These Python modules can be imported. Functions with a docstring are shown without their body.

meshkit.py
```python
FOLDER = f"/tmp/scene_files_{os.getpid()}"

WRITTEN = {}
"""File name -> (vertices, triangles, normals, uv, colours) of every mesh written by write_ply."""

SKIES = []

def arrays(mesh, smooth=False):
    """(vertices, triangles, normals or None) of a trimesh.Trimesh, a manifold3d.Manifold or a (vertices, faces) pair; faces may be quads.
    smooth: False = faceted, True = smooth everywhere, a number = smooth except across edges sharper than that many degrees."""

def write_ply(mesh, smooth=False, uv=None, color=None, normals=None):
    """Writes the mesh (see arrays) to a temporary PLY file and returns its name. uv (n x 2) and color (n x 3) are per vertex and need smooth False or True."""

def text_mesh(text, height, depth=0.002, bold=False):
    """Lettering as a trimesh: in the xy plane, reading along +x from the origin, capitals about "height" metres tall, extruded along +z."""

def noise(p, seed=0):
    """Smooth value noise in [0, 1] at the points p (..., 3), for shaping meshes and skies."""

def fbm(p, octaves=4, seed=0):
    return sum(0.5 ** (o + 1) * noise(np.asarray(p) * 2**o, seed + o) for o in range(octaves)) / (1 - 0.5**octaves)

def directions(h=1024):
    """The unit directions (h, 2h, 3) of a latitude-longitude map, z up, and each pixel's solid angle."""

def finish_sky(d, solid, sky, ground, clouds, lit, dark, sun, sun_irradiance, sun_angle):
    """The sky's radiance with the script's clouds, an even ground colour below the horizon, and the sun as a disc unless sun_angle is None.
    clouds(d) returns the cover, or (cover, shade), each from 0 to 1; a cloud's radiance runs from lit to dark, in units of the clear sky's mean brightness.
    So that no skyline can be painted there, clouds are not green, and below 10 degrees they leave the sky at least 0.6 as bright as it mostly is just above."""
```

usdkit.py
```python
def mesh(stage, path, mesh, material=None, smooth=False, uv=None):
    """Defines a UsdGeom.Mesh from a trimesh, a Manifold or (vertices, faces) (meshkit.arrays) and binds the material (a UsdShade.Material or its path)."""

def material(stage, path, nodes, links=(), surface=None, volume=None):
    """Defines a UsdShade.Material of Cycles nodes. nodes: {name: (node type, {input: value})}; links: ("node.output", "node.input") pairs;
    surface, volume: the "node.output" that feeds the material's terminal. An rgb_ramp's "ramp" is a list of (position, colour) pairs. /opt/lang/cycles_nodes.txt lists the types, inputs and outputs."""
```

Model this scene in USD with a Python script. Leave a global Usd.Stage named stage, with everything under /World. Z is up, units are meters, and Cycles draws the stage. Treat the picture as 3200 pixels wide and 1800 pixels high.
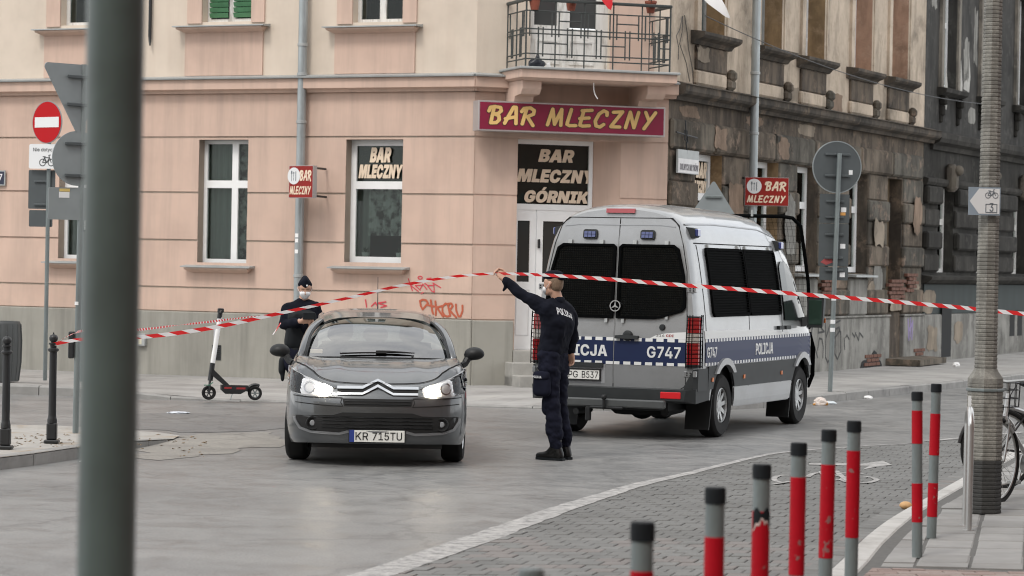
import math, random, numpy as np, trimesh, usdkit, meshkit, shapely, manifold3d
from shapely.geometry import Polygon, LineString, Point, MultiPolygon, box as sbox
from shapely import affinity
from shapely.ops import unary_union
from scipy.interpolate import LinearNDInterpolator, PchipInterpolator
from pxr import Usd, UsdGeom, UsdLux, UsdShade, Gf, Sdf, Vt
rng = np.random.default_rng(7)
random.seed(7)
PI = math.pi
stage = Usd.Stage.CreateInMemory()
UsdGeom.SetStageUpAxis(stage, UsdGeom.Tokens.z)
UsdGeom.SetStageMetersPerUnit(stage, 1.0)
UsdGeom.Xform.Define(stage, '/World')
UsdGeom.Scope.Define(stage, '/World/Looks')

# ---------------------------------------------------------------- camera, sky, sun, exposure
FPX, ROLL, TILT = 8500., .0195, math.atan(75/8500)
EYE = np.array([0, 0, 1.95])
FWD = np.array([0, math.cos(TILT), -math.sin(TILT)])
_r0 = np.array([1., 0, 0]); _u0 = np.array([0, math.sin(TILT), math.cos(TILT)])
RGT = _r0*math.cos(ROLL) + _u0*math.sin(ROLL)
UPV = _u0*math.cos(ROLL) - _r0*math.sin(ROLL)
cam = UsdGeom.Camera.Define(stage, '/World/camera')
cam.AddTransformOp().Set(Gf.Matrix4d(*RGT, 0, *UPV, 0, *(-FWD), 0, *EYE, 1))
cam.CreateHorizontalApertureAttr(36.0); cam.CreateVerticalApertureAttr(20.25)
cam.CreateFocalLengthAttr(36.0*FPX/3200)
cam.CreateClippingRangeAttr(Gf.Vec2f(.1, 2000))
cam.CreateFStopAttr(4.5); cam.CreateFocusDistanceAttr(27.0)
cam.CreateExposureAttr(EXPOSURE := 0.93)

SUN_AZ, SUN_EL = math.radians(-150), math.radians(52)          # towards the sun: behind the camera, to its left
sd = np.array([math.sin(SUN_AZ)*math.cos(SUN_EL), math.cos(SUN_AZ)*math.cos(SUN_EL), math.sin(SUN_EL)])
dome = UsdLux.DomeLight.Define(stage, '/World/sky')
skymat = usdkit.material(stage, '/World/Looks/sky_look', {
    'sky': ('sky_texture', {'sky_type': 'single_scattering', 'sun_disc': False, 'sun_elevation': SUN_EL, 'sun_rotation': SUN_AZ, 'air_density': 1.0, 'aerosol_density': 3.0}),
    'tc': ('texture_coordinate', {}),
    'mp': ('mapping', {'scale': (1.6, 1.6, 3.5)}),
    'nz': ('noise_texture', {'scale': 1.8, 'detail': 6.0, 'roughness': .55}),
    'rp': ('rgb_ramp', {'ramp': [(.25, (.72, .72, .72)), (.7, (1., 1., 1.))]}),
    'cl': ('rgb_ramp', {'ramp': [(.3, (4.6, 4.7, 4.9)), (.72, (7.0, 6.95, 6.8))]}),
    'mx': ('mix', {'mix_type': 'mix'}),
    'bg': ('background_shader', {'strength': .14})},
    [('tc.generated', 'mp.vector'), ('mp.vector', 'nz.vector'), ('nz.fac', 'rp.fac'), ('nz.fac', 'cl.fac'), ('rp.color', 'mx.fac'), ('sky.color', 'mx.color1'), ('cl.color', 'mx.color2'), ('mx.color', 'bg.color')], surface='bg.background')
UsdShade.MaterialBindingAPI.Apply(dome.GetPrim()).Bind(skymat)
sun = UsdLux.DistantLight.Define(stage, '/World/sun')
sun.CreateIntensityAttr(.2); sun.CreateAngleAttr(14.0); sun.CreateColorAttr(Gf.Vec3f(1, .965, .91))
sun.GetPrim().CreateAttribute('inputs:normalize', Sdf.ValueTypeNames.Bool).Set(True)
_z = sd; _x = np.cross([0, 0, 1.], _z); _x /= np.linalg.norm(_x); _y = np.cross(_z, _x)
sun.AddTransformOp().Set(Gf.Matrix4d(*_x, 0, *_y, 0, *_z, 0, 0, 0, 30, 1))

# ---------------------------------------------------------------- helpers
KD = 3200/2576
def ray(x, y): return FWD + RGT*(x*KD-1600)/FPX + UPV*(900-y*KD)/FPX
def gp(x, y, z=0.):
    """point of the level z that a sight line meets (survey of the photograph)"""
    d = ray(x, y); return EYE + d*((z-EYE[2])/d[2])
def at(x, y, Y):
    d = ray(x, y); return EYE + d*(Y/d[1])
INV, COUNT = {}, {}
def numbered(parent, name):
    k = (parent, name); n = COUNT.get(k, 0); COUNT[k] = n+1
    return f'{parent}/{name}' if n == 0 else f'{parent}/{name}_{n:03d}'
def pathof(p): return str(p.GetPath()) if hasattr(p, 'GetPath') else p
def tags(prim, label=None, cat=None, group=None, kind=None):
    for k, v in (('label', label), ('category', cat), ('group', group), ('kind', kind)):
        if v: prim.SetCustomDataByKey(k, v)
    return prim
def matrix(loc=(0, 0, 0), rz=0.):
    m = np.eye(4); c, s = math.cos(rz), math.sin(rz); m[:2, :2] = [[c, -s], [s, c]]; m[:3, 3] = loc; return m
def thing(name, label, cat, loc=(0, 0, 0), rz=0., group=None, kind=None):
    p = numbered('/World', name); x = UsdGeom.Xform.Define(stage, p)
    x.AddTranslateOp().Set(Gf.Vec3d(*map(float, loc))); x.AddRotateZOp().Set(math.degrees(rz))
    INV[p] = np.linalg.inv(matrix(loc, rz))
    return tags(x.GetPrim(), label, cat, group, kind)
def asmesh(m):
    if isinstance(m, (list, tuple)):
        m = trimesh.util.concatenate([asmesh(q) for q in m])
    if hasattr(m, 'to_mesh'):
        q = m.to_mesh(); m = trimesh.Trimesh(q.vert_properties[:, :3], q.tri_verts, process=False)
    return m
def part(name, mesh, m, parent=None, smooth=30, label=None, kind=None, xf=None, world=False):
    """one Mesh prim: below parent (a thing or a part), or below /World. xf: matrix to apply first; world: the mesh is in world coordinates"""
    mesh = asmesh(mesh).copy()
    if xf is not None: mesh.apply_transform(xf)
    par = pathof(parent) if parent is not None else '/World'
    if world and par != '/World':
        root = '/'.join(par.split('/')[:3]); mesh.apply_transform(INV[root])
    p = numbered(par, name)
    g = usdkit.mesh(stage, p, mesh, m, smooth=smooth)
    return tags(g.GetPrim(), label, kind=kind)
def single(name, mesh, m, label=None, cat=None, group=None, kind=None, smooth=30):
    return tags(part(name, mesh, m, None, smooth), label, cat, group, kind)
def copy_of(src, name, label, loc, rz=0., group=None):
    p = numbered('/World', name); x = UsdGeom.Xform.Define(stage, p)
    x.GetPrim().GetReferences().AddInternalReference(src.GetPath())
    x.ClearXformOpOrder(); x.AddTranslateOp().Set(Gf.Vec3d(*map(float, loc))); x.AddRotateZOp().Set(math.degrees(rz))
    x.GetPrim().SetInstanceable(True)
    d = dict(src.GetCustomData()); return tags(x.GetPrim(), label, d.get('category'), group or d.get('group'))

# shapes
def bx(x0, x1, y0, y1, z0, z1):
    m = trimesh.creation.box((abs(x1-x0), abs(y1-y0), abs(z1-z0))); m.apply_translation(((x0+x1)/2, (y0+y1)/2, (z0+z1)/2)); return m
def cbx(x0, x1, y0, y1, z0, z1, c=.01):
    x0, x1 = sorted((x0, x1)); y0, y1 = sorted((y0, y1)); z0, z1 = sorted((z0, z1))
    c = min(c, (x1-x0)*.45, (y1-y0)*.45, (z1-z0)*.45); P = []
    for X, a in ((x0, 1), (x1, -1)):
        for Y, b in ((y0, 1), (y1, -1)):
            for Z, d in ((z0, 1), (z1, -1)):
                P += [(X+a*c, Y+b*c, Z), (X+a*c, Y, Z+d*c), (X, Y+b*c, Z+d*c)]
    return trimesh.convex.convex_hull(np.array(P))
def hull(P): return trimesh.convex.convex_hull(np.asarray(P, float))
def tube(path, r, n=10, closed=False, caps=True):
    P = np.asarray(path, float); N = len(P); rr = np.broadcast_to(np.asarray(r, float), (N,))
    if closed: T = np.roll(P, -1, 0)-np.roll(P, 1, 0)
    else: T = np.gradient(P, axis=0)
    T /= np.linalg.norm(T, axis=1, keepdims=True)+1e-12
    a = np.array([0, 0, 1.]) if abs(T[0][2]) < .9 else np.array([1., 0, 0])
    u = np.cross(T[0], a); u /= np.linalg.norm(u); V = []
    for i in range(N):
        u = u-T[i]*(u@T[i]); u /= np.linalg.norm(u); w = np.cross(T[i], u)
        for k in range(n):
            t = 2*PI*k/n; V.append(P[i]+rr[i]*(math.cos(t)*u+math.sin(t)*w))
    F = []
    for i in range(N if closed else N-1):
        j = (i+1) % N
        for k in range(n):
            l = (k+1) % n
            F += [(i*n+k, i*n+l, j*n+l), (i*n+k, j*n+l, j*n+k)]
    if caps and not closed:
        V += [P[0], P[-1]]; c0, c1 = N*n, N*n+1
        for k in range(n):
            l = (k+1) % n; F += [(c0, l, k), (c1, (N-1)*n+k, (N-1)*n+l)]
    m = trimesh.Trimesh(V, F, process=False); 
    if not closed and caps and m.volume < 0: m.invert()
    elif closed and m.volume < 0: m.invert()
    return m
def cyl(p, q, r, n=12): return tube([p, q], r, n)
def lathe(prof, n=24, axis='z', at_=(0, 0, 0)):
    m = trimesh.creation.revolve(np.asarray(prof, float), sections=n)
    if axis == 'y': m.apply_transform(trimesh.transformations.rotation_matrix(-PI/2, [1, 0, 0]))
    if axis == 'x': m.apply_transform(trimesh.transformations.rotation_matrix(PI/2, [0, 1, 0]))
    m.apply_translation(at_); return m
def polys(g):
    if g.is_empty: return []
    if g.geom_type == 'Polygon': return [g]
    return [q for q in getattr(g, 'geoms', []) for q in polys(q)]
def ext(poly, h):
    return trimesh.util.concatenate([trimesh.creation.extrude_polygon(g, h, engine='earcut') for g in polys(poly) if g.area > 1e-9])
X2W = np.array([[1, 0, 0, 0], [0, 0, -1, 0], [0, 1, 0, 0], [0, 0, 0, 1.]])      # drawing (x, y, h) -> facade (u, -depth, z)
def slab(poly, d0, d1):
    """a drawing in (u, z) extruded through depth d0..d1 (d grows into the wall)"""
    m = ext(poly, d1-d0); m.apply_transform(X2W); m.apply_translation((0, d1, 0)); return m
class Plane:
    """a vertical plane: u along it (to the right as seen), d into the wall, z up"""
    def __init__(s, O, ang):
        s.O = np.array([*O, 0.]); s.u = np.array([math.cos(ang), math.sin(ang), 0]); s.d = np.array([-math.sin(ang), math.cos(ang), 0])
        s.M = np.eye(4); s.M[:3, 0] = s.u; s.M[:3, 1] = s.d; s.M[:3, 2] = [0, 0, 1]; s.M[:3, 3] = s.O; s.ang = ang
    def P(s, u, z, d=0.): return s.O+s.u*u+s.d*d+np.array([0, 0, z])
    def uz(s, x, y, d=0.):
        r = ray(x, y); o = s.O+s.d*d; t = ((o-EYE)@s.d)/(r@s.d); p = EYE+r*t; return float((p-o)@s.u), float(p[2])
def textpoly(text, h, bold=0., shear=0., weight=None):
    from PIL import Image, ImageDraw, ImageFont
    import glob
    font = ImageFont.truetype(glob.glob('/opt/blender-*/*/datafiles/fonts/Inter.woff2')[0], 96)
    try:
        if weight: font.set_variation_by_axes([weight] if len(font.get_variation_axes()) == 1 else [14 if b'ptical' in a['name'] else weight for a in font.get_variation_axes()])
    except Exception: pass
    x0, y0, x1, y1 = font.getbbox(text, anchor='ls')
    im = Image.new('L', (x1-x0+8, y1-y0+8)); ImageDraw.Draw(im).text((4-x0, 4-y0), text, 255, font, anchor='ls')
    on = np.pad(np.asarray(im) > 127, ((0, 0), (1, 1))).astype(np.int8)
    rows, st = np.nonzero(np.diff(on, axis=1) == 1); en = np.nonzero(np.diff(on, axis=1) == -1)[1]
    g = unary_union([sbox(a, -r-1, b, -r) for a, b, r in zip(st, en, rows)]).buffer(.6).buffer(-.6).simplify(.6)
    s = h/70.; g = affinity.affine_transform(g, [s, 0, 0, s, -4*s, (4-y0)*s])
    if bold: g = g.buffer(bold*h)
    if shear: g = affinity.affine_transform(g, [1, shear, 0, 1, 0, 0])
    return g
def fit(g, x0, x1, y0, y1):
    a, b, c, d = g.bounds
    sx, sy = (x1-x0)/(c-a), (y1-y0)/(d-b)
    return affinity.affine_transform(g, [sx, 0, 0, sy, x0-a*sx, y0-b*sy])
def strokes(lines, w): return unary_union([LineString(l).buffer(w/2, cap_style=1, join_style=1, quad_segs=3) for l in lines])

def gridmesh(G, flip=False, cols=None):
    n, m = G.shape[:2]; F = []
    for i in range(n-1):
        for j in range(m-1):
            a, b, c, d = i*m+j, (i+1)*m+j, (i+1)*m+j+1, i*m+j+1
            F += [(a, b, c), (a, c, d)] if not flip else [(a, c, b), (a, d, c)]
    return trimesh.Trimesh(G.reshape(-1, 3), F, process=False)

# ---------------------------------------------------------------- materials
def srgb(r, g, b): return tuple(((c/255)/12.92 if c/255 < .04045 else ((c/255+.055)/1.055)**2.4) for c in (r, g, b))
MATS = {}
def M(name, col, rough=.6, metal=0., var=.12, scale=6., col2=None, c2pos=(.45, .65), c2scale=1.5, stretch=(1, 1, 1), bump=0., bscale=60., bdist=.01, spec=.5, coat=0., alpha=None, rvar=0., obj=False, emis=None, dirt=None):
    """a principled material: base colour varied by noise, worn patches of col2, fine bump"""
    if name in MATS: return MATS[name]
    col = np.array(col, float)
    nodes = {'g': ('texture_coordinate' if obj else 'geometry', {}), 'mp': ('mapping', {'scale': stretch}),
             'n1': ('noise_texture', {'scale': scale, 'detail': 5.0, 'roughness': .6}),
             'r1': ('rgb_ramp', {'ramp': [(.28, tuple(np.clip(col*(1-var), 0, 1))), (.5, tuple(col)), (.72, tuple(np.clip(col*(1+var), 0, 1)))]}),
             'p': ('principled_bsdf', {'roughness': rough, 'metallic': metal, 'specular_ior_level': spec, 'coat_weight': coat, 'coat_roughness': .04})}
    src = 'g.object' if obj else 'g.position'
    L = [(src, 'mp.vector'), ('mp.vector', 'n1.vector'), ('n1.fac', 'r1.fac')]
    out = 'r1.color'
    if col2 is not None:
        nodes['n2'] = ('noise_texture', {'scale': c2scale, 'detail': 7.0, 'roughness': .62, 'distortion': .3})
        nodes['r2'] = ('rgb_ramp', {'ramp': [(c2pos[0], (0, 0, 0)), (c2pos[1], (1, 1, 1))]})
        nodes['m2'] = ('mix', {'mix_type': 'mix', 'color2': tuple(col2)})
        L += [('mp.vector', 'n2.vector'), ('n2.fac', 'r2.fac'), ('r2.color', 'm2.fac'), (out, 'm2.color1')]; out = 'm2.color'
    L.append((out, 'p.base_color'))
    if rvar:
        nodes['rr'] = ('map_range', {'from_min': .3, 'from_max': .7, 'to_min': rough-rvar, 'to_max': rough+rvar})
        L += [('n1.fac', 'rr.value'), ('rr.result', 'p.roughness')]
    if bump:
        nodes['n3'] = ('noise_texture', {'scale': bscale, 'detail': 4.0, 'roughness': .6})
        nodes['b'] = ('bump', {'strength': bump, 'distance': bdist})
        L += [(src, 'n3.vector'), ('n3.fac', 'b.height'), ('b.normal', 'p.normal')]
    if emis: nodes['p'][1].update({'emission_color': emis[0], 'emission_strength': emis[1]})
    MATS[name] = usdkit.material(stage, '/World/Looks/'+name, nodes, L, surface='p.BSDF'); return MATS[name]
def plain(name, col, rough=.5, metal=0., spec=.5, coat=0.):
    if name not in MATS: MATS[name] = usdkit.material(stage, '/World/Looks/'+name, {'p': ('principled_bsdf', {'base_color': tuple(col), 'roughness': rough, 'metallic': metal, 'specular_ior_level': spec, 'coat_weight': coat, 'coat_roughness': .03})}, [], surface='p.BSDF')
    return MATS[name]
def glassy(name, tint, ior=1.5, rough=.0, gl=1.0):
    """a thin pane: see-through, mirror-like at grazing angles"""
    if name not in MATS: MATS[name] = usdkit.material(stage, '/World/Looks/'+name, {'t': ('transparent_bsdf', {'color': tint}), 'g': ('glossy_bsdf', {'color': (gl, gl, gl), 'roughness': rough}), 'f': ('fresnel', {'IOR': ior}), 'm': ('mix_closure', {})},
        [('f.fac', 'm.fac'), ('t.BSDF', 'm.closure1'), ('g.BSDF', 'm.closure2')], surface='m.closure')
    return MATS[name]
# ---------------------------------------------------------------- planes of the facades (measured from the photograph)
PL = Plane((-.6065, 41.26), -math.radians(25.1))      # pink street front
PC = Plane((-.6065, 41.26), math.radians(19))         # cut-off corner with the entrance
PR = Plane((2.3756, 42.2868), math.radians(65))       # grimy side street
CW = 3.154
def gs(x, y, z=0.): return gp(x/KD, y/KD, z)

m_asphalt = None
def asphalt(name, a, b, rough=.42):
    if name in MATS: return MATS[name]
    MATS[name] = usdkit.material(stage, '/World/Looks/'+name, {
        'g': ('geometry', {}), 'mp': ('mapping', {'scale': (1, 1, 1)}), 'mp2': ('mapping', {'scale': (.35, .8, 1), 'rotation': (0, 0, .3)}),
        'fine': ('noise_texture', {'scale': 55., 'detail': 5., 'roughness': .7}), 'mid': ('noise_texture', {'scale': 2.4, 'detail': 9., 'roughness': .74, 'distortion': .5}), 'big': ('noise_texture', {'scale': .55, 'detail': 6., 'roughness': .6, 'distortion': .6}),
        'rb': ('rgb_ramp', {'ramp': [(.3, a), (.5, tuple((np.array(a)+np.array(b))/2)), (.68, b)]}),
        'rm': ('rgb_ramp', {'ramp': [(.3, (.62, .62, .63)), (.52, (1, 1, 1)), (.72, (1.22, 1.2, 1.16))]}),
        'rf': ('rgb_ramp', {'ramp': [(.3, (.62, .62, .62)), (.7, (1.35, 1.35, 1.35))]}),
        'x1': ('mix', {'mix_type': 'multiply', 'fac': 1.}), 'x2': ('mix', {'mix_type': 'multiply', 'fac': 1.}),
        'vo': ('voronoi_texture', {'feature': 'distance_to_edge', 'scale': .38, 'detail': 2.}), 'vd': ('noise_texture', {'scale': 2.2, 'detail': 4.}),
        'va': ('mix', {'mix_type': 'add', 'fac': .5}), 'vr': ('rgb_ramp', {'ramp': [(.0, (.55, .55, .55)), (.006, (.7, .7, .7)), (.012, (1, 1, 1))]}), 'x3': ('mix', {'mix_type': 'multiply', 'fac': .6}),
        'rr': ('map_range', {'from_min': .35, 'from_max': .65, 'to_min': rough-.07, 'to_max': rough+.12}),
        'b': ('bump', {'strength': .35, 'distance': .006}), 'p': ('principled_bsdf', {'specular_ior_level': .5})},
        [('g.position', 'mp.vector'), ('g.position', 'mp2.vector'), ('mp.vector', 'fine.vector'), ('mp.vector', 'mid.vector'), ('mp2.vector', 'big.vector'),
         ('big.fac', 'rb.fac'), ('mid.fac', 'rm.fac'), ('fine.fac', 'rf.fac'), ('rb.color', 'x1.color1'), ('rm.color', 'x1.color2'), ('x1.color', 'x2.color1'), ('rf.color', 'x2.color2'),
         ('g.position', 'vd.vector'), ('g.position', 'va.color1'), ('vd.color', 'va.color2'), ('va.color', 'vo.vector'), ('vo.distance', 'vr.fac'), ('x2.color', 'x3.color1'), ('vr.color', 'x3.color2'),
         ('x3.color', 'p.base_color'), ('mid.fac', 'rr.value'), ('rr.result', 'p.roughness'), ('fine.fac', 'b.height'), ('b.normal', 'p.normal')], surface='p.BSDF')
    return MATS[name]
m_road = asphalt('road_asphalt', (.145, .146, .144), (.212, .21, .204))
m_dark_patch = asphalt('dark_asphalt', (.125, .125, .124), (.155, .154, .15), .5)
m_sand_patch = asphalt('dusty_asphalt', (.2, .19, .172), (.25, .235, .21), .6)
m_conc = M('pavement_concrete', (.30, .293, .278), .8, var=.14, scale=4, col2=(.2, .195, .185), c2pos=(.5, .75), c2scale=.9, bump=.3, bscale=70, bdist=.004)
m_kerb = M('kerb_stone', (.245, .24, .228), .75, var=.15, scale=5, col2=(.16, .155, .15), c2pos=(.52, .7), c2scale=2.5, bump=.4, bscale=50, bdist=.006)
m_kerb_pale = M('pale_kerb_stone', (.42, .41, .39), .8, var=.12, scale=6, col2=(.3, .29, .27), c2pos=(.5, .7), c2scale=3, bump=.35, bscale=60, bdist=.004)
m_mortar = M('joint_sand', (.1, .098, .092), .95, var=.2, scale=20)
m_sandy = M('sandy_concrete', (.32, .305, .28), .85, var=.12, scale=5, col2=(.26, .2, .14), c2pos=(.52, .68), c2scale=1.6, bump=.3, bscale=40, bdist=.005)

road = trimesh.Trimesh([[-150, -60, 0], [150, -60, 0], [150, 160, 0], [-150, 160, 0]], [[0, 1, 2], [0, 2, 3]])
single('road', road, m_road, kind='structure', smooth=False)

def jag(P, amp=.06, step=.25, seed=1, closed=True):
    """a ring of points with an uneven edge"""
    r = np.random.default_rng(seed); out = []
    n = len(P)
    for i in range(n if closed else n-1):
        a, b = np.array(P[i][:2]), np.array(P[(i+1) % n][:2]); k = max(1, int(np.linalg.norm(b-a)/step))
        for j in range(k): out.append(a+(b-a)*j/k+r.normal(0, amp, 2))
    if not closed: out.append(np.array(P[-1][:2]))
    return out
def sheet(P, z, h=.0):
    g = Polygon([tuple(p[:2]) for p in P]).buffer(0)
    v = []
    m = trimesh.util.concatenate([trimesh.Trimesh(*trimesh.creation.triangulate_polygon(q, engine='earcut'), process=False) if False else _flat(q) for q in polys(g)])
    m.apply_translation((0, 0, z)); return m
def _flat(q):
    v, f = trimesh.creation.triangulate_polygon(q, engine='earcut')
    m = trimesh.Trimesh(np.column_stack([v, np.zeros(len(v))]), f, process=False)
    if m.face_normals[:, 2].mean() < 0: m.invert()
    return m
single('asphalt_patch', sheet(jag([gp(*p) for p in [(300, 1040), (480, 1040), (560, 1047), (740, 1049), (735, 1078), (560, 1090), (470, 1087), (300, 1076)]], .07, .3, 3), .004), m_dark_patch, kind='structure', smooth=False)
single('asphalt_patch', sheet(jag([gp(*p) for p in [(330, 1100), (430, 1103), (540, 1092), (640, 1090), (716, 1086), (720, 1118), (600, 1135), (480, 1150), (420, 1158), (330, 1150)]], .1, .3, 4), .004), m_sand_patch, kind='structure', smooth=False)

# pavement round the corner building, with kerb stones; it drops to the road where people cross
KB = [(-260, 986), (-60, 989), (150, 994), (345, 1003), (420, 1007), (500, 1010), (720, 1012), (1000, 1018), (1190, 1023), (1340, 1028), (1440, 1033), (1560, 1036), (1700, 1037), (1820, 1034), (1920, 1028), (2020, 1019), (2120, 1009), (2200, 1000), (2320, 987), (2430, 974), (2560, 959), (2720, 941)]
KH = [.125, .125, .125, .12, .05, .025, .02, .02, .025, .03, .04, .07, .1, .115, .12, .125, .125, .125, .125, .125, .125, .125]
kp = np.array([gp(*p)[:2] for p in KB])
def resample(P, hs, step):
    P = np.asarray(P); s = np.r_[0, np.cumsum(np.linalg.norm(np.diff(P, axis=0), axis=1))]; n = max(2, int(s[-1]/step)+1); t = np.linspace(0, s[-1], n)
    Q = np.column_stack([np.interp(t, s, P[:, 0]), np.interp(t, s, P[:, 1])]); Q2 = Q.copy()
    for _ in range(2): Q2[1:-1] = (Q2[:-2]+2*Q2[1:-1]+Q2[2:])/4
    return Q2, np.interp(t, s, hs)
kq, kh = resample(kp, KH, 1.0)
bl = [PL.P(-16, 0, .2), PL.P(-6, 0, .2), PL.P(0, 0, .2), PC.P(CW/2, 0, .3), PC.P(CW, 0, .2), PR.P(7, 0, .2), PR.P(14, 0, .2), PR.P(42, 0, .2)]
bl = np.array([p[:2] for p in bl]); bz = [.06, .07, .12, .12, .12, .12, .13, .3]
bs = np.r_[0, np.cumsum(np.linalg.norm(np.diff(bl, axis=0), axis=1))]
# outer ring extended beyond the frame on the right, up the side street
ext_r = [kq[-1]+(kq[-1]-kq[-2])*k for k in range(1, 26)]
kall = np.vstack([kq, ext_r]); hall = np.r_[kh, np.full(25, kh[-1])]
tb = np.concatenate([np.linspace(0, bs[2], 16), np.linspace(bs[2], bs[4], 8)[1:], np.linspace(bs[4], bs[-1], 26)[1:]])
ib = np.column_stack([np.interp(tb, bs, bl[:, 0]), np.interp(tb, bs, bl[:, 1])]); izb = np.interp(tb, bs, bz)
tk = np.linspace(0, len(kall)-1, len(tb)); ok = np.column_stack([np.interp(tk, np.arange(len(kall)), kall[:, k]) for k in (0, 1)]); okz = np.interp(tk, np.arange(len(kall)), hall)
V, Fc, NR = [], [], 9
for i in range(len(tb)):
    d = ib[i]-ok[i]; d /= np.linalg.norm(d); o = ok[i]+d*.16
    for j in range(NR):
        f = j/(NR-1); xy = o*(1-f)+ib[i]*f; V.append((*xy, okz[i]*(1-f)**1.3+izb[i]*(1-(1-f)**1.3)-.002))
for i in range(len(tb)-1):
    for j in range(NR-1):
        a = i*NR+j; Fc += [(a, a+NR, a+NR+1), (a, a+NR+1, a+1)]
mesh = trimesh.Trimesh(V, Fc, process=False)
if mesh.face_normals[:, 2].mean() < 0: mesh.invert()
m_slabs = usdkit.material(stage, '/World/Looks/worn_pavement', {
    'g': ('geometry', {}), 'mp': ('mapping', {'rotation': (0, 0, .44)}), 'br': ('brick_texture', {'scale': 1., 'brick_width': .5, 'row_height': .5, 'mortar_size': .008, 'mortar_smooth': .4, 'offset': .0, 'color1': (.29, .283, .27), 'color2': (.33, .322, .308), 'mortar': (.19, .185, .175)}),
    'n': ('noise_texture', {'scale': 1.1, 'detail': 8., 'roughness': .62}), 'r': ('rgb_ramp', {'ramp': [(.3, (.72, .71, .7)), (.55, (1, 1, 1)), (.72, (1.14, 1.13, 1.1))]}), 'x': ('mix', {'mix_type': 'multiply', 'fac': 1.}),
    'n3': ('noise_texture', {'scale': 60., 'detail': 3.}), 'b': ('bump', {'strength': .25, 'distance': .004}), 'p': ('principled_bsdf', {'roughness': .8})},
    [('g.position', 'mp.vector'), ('mp.vector', 'br.vector'), ('g.position', 'n.vector'), ('n.fac', 'r.fac'), ('br.color', 'x.color1'), ('r.color', 'x.color2'), ('x.color', 'p.base_color'), ('g.position', 'n3.vector'), ('n3.fac', 'b.height'), ('b.normal', 'p.normal')], surface='p.BSDF')
pav = single('pavement', mesh, m_slabs, kind='structure')
def prism_strip(a, b, w, z0, z1a, z1b, c=.02, inward=None):
    """a kerb stone from a to b (xy), w wide to its inward side"""
    a, b = np.array(a), np.array(b); t = (b-a)/np.linalg.norm(b-a); n = np.array([-t[1], t[0]]) if inward is None else inward
    P = []
    for q, z in ((a, z1a), (b, z1b)):
        P += [(*q, z0), (*(q+n*w), z0), (*q, z-c), (*(q+n*c), z), (*(q+n*w), z)]
    return hull(P)
for i in range(len(kall)-1):
    if i > len(kq)+8: break
    a, b = kall[i], kall[i+1]; t = (b-a)/np.linalg.norm(b-a); j = rng.uniform(-.006, .006)
    part('kerb_stone', prism_strip(a+t*.006, b-t*.006, .16, -.05, hall[i]+j, hall[i+1]+j), m_kerb, pav, smooth=False)

# island with the cast-iron posts, lower left
IK = [(-420, 1226), (-200, 1206), (0, 1186), (110, 1170), (220, 1150), (300, 1137), (355, 1131), (400, 1122), (436, 1108)]
ik, ih = resample(np.array([gp(*p)[:2] for p in IK]), [.118, .118, .118, .118, .118, .11, .095, .06, .02], .9)
IF = [gp(*p)[:2] for p in [(452, 1099), (400, 1096), (280, 1094), (150, 1091), (0, 1090), (-420, 1085)]]
ring = [(*p, h) for p, h in zip(ik, ih)]+[(*p, h) for p, h in zip(IF, [.02, .04, .07, .09, .1, .1])]
def capmesh(ring, inset=0.):
    P = np.array(ring); q = Polygon(P[:, :2]); m = _flat(q); from_ = P[:, :2]
    for k, v in enumerate(m.vertices):
        j = np.argmin(((from_-v[:2])**2).sum(1)); m.vertices[k, 2] = P[j, 2]-.003
    return m
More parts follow.
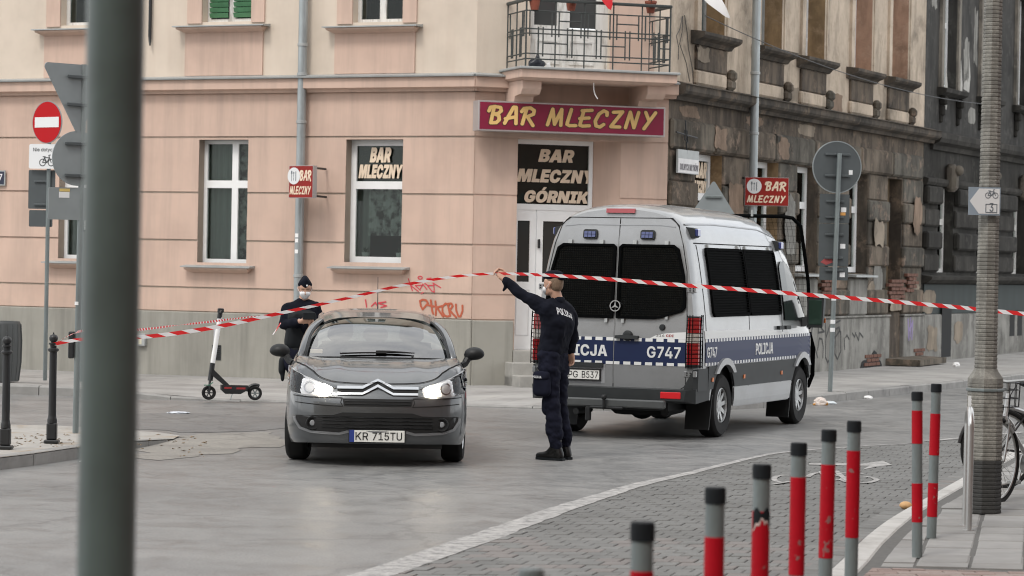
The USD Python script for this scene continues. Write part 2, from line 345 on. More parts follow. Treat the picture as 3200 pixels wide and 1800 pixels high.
isl = single('traffic_island_pavement', capmesh(ring), m_sandy, kind='structure', smooth=False)
for i in range(len(ik)-1):
    a, b = ik[i], ik[i+1]; t = (b-a)/np.linalg.norm(b-a)
    part('kerb_stone', prism_strip(a+t*.006, b-t*.006, .15, -.05, ih[i], ih[i+1]), m_kerb, isl, smooth=False)

# worn white edge line and the paved lay-by on its right
def ribbon(pts, w, z, seed=0, amp=.0):
    P = np.array([p[:2] for p in pts]); q, _ = resample(P, np.zeros(len(P)), .2); T = np.gradient(q, axis=0); T /= np.linalg.norm(T, axis=1, keepdims=True); N = np.column_stack([-T[:, 1], T[:, 0]])
    r = np.random.default_rng(seed); ww = (np.interp(np.linspace(0, 1, len(q)), np.linspace(0, 1, len(w)), w) if np.ndim(w) else np.full(len(q), w))/2
    A, B = q+N*(ww+r.normal(0, amp, len(q)))[:, None], q-N*(ww+r.normal(0, amp, len(q)))[:, None]
    V = [(*p, z) for p in A]+[(*p, z) for p in B]; n = len(q); F = []
    for i in range(n-1): F += [(i, n+i, n+i+1), (i, n+i+1, i+1)]
    m = trimesh.Trimesh(V, F, process=False)
    if m.face_normals[:, 2].mean() < 0: m.invert()
    return m
m_line = usdkit.material(stage, '/World/Looks/worn_road_paint', {
    'g': ('geometry', {}), 'n': ('noise_texture', {'scale': 9., 'detail': 10., 'roughness': .8, 'distortion': .2}), 'r': ('rgb_ramp', {'ramp': [(.40, (.165, .163, .158)), (.52, (.32, .312, .30)), (.63, (.43, .418, .40))]}), 'p': ('principled_bsdf', {'roughness': .7}),
    'n3': ('noise_texture', {'scale': 60., 'detail': 3.}), 'b': ('bump', {'strength': .3, 'distance': .004})},
    [('g.position', 'n.vector'), ('n.fac', 'r.fac'), ('r.color', 'p.base_color'), ('g.position', 'n3.vector'), ('n3.fac', 'b.height'), ('b.normal', 'p.normal')], surface='p.BSDF')
LINE = [(820, 1920), (1020, 1848), (1250, 1770), (1500, 1684), (1790, 1579), (2000, 1514), (2111, 1490), (2231, 1461), (2315, 1440), (2413, 1418), (2520, 1408), (2680, 1396), (2831, 1388)]
lp = [gs(*p) for p in LINE]
single('road_marking', ribbon(lp, [.23, .24, .25, .25, .23, .21, .17, .14, .11, .09, .08, .07, .05], .006, 3, .006), m_line, kind='structure', smooth=False)
single('road_marking', ribbon([gs(*p) for p in [(2896, 1380), (3002, 1370), (3140, 1357), (3300, 1342)]], .12, .006, 4, .008), m_line, kind='structure', smooth=False)

KIN = [(2480, 1906), (2623, 1781), (2718, 1683), (2793, 1630), (2862, 1592), (3002, 1512), (3120, 1445), (3300, 1345)]     # road side of the pale kerb
KOUT = [(2580, 1906), (2702, 1793), (2755, 1724), (2812, 1668), (2862, 1626), (3012, 1536), (3130, 1466), (3310, 1362)]
kin = [gs(*p)[:2] for p in KIN]; kout = [gs(*p)[:2] for p in KOUT]
k0 = kin[0]; near_in = [np.array([.05, 6.6]), np.array([.1, 7.6]), np.array([.55, 9.5]), np.array([1.1, 12.2])]
near_out = [np.array([.35, 6.6]), np.array([.4, 7.55]), np.array([.85, 9.4]), np.array([1.4, 12.1])]
kin_all = near_in+kin; kout_all = near_out+kout
lay = Polygon([tuple(p[:2]) for p in lp]+[tuple(p) for p in [gs(3300, 1349)[:2]]]+[tuple(p) for p in kin_all[::-1]]+[(-.9, 6.6), (-1.6, 11.)]).buffer(0)
lay = max(polys(lay), key=lambda g: g.area).buffer(-.1)
layby = single('block_paving', sheet(list(lay.buffer(.1).exterior.coords)[:-1], .003), m_mortar, kind='structure', smooth=False)
lay = lay.difference(LineString([tuple(p[:2]) for p in lp]).buffer(.15)); lay = max(polys(lay), key=lambda g: g.area)
PAVS = [M('paver_%s' % n, c, .8, var=.1, scale=9, col2=tuple(np.array(c)*.72), c2pos=(.5, .75), c2scale=1.2, bump=.35, bscale=80, bdist=.003) for n, c in (('grey', (.15, .15, .143)), ('mid_grey', (.162, .161, .154)), ('dark_grey', (.138, .138, .132)), ('rosy_grey', (.168, .154, .145)))]
m_pav_far = usdkit.material(stage, '/World/Looks/paver_mixed', {'g': ('geometry', {}), 'r': ('rgb_ramp', {'ramp': [(0, (.136, .136, .13)), (.6, (.158, .157, .15)), (1, (.168, .155, .146))]}), 'n': ('noise_texture', {'scale': 1.2, 'detail': 7.}), 'r2': ('rgb_ramp', {'ramp': [(.35, (1.05, 1.05, 1.05)), (.7, (.78, .77, .76))]}), 'x': ('mix', {'mix_type': 'multiply', 'fac': 1.}), 'p': ('principled_bsdf', {'roughness': .8}), 'n3': ('noise_texture', {'scale': 80., 'detail': 3.}), 'b': ('bump', {'strength': .35, 'distance': .003})},
    [('g.random_per_island', 'r.fac'), ('g.position', 'n.vector'), ('n.fac', 'r2.fac'), ('r.color', 'x.color1'), ('r2.color', 'x.color2'), ('x.color', 'p.base_color'), ('g.position', 'n3.vector'), ('n3.fac', 'b.height'), ('b.normal', 'p.normal')], surface='p.BSDF')
def block(c, a, b, z0, z1, ins=.006):
    """a paving block: a parallelogram (half sides a, b) with worn top edges"""
    P = []
    for s, t in ((-1, -1), (1, -1), (1, 1), (-1, 1)):
        P.append((*(c+s*a+t*b), z0))
    la, lb = np.linalg.norm(a), np.linalg.norm(b)
    for s, t in ((-1, -1), (1, -1), (1, 1), (-1, 1)): P.append((*(c+s*a+t*b), z1-ins*.7))
    for s, t in ((-1, -1), (1, -1), (1, 1), (-1, 1)): P.append((*(c+s*a*(1-ins/la)+t*b*(1-ins/lb)), z1))
    F = []
    for k in range(4):
        l = (k+1) % 4
        F += [(k, l, 4+l), (k, 4+l, 4+k), (4+k, 4+l, 8+l), (4+k, 8+l, 8+k)]
    F += [(8, 9, 10), (8, 10, 11)]
    return trimesh.Trimesh(P, F, process=False)
def inframe(p, mg=30):
    d = p-EYE; w = d@FWD
    if w < .5: return None
    return 1600+FPX*(d@RGT)/w, 900-FPX*(d@UPV)/w
def unit(deg): return np.array([math.cos(math.radians(deg)), math.sin(math.radians(deg))])
def pave(holder, region, ua, ub, la, lb, gap, z, mats, farmat, name, limit=300, origin=(1.5, 17.), stagger=.5, zj=.003, ymax=60, tilt=0.):
    ua, ub = unit(ua), unit(ub); cells = []; pr = shapely.prepared.prep(region); b = region.bounds
    ni = int(40/la); nj = int(40/lb)
    for j in range(-nj, nj):
        for i in range(-ni, ni):
            c = np.array(origin)+ua*(i+(j % 2)*stagger)*(la+gap)+ub*j*(lb+gap)
            if not (b[0]-.5 <= c[0] <= b[2]+.5 and b[1]-.5 <= c[1] <= b[3]+.5): continue
            cell = Polygon([tuple(c+ua*la/2*p+ub*lb/2*q) for p, q in ((-1, -1), (1, -1), (1, 1), (-1, 1))])
            if not pr.intersects(cell): continue
            cut = None if pr.contains(cell) else region.intersection(cell)
            if cut is not None and cut.area < .15*cell.area: continue
            s = inframe(np.array([*c, z]))
            if s is None or not (-60 < s[0] < 3260 and -60 < s[1] < 1880): continue
            cells.append((c[1], c, cut))
    cells.sort(key=lambda t: t[0]); rest = []
    for k, (_, c, cut) in enumerate(cells):
        zt = z+rng.uniform(-zj, zj)
        if cut is None: m = block(c, ua*la/2, ub*lb/2, z-.03, zt, .006 if la < .3 else .014)
        else: m = ext(max(polys(cut), key=lambda g: g.area).simplify(.01), zt-z+.03); m.apply_translation((0, 0, z-.03))
        if k < limit: part(name, m, mats[int(rng.integers(len(mats)))], holder, smooth=False)
        else: rest.append(m)
    if rest: part('more_'+name+'s', rest, farmat, holder, smooth=False, kind='stuff')
pave(layby, lay, 6, 76, .16, .2, .007, .014, PAVS, m_pav_far, 'paving_block')
# gutter row, pale kerb and slabs of the near pavement
npoly = Polygon([tuple(p) for p in kout_all]+[(30, kout_all[-1][1]+1.), (30, -4), (-5, -4), (-5, 6.4), (near_out[0][0], 6.4)]).buffer(0)
npoly = max(polys(npoly), key=lambda g: g.area)
near = single('near_pavement', sheet(list(npoly.exterior.coords)[:-1], .045), m_mortar, kind='structure', smooth=False)
ki, _ = resample(np.array(kin_all), np.zeros(len(kin_all)), .62); ko, _ = resample(np.array(kout_all), np.zeros(len(kout_all)), .62)
n = min(len(ki), len(ko))
ki, _ = resample(np.array(kin_all), np.zeros(len(kin_all)), .6); ko = np.array([np.array(LineString(kout_all).interpolate(LineString(kout_all).project(Point(p))).coords[0]) for p in ki])
for i in range(len(ki)-1):
    a0, a1, b0, b1 = ki[i], ki[i+1], ko[i], ko[i+1]; t = (a1-a0)*.008
    P = []
    for q, ins in ((a0+t, b0), (b0+t, a0), (b1-t, a1), (a1-t, b1)):
        w = (ins-q)/np.linalg.norm(ins-q); P += [(*q, -.05), (*q, .045), (*(q+w*.012), .055)]
    part('kerb_stone', hull(P), m_kerb_pale, near, smooth=False)
    w = (b0-a0)/np.linalg.norm(b0-a0); L = (a1-a0)/3
    for k in range(3):
        c = a0+L*(k+.5)-w*.11
        part('gutter_sett', block(c, L*.47, w*.088, -.02, .02+rng.uniform(-.004, .004), .012), PAVS[int(rng.integers(4))], near, smooth=False)
slab_mats = [M('slab_%s' % n, c, .85, var=.1, scale=6, col2=tuple(np.array(c)*.8), c2pos=(.5, .72), c2scale=1.6, bump=.3, bscale=70, bdist=.003) for n, c in (('grey', (.235, .23, .22)), ('pale', (.255, .25, .24)), ('dull', (.215, .21, .2)))]
brick_reg = npoly.intersection(Polygon([tuple(gs(*p, .05)[:2]) for p in [(2400, 1776), (2720, 1772), (3400, 1790), (3400, 2600), (2400, 2600)]])).buffer(-.06)
slab_reg = npoly.difference(brick_reg.buffer(.03)).intersection(sbox(-2, 15, 30, 60)).buffer(-.1)
pave(near, slab_reg, 2, 79, .335, .505, .022, .052, slab_mats, slab_mats[0], 'paving_slab', origin=(2.9, 18.), stagger=0., zj=.007)
pave(near, brick_reg, 2, 92, .2, .1, .008, .052, [M('red_clinker', (.23, .17, .15), .85, var=.15, scale=8, bump=.3), M('faded_clinker', (.25, .2, .18), .85, var=.15, scale=8, bump=.3)], M('red_clinker', (.23, .17, .15)), 'clinker_brick', limit=200, origin=(2.9, 16.6))
# bicycle symbol and arrow painted on the paving
def groundmark(lines, w, z=.0185):
    m = [ribbon([gs(*p) for p in l], w, z+.0012*k) for k, l in enumerate(lines) if len(l) > 1]
    return m
def S5(z): return [(2300+a*.3796, 1250+b*.3796) for a, b in z]
circ = lambda cx, cy, rx, ry, a0=0, a1=360, n=20: [(cx+rx*math.cos(math.radians(a0+(a1-a0)*k/n)), cy+ry*math.sin(math.radians(a0+(a1-a0)*k/n))) for k in range(n+1)]
bikemark = groundmark([S5(circ(420, 665, 118, 42, 20, 330)), S5(circ(1010, 672, 150, 38)), S5([(590, 650), (640, 610), (700, 604), (840, 640), (920, 660)]), S5([(700, 604), (760, 690), (900, 670)]), S5([(820, 600), (860, 640), (930, 690)]), S5([(830, 618), (920, 620), (1050, 624)]), S5([(320, 712), (400, 708), (450, 690)])], .055)
single('road_marking', bikemark, m_line, kind='structure', smooth=False)
single('road_marking', sheet([gs(*p) for p in S5([(1030, 540), (1210, 515), (1285, 550), (1200, 556), (1040, 588), (1100, 556), (600, 548), (600, 536), (800, 532)])], .0185), m_line, kind='structure', smooth=False)
# ---------------------------------------------------------------- buildings
PINK = srgb(216, 182, 163); CREAM = srgb(226, 214, 202)
def plaster(name, c, dirt, streak=.5, bump=.25):
    c = np.array(c)
    if name in MATS: return MATS[name]
    MATS[name] = usdkit.material(stage, '/World/Looks/'+name, {
        'g': ('geometry', {}), 'ms': ('mapping', {'scale': (2.6, 2.6, .22)}),
        'n1': ('noise_texture', {'scale': 1.1, 'detail': 8., 'roughness': .6}), 'r1': ('rgb_ramp', {'ramp': [(.28, tuple(c*.86)), (.52, tuple(c)), (.72, tuple(np.clip(c*1.07, 0, 1)))]}),
        'n2': ('noise_texture', {'scale': 1.5, 'detail': 8., 'roughness': .65}), 'r2': ('rgb_ramp', {'ramp': [(.46, (0, 0, 0)), (.78, (streak, streak, streak))]}), 'm': ('mix', {'mix_type': 'mix', 'color2': tuple(dirt)}),
        'n3': ('noise_texture', {'scale': 45., 'detail': 5., 'roughness': .6}), 'b': ('bump', {'strength': bump, 'distance': .006}), 'p': ('principled_bsdf', {'roughness': .85, 'specular_ior_level': .3})},
        [('g.position', 'n1.vector'), ('n1.fac', 'r1.fac'), ('g.position', 'ms.vector'), ('ms.vector', 'n2.vector'), ('n2.fac', 'r2.fac'), ('r1.color', 'm.color1'), ('r2.color', 'm.fac'), ('m.color', 'p.base_color'), ('g.position', 'n3.vector'), ('n3.fac', 'b.height'), ('b.normal', 'p.normal')], surface='p.BSDF')
    return MATS[name]
m_pink = plaster('pink_plaster', (.56, .408, .33), (.40, .305, .25), .8)
m_cream = plaster('cream_plaster', (.60, .515, .425), (.48, .385, .31), .4)
m_plinth = plaster('cement_plinth', (.30, .29, .255), (.17, .165, .145), .9, .4)
m_zinc = M('zinc_sheet', (.36, .375, .37), .5, metal=.35, var=.12, scale=5)
m_zincpipe = M('galvanised_pipe', (.33, .36, .365), .42, metal=.5, var=.15, scale=9, stretch=(1, 1, .3))
m_white = M('white_frame_paint', (.78, .78, .77), .45, var=.04, scale=5)
m_oldwhite = M('weathered_white_paint', (.64, .63, .6), .7, var=.1, scale=8, col2=(.3, .28, .25), c2pos=(.54, .7), c2scale=4, stretch=(3, 3, .5))
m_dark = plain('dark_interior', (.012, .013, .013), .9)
m_black = M('black_iron', (.012, .013, .014), .45, var=.2)
m_rail = M('green_black_iron', (.03, .036, .034), .5, var=.25, scale=20)
m_pane = glassy('window_glass', (.72, .77, .75), 1.32)
m_lace = usdkit.material(stage, '/World/Looks/lace_curtain', {'g': ('geometry', {}), 'mp': ('mapping', {'scale': (1, 1, 1)}), 'v': ('voronoi_texture', {'scale': 26., 'feature': 'f1'}), 'w': ('noise_texture', {'scale': 9., 'detail': 5.}), 'r': ('rgb_ramp', {'ramp': [(.38, (.03, .03, .03)), (.58, (.7, .7, .7))]}), 't': ('transparent_bsdf', {}), 'd': ('diffuse_bsdf', {'color': (.62, .64, .62)}), 'm': ('mix_closure', {})},
    [('g.position', 'v.vector'), ('g.position', 'w.vector'), ('w.fac', 'r.fac'), ('r.color', 'm.fac'), ('t.BSDF', 'm.closure1'), ('d.BSDF', 'm.closure2')], surface='m.closure')
m_curtain = M('pale_curtain', (.24, .26, .245), .9, var=.12, scale=3, stretch=(14, 14, .4))
m_letters = M('cream_lettering', (.74, .6, .45), .6, var=.08, scale=3)
m_signyellow = M('yellow_lettering', (.72, .47, .17), .5, var=.3, scale=1.1)
m_redpaint = plain('red_marker_paint', (.55, .05, .07), .7)
m_rust = plain('rust_marker_paint', (.42, .09, .04), .7)
m_blackpaint = plain('black_marker_paint', (.03, .03, .03), .7)

bld = thing('corner_building', 'pink and cream plastered corner building with a bar on its ground floor', 'building', PL.P(0, 0, .0))
def wp(name, mesh, m, pl, parent=bld, **k): return part(name, mesh, m, parent, xf=pl.M, world=True, **k)
# --- street front
GO = [(-7.53, -6.63, 1.9, 3.83), (-4.874, -3.966, 1.88, 3.83), (-2.211, -1.219, 1.93, 3.83)]        # openings u0, u1, z0, z1
UO = [(-7.56, -6.55, 5.7, 8.0), (-4.86, -3.95, 5.7, 8.0), (-2.14, -1.26, 5.64, 8.0)]
wins = [sbox(a, c, b, d) for a, b, c, d in GO+UO]
wins += [sbox(a, z, b, z+2.1) for a, b, _, _ in UO for z in (8.9,)]
front = sbox(-18, 0, 0, 12.3).difference(unary_union(wins))
wp('wall', slab(front.intersection(sbox(-18, 0, 0, 4.7)), 0, .45), m_pink, PL, smooth=False)
wp('wall', slab(front.intersection(sbox(-18, 0, 4.7, 12.3)), 0, .45), m_cream, PL, smooth=False)
wp('plinth', cbx(-18, .022, -.06, .1, 0, 1.09, .015), m_plinth, PL, smooth=False)
GR = [1.09, 1.475, 2.23, 2.99, 3.87, 4.57]
def course(poly, z0, z1, pl):
    """a plaster band between two grooves: slightly fuller in its lower half"""
    zm = (z0+z1)/2
    for q in polys(poly.intersection(sbox(-50, z0+.015, 50, z1-.015))):
        out = []
        for lim, d in ((sbox(-50, z0, 50, zm), -.013), (sbox(-50, zm, 50, z1), -.009)):
            g = q.intersection(lim)
            if g.area > 1e-4: out.append(slab(g, d, .002))
        wp('plaster_band', out, m_pink, pl, smooth=False)
for z0, z1 in zip(GR[:-1], GR[1:]): course(front.intersection(sbox(-18, z0, -.0, z1)), z0, z1, PL)
def cornice(pl, u0, u1, mt=m_pink, mz=m_zinc):
    prof = Polygon([(.05, 4.56), (-.07, 4.56), (-.09, 4.6), (-.17, 4.62), (-.17, 4.775), (.05, 4.775)])
    m = ext(prof, u1-u0); m.apply_transform(np.array([[0, 0, 1, u0], [1, 0, 0, 0], [0, 1, 0, 0], [0, 0, 0, 1.]])); wp('string_course', m, mt, pl, smooth=False)
    prof = Polygon([(.05, 4.778), (-.22, 4.778), (-.225, 4.80), (-.05, 4.838), (.05, 4.845)])
    m = ext(prof, u1-u0); m.apply_transform(np.array([[0, 0, 1, u0], [1, 0, 0, 0], [0, 1, 0, 0], [0, 0, 0, 1.]])); wp('zinc_flashing', m, mz, pl, smooth=False)
cornice(PL, -18, .06)
def window(pl, o, d, transom, mullion=True, fm=m_white, curtain=None, fw=.06, parent=bld, mu=None):
    a, b, z0, z1 = o
    fr = sbox(a, z0, b, z1).difference(sbox(a+fw, z0+fw, b-fw, z1-fw))
    if transom: fr = fr.union(sbox(a, transom-.06, b, transom+.06))
    c = (a+b)/2 if mu is None else mu
    if mullion: fr = fr.union(sbox(c-.055, z0, c+.055, z1))
    w = wp('window', slab(fr, d, d+.06), fm, pl, parent, smooth=False)
    part('pane', slab(sbox(a+.02, z0+.02, b-.02, z1-.02), d+.03, d+.036), m_pane, w, xf=pl.M, world=True, smooth=False)
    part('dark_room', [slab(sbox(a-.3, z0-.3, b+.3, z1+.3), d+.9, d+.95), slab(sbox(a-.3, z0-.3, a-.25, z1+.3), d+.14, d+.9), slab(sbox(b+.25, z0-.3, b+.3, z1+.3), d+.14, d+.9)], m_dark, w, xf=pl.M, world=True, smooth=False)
    for u0, u1, zz0, zz1, mm, dd in (curtain or []):
        n = 40; us = np.linspace(u0, u1, n); V = []; F = []
        for u in us:
            y = d+dd+.02*math.sin(u*46); V += [(u, y, zz0), (u, y, zz1)]
        for k in range(n-1): F += [(2*k, 2*k+2, 2*k+3), (2*k, 2*k+3, 2*k+1)]
        part('curtain', trimesh.Trimesh(V, F, process=False), mm, w, xf=pl.M, world=True)
    return w
window(PL, GO[0], .16, 3.12, curtain=[(-7.5, -6.7, 1.95, 3.8, m_curtain, .12)])
w1 = window(PL, GO[1], .16, 3.13, curtain=[(-4.86, -4.42, 1.9, 3.8, m_curtain, .13), (-4.46, -3.98, 1.9, 3.8, m_lace, .17)], mu=-4.3)
w2 = window(PL, GO[2], .17, 3.13, mullion=False, fw=.09, curtain=[(-1.95, -1.25, 2.35, 3.1, m_lace, .14), (-2.2, -1.95, 1.98, 3.1, m_curtain, .2)])
for o in UO: window(PL, o, .16, 7.2, fm=m_oldwhite)
for a, b, _, _ in UO:
    for z in (8.9,): window(PL, (a, b, z, z+2.1), .16, z+1.5)
# green roller slats behind the middle upper window
m_slat = M('green_slat', (.06, .18, .085), .55, var=.2, scale=8)
sl = []
for k in range(9):
    for a, b in ((-4.8, -4.46), (-4.36, -4.0)):
        z = 5.78+k*.085; mm = bx(a, b, .13, .14, z, z+.075); 
        mm.apply_transform(trimesh.transformations.rotation_matrix(.35, [1, 0, 0], [(a+b)/2, .135, z])); wp('blind_slat', mm, m_slat, PL, smooth=False)
# sills, aprons and surrounds
def sill(pl, u0, u1, z, dep=.2, mz=m_zinc, mt=m_pink, parent=bld):
    m = hull([(u0, -dep, z-.03), (u1, -dep, z-.03), (u0, .15, z+.03), (u1, .15, z+.03), (u0, -dep, z-.012), (u1, -dep, z-.012), (u0, .15, z-.03), (u1, .15, z-.03)])
    wp('window_sill', m, mz, pl, parent, smooth=False)
    wp('sill_moulding', hull([(u0+.05, -dep+.03, z-.034), (u1-.05, -dep+.03, z-.034), (u0+.12, -.04, z-.11), (u1-.12, -.04, z-.11), (u0+.05, .0, z-.034), (u1-.05, 0, z-.034), (u0+.12, 0, z-.11), (u1-.12, 0, z-.11), (u0+.05, -dep+.04, z-.06), (u1-.05, -dep+.04, z-.06)]), mt, pl, parent, smooth=False)
for (a, b, z0, z1), h in zip(GO, (1.85, 1.83, 1.86)): sill(PL, a-.2, b+.16, h)
for a, b, z0, z1 in UO:
    sill(PL, a-.42, b+.34, z0-.06, .24)
    wp('window_surround', [slab(sbox(a-.27, z0-.02, a, 8.2), -.03, .002), slab(sbox(b, z0-.02, b+.24, 8.2), -.03, .002), slab(sbox(a-.3, 4.846, b+.22, z0-.17), -.03, .002)], m_pink, PL, smooth=False)
# downpipe
def downpipe(pl, u, z0, z1, r, d, collars, parent, mt=m_zincpipe):
    p = wp('downpipe', tube([(u, d, z0), (u, d, z1)], r, 20), mt, pl, parent)
    for z in collars: part('pipe_collar', lathe([(r+.001, z-.025), (r+.012, z-.02), (r+.012, z+.02), (r+.001, z+.025)], 20, at_=(u, d, 0)), m_zinc, p, xf=pl.M, world=True)
    return p
dp = downpipe(PL, -2.955, .1, 12.3, .07, -.12, (1.7, 3.0, 4.1, 4.84, 5.3), bld)
for z in (2.05, 2.22, 2.3): part('sticker', slab(sbox(-2.985, z, -2.93, z+.06), -.1935, -.19), m_white, dp, xf=PL.M, world=True, smooth=False)
wp('cable_conduit', tube([(-5.81, -.05, 7.), (-5.81, -.05, 5.5), (-5.80, -.06, 5.42), (-5.78, -.09, 5.34)], [.028, .028, .024, .012], 8), m_black, PL)
vent = wp('vent_frame', slab(sbox(-4.53, .335, -4.365, .575).difference(sbox(-4.515, .35, -4.38, .56)), -.068, -.055), m_black, PL, smooth=False)
for k in range(6): part('vent_slat', bx(-4.515, -4.38, -.066, -.057, .36+k*.034, .376+k*.034), m_black, vent, xf=PL.M, world=True, smooth=False)
part('vent_back', slab(sbox(-4.52, .34, -4.375, .57), -.0605, -.059), m_dark, vent, xf=PL.M, world=True, smooth=False)
u, z = PL.uz(362, 855, -.06)
mb = wp('meter_box', cbx(u-.1, u+.06, -.13, -.06, z-.1, z+.1, .01), m_zinc, PL, smooth=False)
part('warning_label', slab(sbox(u-.06, z-.07, u+.0, z+.02), -.132, -.13), M('paper_label', (.7, .66, .5), .7), mb, xf=PL.M, world=True, smooth=False)
np_ = wp('number_plate', slab(sbox(-8.95, 3.08, -8.565, 3.33), -.06, -.04), m_zinc, PL, smooth=False)
part('blue_field', slab(sbox(-8.93, 3.10, -8.585, 3.31), -.063, -.06), plain('enamel_blue', (.01, .014, .035), .3), np_, xf=PL.M, world=True, smooth=False)
part('plate_numeral', slab(fit(textpoly('7', .14), -8.7, -8.62, 3.14, 3.27), -.066, -.063), m_white, np_, xf=PL.M, world=True, smooth=False)
# marks sprayed on the wall
def spray(name, pl, zooms, fx, w, m, d, lab, parent=bld):
    L = []
    for l in zooms:
        L.append([pl.uz(*fx(*p), d) for p in l])
    for q in polys(strokes(L, w)): wp(name, slab(q, d-.002, d), m, pl, parent, smooth=False, label=lab)
Z7 = lambda a, b: ((1250+a*.1104)/KD, (850+b*.1104)/KD)
spray('graffiti', PL, [[(560, 820), (640, 780), (740, 800), (790, 880), (740, 940), (640, 1060), (590, 960), (570, 850)], [(760, 930), (960, 975)], [(870, 800), (910, 1100), (940, 1180)], [(1000, 830), (1020, 1050), (1010, 1220)], [(1200, 960), (1050, 1000), (1140, 1150), (1220, 1260)], [(1380, 930), (1290, 890), (1200, 980), (1200, 1120), (1260, 1230), (1330, 1260), (1420, 1240)], [(1350, 910), (1420, 1230)], [(1350, 900), (1450, 890), (1490, 960), (1440, 1040), (1390, 1060), (1500, 1190), (1590, 1280)], [(1580, 920), (1590, 1080), (1650, 1250), (1710, 1260), (1770, 1100), (1765, 950)]], Z7, .03, m_rust, -.018, 'rust red sprayed letters beside the entrance')
spray('graffiti', PL, [[(235, 190), (350, 530)], [(420, 300), (300, 380), (520, 550)], [(440, 390), (570, 510)], [(430, 380), (630, 370), (560, 500)], [(640, 340), (760, 490)], [(700, 320), (790, 380), (960, 380)], [(750, 350), (900, 540), (970, 570), (950, 320)], [(930, 310), (1150, 440)], [(590, 610), (660, 580)], circ(570, 160, 60, 40), [(760, 190), (880, 170), (800, 230)]], Z7, .016, m_redpaint, -.018, 'thin red tag with a ring above it')
spray('graffiti', PL, [[(1135/4.025, 310/4.025), (1150/4.025, 400/4.025)], [(1210/4.025, 390/4.025), (1260/4.025, 340/4.025), (1290/4.025, 400/4.025)], [(1390/4.025, 335/4.025), (1290/4.025, 350/4.025), (1400/4.025, 385/4.025), (1330/4.025, 405/4.025)]], lambda a, b: ((860+a)/KD, (860+b)/KD), .02, m_redpaint, -.018, 'short red scrawl above the car roof')
# window lettering of the bar
def wtext(t, pl, u0, u1, z0, z1, d, m, parent, bold=.03, shear=.25, weight=900, name='lettering'):
    g = fit(textpoly(t, 1., bold, shear, weight), u0, u1, z0, z1); return part(name, slab(g, d-.004, d), m, parent, xf=pl.M, world=True, smooth=False)
uL, _ = PL.uz(905, 400, .16); uR, _ = PL.uz(1014, 400, .16)
def ztop(pl, x, y, d): return pl.uz(x, y, d)[1]
wtext('BAR', PL, PL.uz(930, 400, .16)[0], PL.uz(984, 400, .16)[0], ztop(PL, 955, 409, .16), ztop(PL, 955, 371, .16), .165, m_letters, w2)
wtext('MLECZNY', PL, PL.uz(902, 430, .16)[0], PL.uz(1013, 430, .16)[0], ztop(PL, 955, 449, .16), ztop(PL, 955, 414, .16), .165, m_letters, w2)
part('dark_backing', slab(sbox(-2.15, 3.19, -1.25, 3.8), .215, .22), plain('dark_film', (.03, .035, .033), .3), w2, xf=PL.M, world=True, smooth=False)
# things on the sill inside the bar window: two small pots and a round dish stand
m_pot = plain('pale_pot', (.5, .52, .5), .5); m_leaf = M('dull_leaf', (.03, .055, .03), .6)
for uu in (PL.uz(920, 640, .3)[0], PL.uz(1006, 640, .3)[0]):
    p = thing('flower_pot', 'small pale pot with dark plant behind the bar window, %s end' % ('left' if uu < -1.7 else 'right'), 'flower pot', PL.P(uu, 1.99, .30), PL.ang)
    part('pot', lathe([(0, 0), (.05, 0), (.065, .1), (.055, .1), (.05, .09), (0, .09)], 16), m_pot, p)
    lv = [hull([(0, 0, .09), (.02, .012, .12), (.05*math.cos(t), .05*math.sin(t), .17+.02*math.sin(3*t)), (-.01, .01, .11), (0, -.012, .12)]) for t in np.linspace(0, 6.2, 11)]
    part('foliage', lv, m_leaf, p)
# --- cut-off corner
DW = (.69, 2.03); m_sp = PC
cf = sbox(0, 0, CW, 12.3).difference(sbox(.69, .1, 2.37, 3.87)).difference(sbox(.86, 4.95, 2.16, 7.4))
wp('wall', slab(cf.intersection(sbox(0, 0, CW, 4.7)), 0, .35), m_pink, PC, smooth=False)
wp('wall', slab(cf.intersection(sbox(0, 4.7, CW, 12.3)), 0, .35), m_cream, PC, smooth=False)
wp('wall', slab(sbox(.86, 4.95, 2.9, 7.4).difference(sbox(.86, 4.95, 2.16, 7.4)), -.006, .0), m_pink, PC, smooth=False)
for z0, z1 in zip(GR[:-1], GR[1:]): course(cf.intersection(sbox(0.0, z0, CW, z1)), z0, z1, PC)
for a, b in ((.0, .66), (2.4, CW)): wp('plinth', cbx(a, b, -.06, .1, 0, 1.085, .015), m_plinth, PC, smooth=False)
wp('door_reveal', ext(Polygon([(2.03, .33), (2.05, .37), (2.45, .2), (2.37, -.0)]), 3.75).apply_translation((0, 0, .12)), m_pink, PC, smooth=False)
cornice(PC, -.06, .5); cornice(PC, 2.8, CW+.1)
DD = .30
fr = sbox(.69, 2.81, 2.03, 3.87).difference(sbox(.715, 2.88, 1.97, 3.80)).union(sbox(.69, .62, 2.03, 2.86).difference(sbox(.72, .66, 2.0, 2.79)))
tr = wp('transom_window', slab(fr.intersection(sbox(0, 2.81, 3, 4)), DD, DD+.07), m_white, PC, smooth=False)
part('pane', slab(sbox(.70, 2.85, 2.0, 3.83), DD+.035, DD+.041), m_pane, tr, xf=PC.M, world=True, smooth=False)
part('dark_backing', slab(sbox(.70, 2.83, 2.0, 3.85), DD+.06, DD+.065), plain('dark_green_film', (.018, .022, .021), .35), tr, xf=PC.M, world=True, smooth=False)
Z3 = lambda a, b: ((1600+a*.1657)/KD, (420+b*.1657)/KD)
